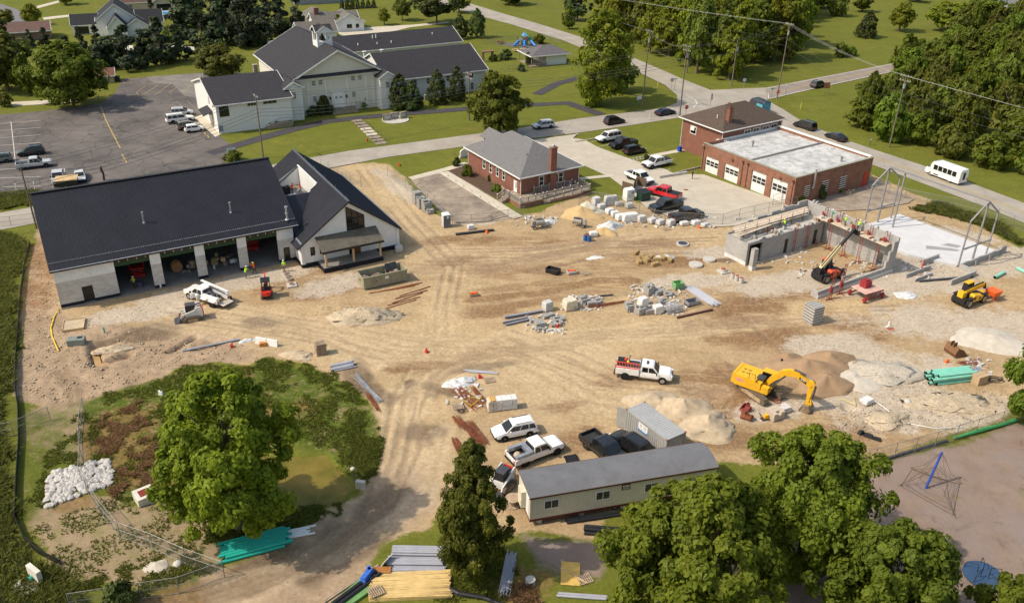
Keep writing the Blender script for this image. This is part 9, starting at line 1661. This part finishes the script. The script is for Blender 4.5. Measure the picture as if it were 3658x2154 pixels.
hb=house('white garage with grey roof close behind the church',(788,103),24,[(-6,5,0,7,3.0,5.2,'u')],M_white,_M['ranch_shingle']);house('grey roofed house at the top edge behind conifers',(790,10),24,[(-9,9,0,9,3,6,'u')],mat('grey_siding',(.3,.3,.32),.7),_M['ranch_shingle']);house('white house under trees at the top right',(2500,36),-20,[(-7,7,0,9,2.9,5.5,'u')],M_white,_M['grey_shingle'],wins=[('S',0,-3,-1,.2,2.2),('S',0,2,4,.2,2.2)]);house('brown roofed low house beside the dark left tree',(70,100),25,[(-7,6,0,8,2.6,4.4,'u')],mat('brown_siding',(.2,.13,.1),.8),mat('red_brown_shingle',(.13,.075,.06),.9))
hb=house('small cream shed with brown roof at lot corner',(258,205),20,[(-2.2,2.2,0,3.2,2.0,3.2,'u')],mat('shed_cream',(.45,.38,.24),.8),mat('shed_roof',(.17,.08,.05),.9),'garden_shed')
m=MB();m.bx(-.9,.9,-.04,0,.1,1.7);d_=hb.p('door',mat('shed_door',(.46,.4,.28),.8),m);m=MB();[m.beam((-.85*s,-.06,.15),(.85*s,-.06,1.65),.04,.1) for s in (-1,1)];m.bx(-.95,.95,-.08,-.02,1.68,1.78);hb.p('brace',M_brick2,m,d_)
p=P(402,42);o=thing('swimming_pool','round above-ground pool with bright blue water','pool',p,0);m=MB();m.cyl((0,0,0),(0,0,1.2),3.3,None,28);m.obj('wall',mat('pool_wall',(.09,.11,.13),.6),o);m=MB();m.cyl((0,0,1.2),(0,0,1.205),3.1,None,28);m.obj('water',mat('pool_water',(.05,.28,.55),.1,0,.15,.5),o);m=MB();[m.cyl((3.25*math.cos(a/5),3.25*math.sin(a/5),1.22),(3.25*math.cos((a+1)/5),3.25*math.sin((a+1)/5),1.22),.12,None,5) for a in range(32)];m.obj('rim',M_trim,o)
mb=MB();pp=[P(x,y) for x,y in [(285,118),(330,128),(370,128),(420,122),(480,131)]];[mb.beam(pp[i]+Vector((0,0,.8)),pp[i+1]+Vector((0,0,.8)),.06,1.6) for i in range(4)];one('vinyl_fence','solid white vinyl fence behind the conifers','fence',M_white,mb);mb=MB();pp=[P(x,y) for x,y in [(622,100),(660,112),(700,106),(735,70)]];[mb.beam(pp[i]+Vector((0,0,.6)),pp[i+1]+Vector((0,0,.6)),.06,1.2) for i in range(3)];one('vinyl_fence','low white fence left of the church roof','fence',M_white,mb);mb=MB();pp=[P(x,y) for x,y in [(855,28),(925,22)]];[mb.beam(pp[0]+Vector((0,0,z)),pp[1]+Vector((0,0,z)),.06,.1) for z in (.4,.8,1.2)];one('rail_fence','rail fence before the far evergreen row','fence',M_dsteel,mb)
p=P(1356,160);o=thing('pavilion','white garden pavilion with grey hipped roof and open porch','pavilion',p,rad(25));m=MB();m.bx(-1.5,4.6,0,7,0,2.8);m.obj('wall',M_white,o);R0,R1=(-1,3.5,4.6),(1.8,3.5,4.6);A,B_,C_,D_=(-6.4,-.9,2.8),(5.4,-.9,2.8),(5.4,7.9,2.8),(-6.4,7.9,2.8);m=MB();[m.poly(q) for q in ([A,B_,R1,R0],[B_,C_,R1],[C_,D_,R0,R1],[D_,A,R0],[A,B_,C_,D_])];m.obj('roof',mat('pavilion_shingle',(.12,.11,.115),.9,0,.2,1.5),o);m=MB();m.bx(-6.5,5.5,-1.0,-.9,2.6,2.85);m.bx(-6.5,-6.4,-.9,7.9,2.6,2.85);m.obj('fascia',M_trim,o)
for x,y in ((-6,-.4),(-6,3.5),(-6,7.4),(-3.6,-.4)):m=MB();m.bx(x-.08,x+.08,y-.08,y+.08,0,2.8);m.obj('post',M_oldwood,o)
m=MB();m.bx(-6,-1.5,-.4,7.4,0,.12);m.obj('floor',M_deck,o);m=MB();m.bx(-6,-1.5,-.45,-.38,.5,.9);m.obj('rail',M_oldwood,o)
p=P(1291,112);o=thing('play_structure','colourful playground climbing frame with three blue slides','playground',p,rad(15));bl=mat('slide_blue',(.02,.2,.6),.4)
for i,(x,y) in enumerate(((-1.4,0),(0,0),(1.4,.3))):m=MB();m.bx(x-.6,x+.6,y-.6,y+.6,1.3,1.42);m.obj('deck',M_dsteel,o);[MB().bx(x+sx_*.58-.05,x+sx_*.58+.05,y+sy_*.58-.05,y+sy_*.58+.05,0,2.5).obj('post',mat('post_green',(.02,.15,.09),.5),o) for sx_ in (-1,1) for sy_ in (-1,1)];m=MB();m.bx(x-.6,x+.6,y-.64,y-.58,1.45,2.3);m.obj('panel',[mat('panel_white',(.7,.65,.5),.5),mat('panel_pink',(.6,.16,.2),.5),mat('panel_green',(.03,.35,.2),.5)][i],o)
m=MB();m.box((0,0,3.3),(1.6,1.6,1.1),0,0,(.05,.05));m.obj('canopy',mat('canopy_blue',(.12,.33,.58),.5),o)
for x,y,dx,dy in ((-1.9,-.3,-1.6,-.8),(-.2,-.7,-.6,-2.0),(1.7,-.4,.9,-2.2)):m=MB();m.tube([(x,y,1.4),(x+dx*.5,y+dy*.5,.8),(x+dx,y+dy,.2)],[.38,.34,.34],8);m.obj('slide',bl,o)
o=thing('arbor','wooden garden arbor beside the dark bush','arbor',P(1200,152),rad(20));[MB().bx(x-.15,x+.15,y-.15,y+.15,0,2.6).obj('post',mat('arbor_wood',(.2,.11,.06),.8),o) for x in (-1.3,1.3) for y in (-.5,.5)];m=MB();m.bx(-1.6,1.6,-.8,.8,2.6,2.85);m.obj('beam',_M['arbor_wood'],o)
for i,(x,y,c_) in enumerate([(1232,108,mat('bench_red',(.15,.05,.04),.7)),(1268,128,M_wood),(1288,126,M_wood)]):o=thing('picnic_table',['dark red picnic bench on the play surface','left pale picnic table near the pavilion','right pale picnic table near the pavilion'][i],'table',P(x,y),rad(20));MB().bx(-.9,.9,-.4,.4,.7,.76).obj('table_top',c_,o);[MB().bx(-.9,.9,s*.75-.14,s*.75+.14,.42,.47).obj('bench',c_,o) for s in (-1,1)];[MB().beam((x2,-.75,0),(x2,.0,.7),.08,.08).beam((x2,.75,0),(x2,0,.7),.08,.08).obj('leg',c_,o) for x2 in (-.6,.6)]
mb=MB();mb.cyl((-1.4,0,.7),(1.4,0,.7),.75,None,14);one('play_tunnel','black play tunnel lying beside the pavilion','tunnel',M_black,mb,P(1305,124),rad(-25));one('meter_box','green grey transformer box at the church wing','box',mat('box_greygreen',(.25,.28,.22),.6),MB().box((0,0,.6),(1.1,.9,1.2)).box((0,0,1.22),(1.16,.96,.05)),P(1050,246),rad(29));one('air_conditioner','round dark condenser at the office wall','air conditioner',M_dsteel,MB().cyl((0,0,0),(0,0,.8),.4,None,12).cyl((0,0,.8),(0,0,.84),.34,None,12),P(1411,472));one('vent_unit','grey vent unit at the station side wall','air conditioner',M_steel,MB().box((0,0,.6),(.9,.5,1.1)).box((0,-.27,.6),(.7,.04,.9)),P(2027,466),rad(34));one('pump','old pump engine on the broken asphalt yard','machine',M_oldwood,MB().box((0,0,.3),(.9,.6,.5)).cyl((.1,0,.5),(.1,0,.9),.18).tube([(.4,0,.5),(1.2,.3,.9)],.05),P(2086,478))
mb=MB();mb.box((0,0,.55),(1.6,1.2,1.1));mb.box((0,0,1.12),(1.7,1.3,.06));one('trash_bin','dark bins beside the cream shed','bin',M_black,mb,P(287,200),rad(20))
for i,(x,y,m_) in enumerate([(1436,118+0,M_dsteel),(1417,62,M_dsteel)]):o=thing('mailbox',['dark mailbox on the far road verge','dark mailbox by the far road drive'][i],'mailbox',P(x,y),0);MB().bx(-.06,.06,-.06,.06,-.1,1.1).obj('post',M_oldwood,o);MB().box((0,0,1.25),(.55,.3,.3)).obj('box',M_black,o)
for i,(x,y) in enumerate([(1597,296),(1969,270),(1617,218)]):mb=MB();mb.cyl((0,0,0),(.1,.05,1.6),.05,None,6);one('marker_post',['white marker post on the station lawn','yellow cable marker on the corner lawn','yellow guy guard below the oak pole'][i],'post',M_white if i==0 else mat('marker_yellow',(.75,.68,.08),.5),mb,P(x,y))
# ================================================================== PEOPLE
SKIN=mat('skin',(.45,.26,.18),.6,0,.08,3);JEAN=mat('denim',(.06,.075,.12),.85,0,.25,4);GREYP=mat('grey_trousers',(.13,.13,.12),.85,0,.2,4);BOOT=mat('boot',(.06,.04,.025),.8)
def person(label,pos,rz,shirt,hat,trousers=None,arms='down',lean=0.0,crouch=0.0,h=1.76,step=.12):
    """one continuous body grown by a skin modifier from its joints, clothed by height"""
    k=h/1.76;hip=.93*(1-crouch*.45);sh=hip+.50;fx=lean
    V={'pel':(0,0,hip),'chest':(fx*.5,0,hip+.3),'neck':(fx*.85,0,sh+.06),'head':(fx*1.0+.02,0,sh+.19),'top':(fx*1.05+.02,0,sh+.30)}
    E_=[('pel','chest'),('chest','neck'),('neck','head'),('head','top')]
    for s,n_ in ((1,'L'),(-1,'R')):
        st=step*s;kn=.42*crouch
        V['hip'+n_]=(0,.1*s,hip-.05);V['knee'+n_]=(st*.5+kn,.11*s,hip*.52);V['ank'+n_]=(st,.11*s,.09);V['toe'+n_]=(st+.16,.13*s,.045)
        V['sh'+n_]=(fx*.8,.19*s,sh-.02)
        if arms=='down' or (arms=='one' and s<0):V['el'+n_]=(fx*.7+.02,.25*s,sh-.29);V['wr'+n_]=(fx*.7+.14,.25*s,sh-.50);V['hd'+n_]=(fx*.7+.18,.25*s,sh-.58)
        elif arms=='fwd':V['el'+n_]=(fx*.8+.16,.23*s,sh-.24);V['wr'+n_]=(fx*.8+.40,.15*s,sh-.20);V['hd'+n_]=(fx*.8+.48,.13*s,sh-.19)
        else:V['el'+n_]=(fx*.8+.22,.24*s,sh+.05);V['wr'+n_]=(fx*.8+.46,.2*s,sh+.16);V['hd'+n_]=(fx*.8+.54,.19*s,sh+.18)
        E_+=[('pel','hip'+n_),('hip'+n_,'knee'+n_),('knee'+n_,'ank'+n_),('ank'+n_,'toe'+n_),('chest','sh'+n_),('sh'+n_,'el'+n_),('el'+n_,'wr'+n_),('wr'+n_,'hd'+n_)]
    nm=list(V);R_={'pel':.135,'chest':.15,'neck':.055,'head':.095,'top':.075,'hip':.095,'knee':.062,'ank':.045,'toe':.042,'sh':.07,'el':.045,'wr':.032,'hd':.036}
    me=bpy.data.meshes.new('body');me.from_pydata([Vector(V[n_])*k for n_ in nm],[(nm.index(a),nm.index(b)) for a,b in E_],[]);o=bpy.data.objects.new('tmp',me);COL.objects.link(o)
    md=o.modifiers.new('s','SKIN');sk=me.skin_vertices[0].data
    for i,n_ in enumerate(nm):r=R_[n_ if n_ in R_ else n_[:-1]]*k;sk[i].radius=(r,r*(.8 if n_ in ('chest','pel') else 1));sk[i].use_root=n_=='pel'
    o.modifiers.new('d','SUBSURF').levels=1
    dg=bpy.context.evaluated_depsgraph_get();bm_=bpy.data.meshes.new_from_object(o.evaluated_get(dg));bpy.data.objects.remove(o)
    mb=MB()
    for s,n_ in ((1,'L'),(-1,'R')):
        w_,d_=Vector(V['hd'+n_])*k,(Vector(V['hd'+n_])-Vector(V['wr'+n_])).normalized();side=Vector((0,1,0)) if abs(d_.y)<.9 else Vector((1,0,0))
        for f in range(4):b0=w_+side*(-.03+.02*f)*k+d_*.015;L=(.075,.085,.08,.062)[f]*k;mid=b0+d_*L*.55;mb.tube([b0,mid,mid+(d_*.75+Vector((.3,0,-.4))).normalized()*L*.5],[.010*k,.009*k,.007*k],5)
        b0=w_+side*.035*k*-s-d_*.02;mb.tube([b0,b0+(d_+side*-s).normalized()*.045*k,b0+(d_*1.4+side*-s*.6).normalized()*.075*k],[.012*k,.010*k,.008*k],5)
    hc=Vector(V['head'])*k+Vector((.0,0,.02));mb.cyl(hc+Vector((.09,0,-.01))*k,hc+Vector((.125,0,-.03))*k,.014*k,.02*k,5)          # nose
    for s in (1,-1):mb.box(hc+Vector((.0,.1*s,.0))*k,(.05*k,.02*k,.06*k));mb.box(hc+Vector((.095,.035*s,.02))*k,(.012*k,.03*k,.014*k),0,1)   # ears, eyes
    mb.box(hc+Vector((.095,0,-.065))*k,(.012*k,.05*k,.012*k),0,1)
    bm2=bmesh.new();bm2.from_mesh(bm_);t2=mb.mesh('t',[SKIN,BOOT]);n0=len(bm2.faces);bm2.from_mesh(t2);bm2.to_mesh(bm_);bm2.free();bm_.materials.clear()
    for m_ in (SKIN,shirt,trousers or JEAN,BOOT):bm_.materials.append(m_)
    for i,f in enumerate(bm_.polygons):
        c=f.center/k;f.use_smooth=True
        if i >= n0:f.material_index=0 if f.material_index==0 else 3;continue
        if c.z<.1:f.material_index=3
        elif c.z<hip+.04 and abs(c.y)<.2:f.material_index=2
        elif c.z>sh+.07 and abs(c.y)<.14:f.material_index=0
        else:
            dw=min((Vector(c)-Vector(V['wr'+q])).length for q in 'LR');f.material_index=0 if dw<.17 else 1
    root=thing('person',label,'person',pos,rz);q=bpy.data.objects.new('body',bm_);link(q,root)
    if hat:
        m=MB();m.dome(hc+Vector((0,0,.045))*k,.125*k,12,4,0,.12*k);m.cyl(hc+Vector((.02,0,.04))*k,hc+Vector((.02,0,.055))*k,.15*k,None,12);m.obj('hard_hat',hat,root)
    else:m=MB();m.dome(hc+Vector((-.01,0,.0))*k,.108*k,10,4,0,.13*k);m.obj('hair',mat('dark_hair',(.025,.018,.014),.8),root)
    return root
HW=mat('hat_white',(.75,.75,.73),.35);HY=mat('hat_yellow',(.75,.6,.04),.35);HO=mat('hat_orange',(.8,.2,.03),.4);GRN=mat('green_shirt',(.05,.32,.2),.8)
person('worker in lime vest and white hat bending at bay column',P(605,684),rad(60),M_lime,HW,GREYP,'fwd',.3);person('worker in orange vest reaching up to the bay column',P(627,673),rad(160),M_orange,HY,BOOT,'up',.05,step=.2);person('worker in lime shirt standing behind the risers',P(700,667),rad(-100),M_lime,HW,GREYP,'down');person('worker in yellow vest inside the first open bay',H.f.w(8.3,114.3,.06),rad(-90),mat('hi_vis_yellow',(.5,.55,.03),.7),HW,BOOT,'fwd')
person('worker in orange vest standing in the roof well',D(720,478,5.0),rad(60),M_orange,HO,JEAN,'fwd',.15);person('worker in orange vest kneeling beside rooftop unit',D(742,474,5.0),rad(170),M_orange,HO,JEAN,'fwd',.3,.8);person('mason in lime shirt on the block room deck',K.f.w(98.6,78.0,3.33),rad(-150),M_lime,HY,GREYP,'fwd',.2);person('mason in green shirt on the right scaffold',K.f.w(105.7,75.4,4.19),rad(20),GRN,HW,mat('khaki',(.3,.25,.17),.8),'fwd');person('mason in lime shirt on the middle of right scaffold',K.f.w(105.6,72.9,4.19),rad(20),M_lime,HW,GREYP,'fwd');person('mason in lime shirt and jeans bending at scaffold',K.f.w(105.8,70.8,4.19),rad(30),M_lime,HW,JEAN,'fwd',.25)
person('person in black clothes standing before garage doors',P(1703,441,.03),rad(20),M_black,None,M_black,'fwd',h=1.7)
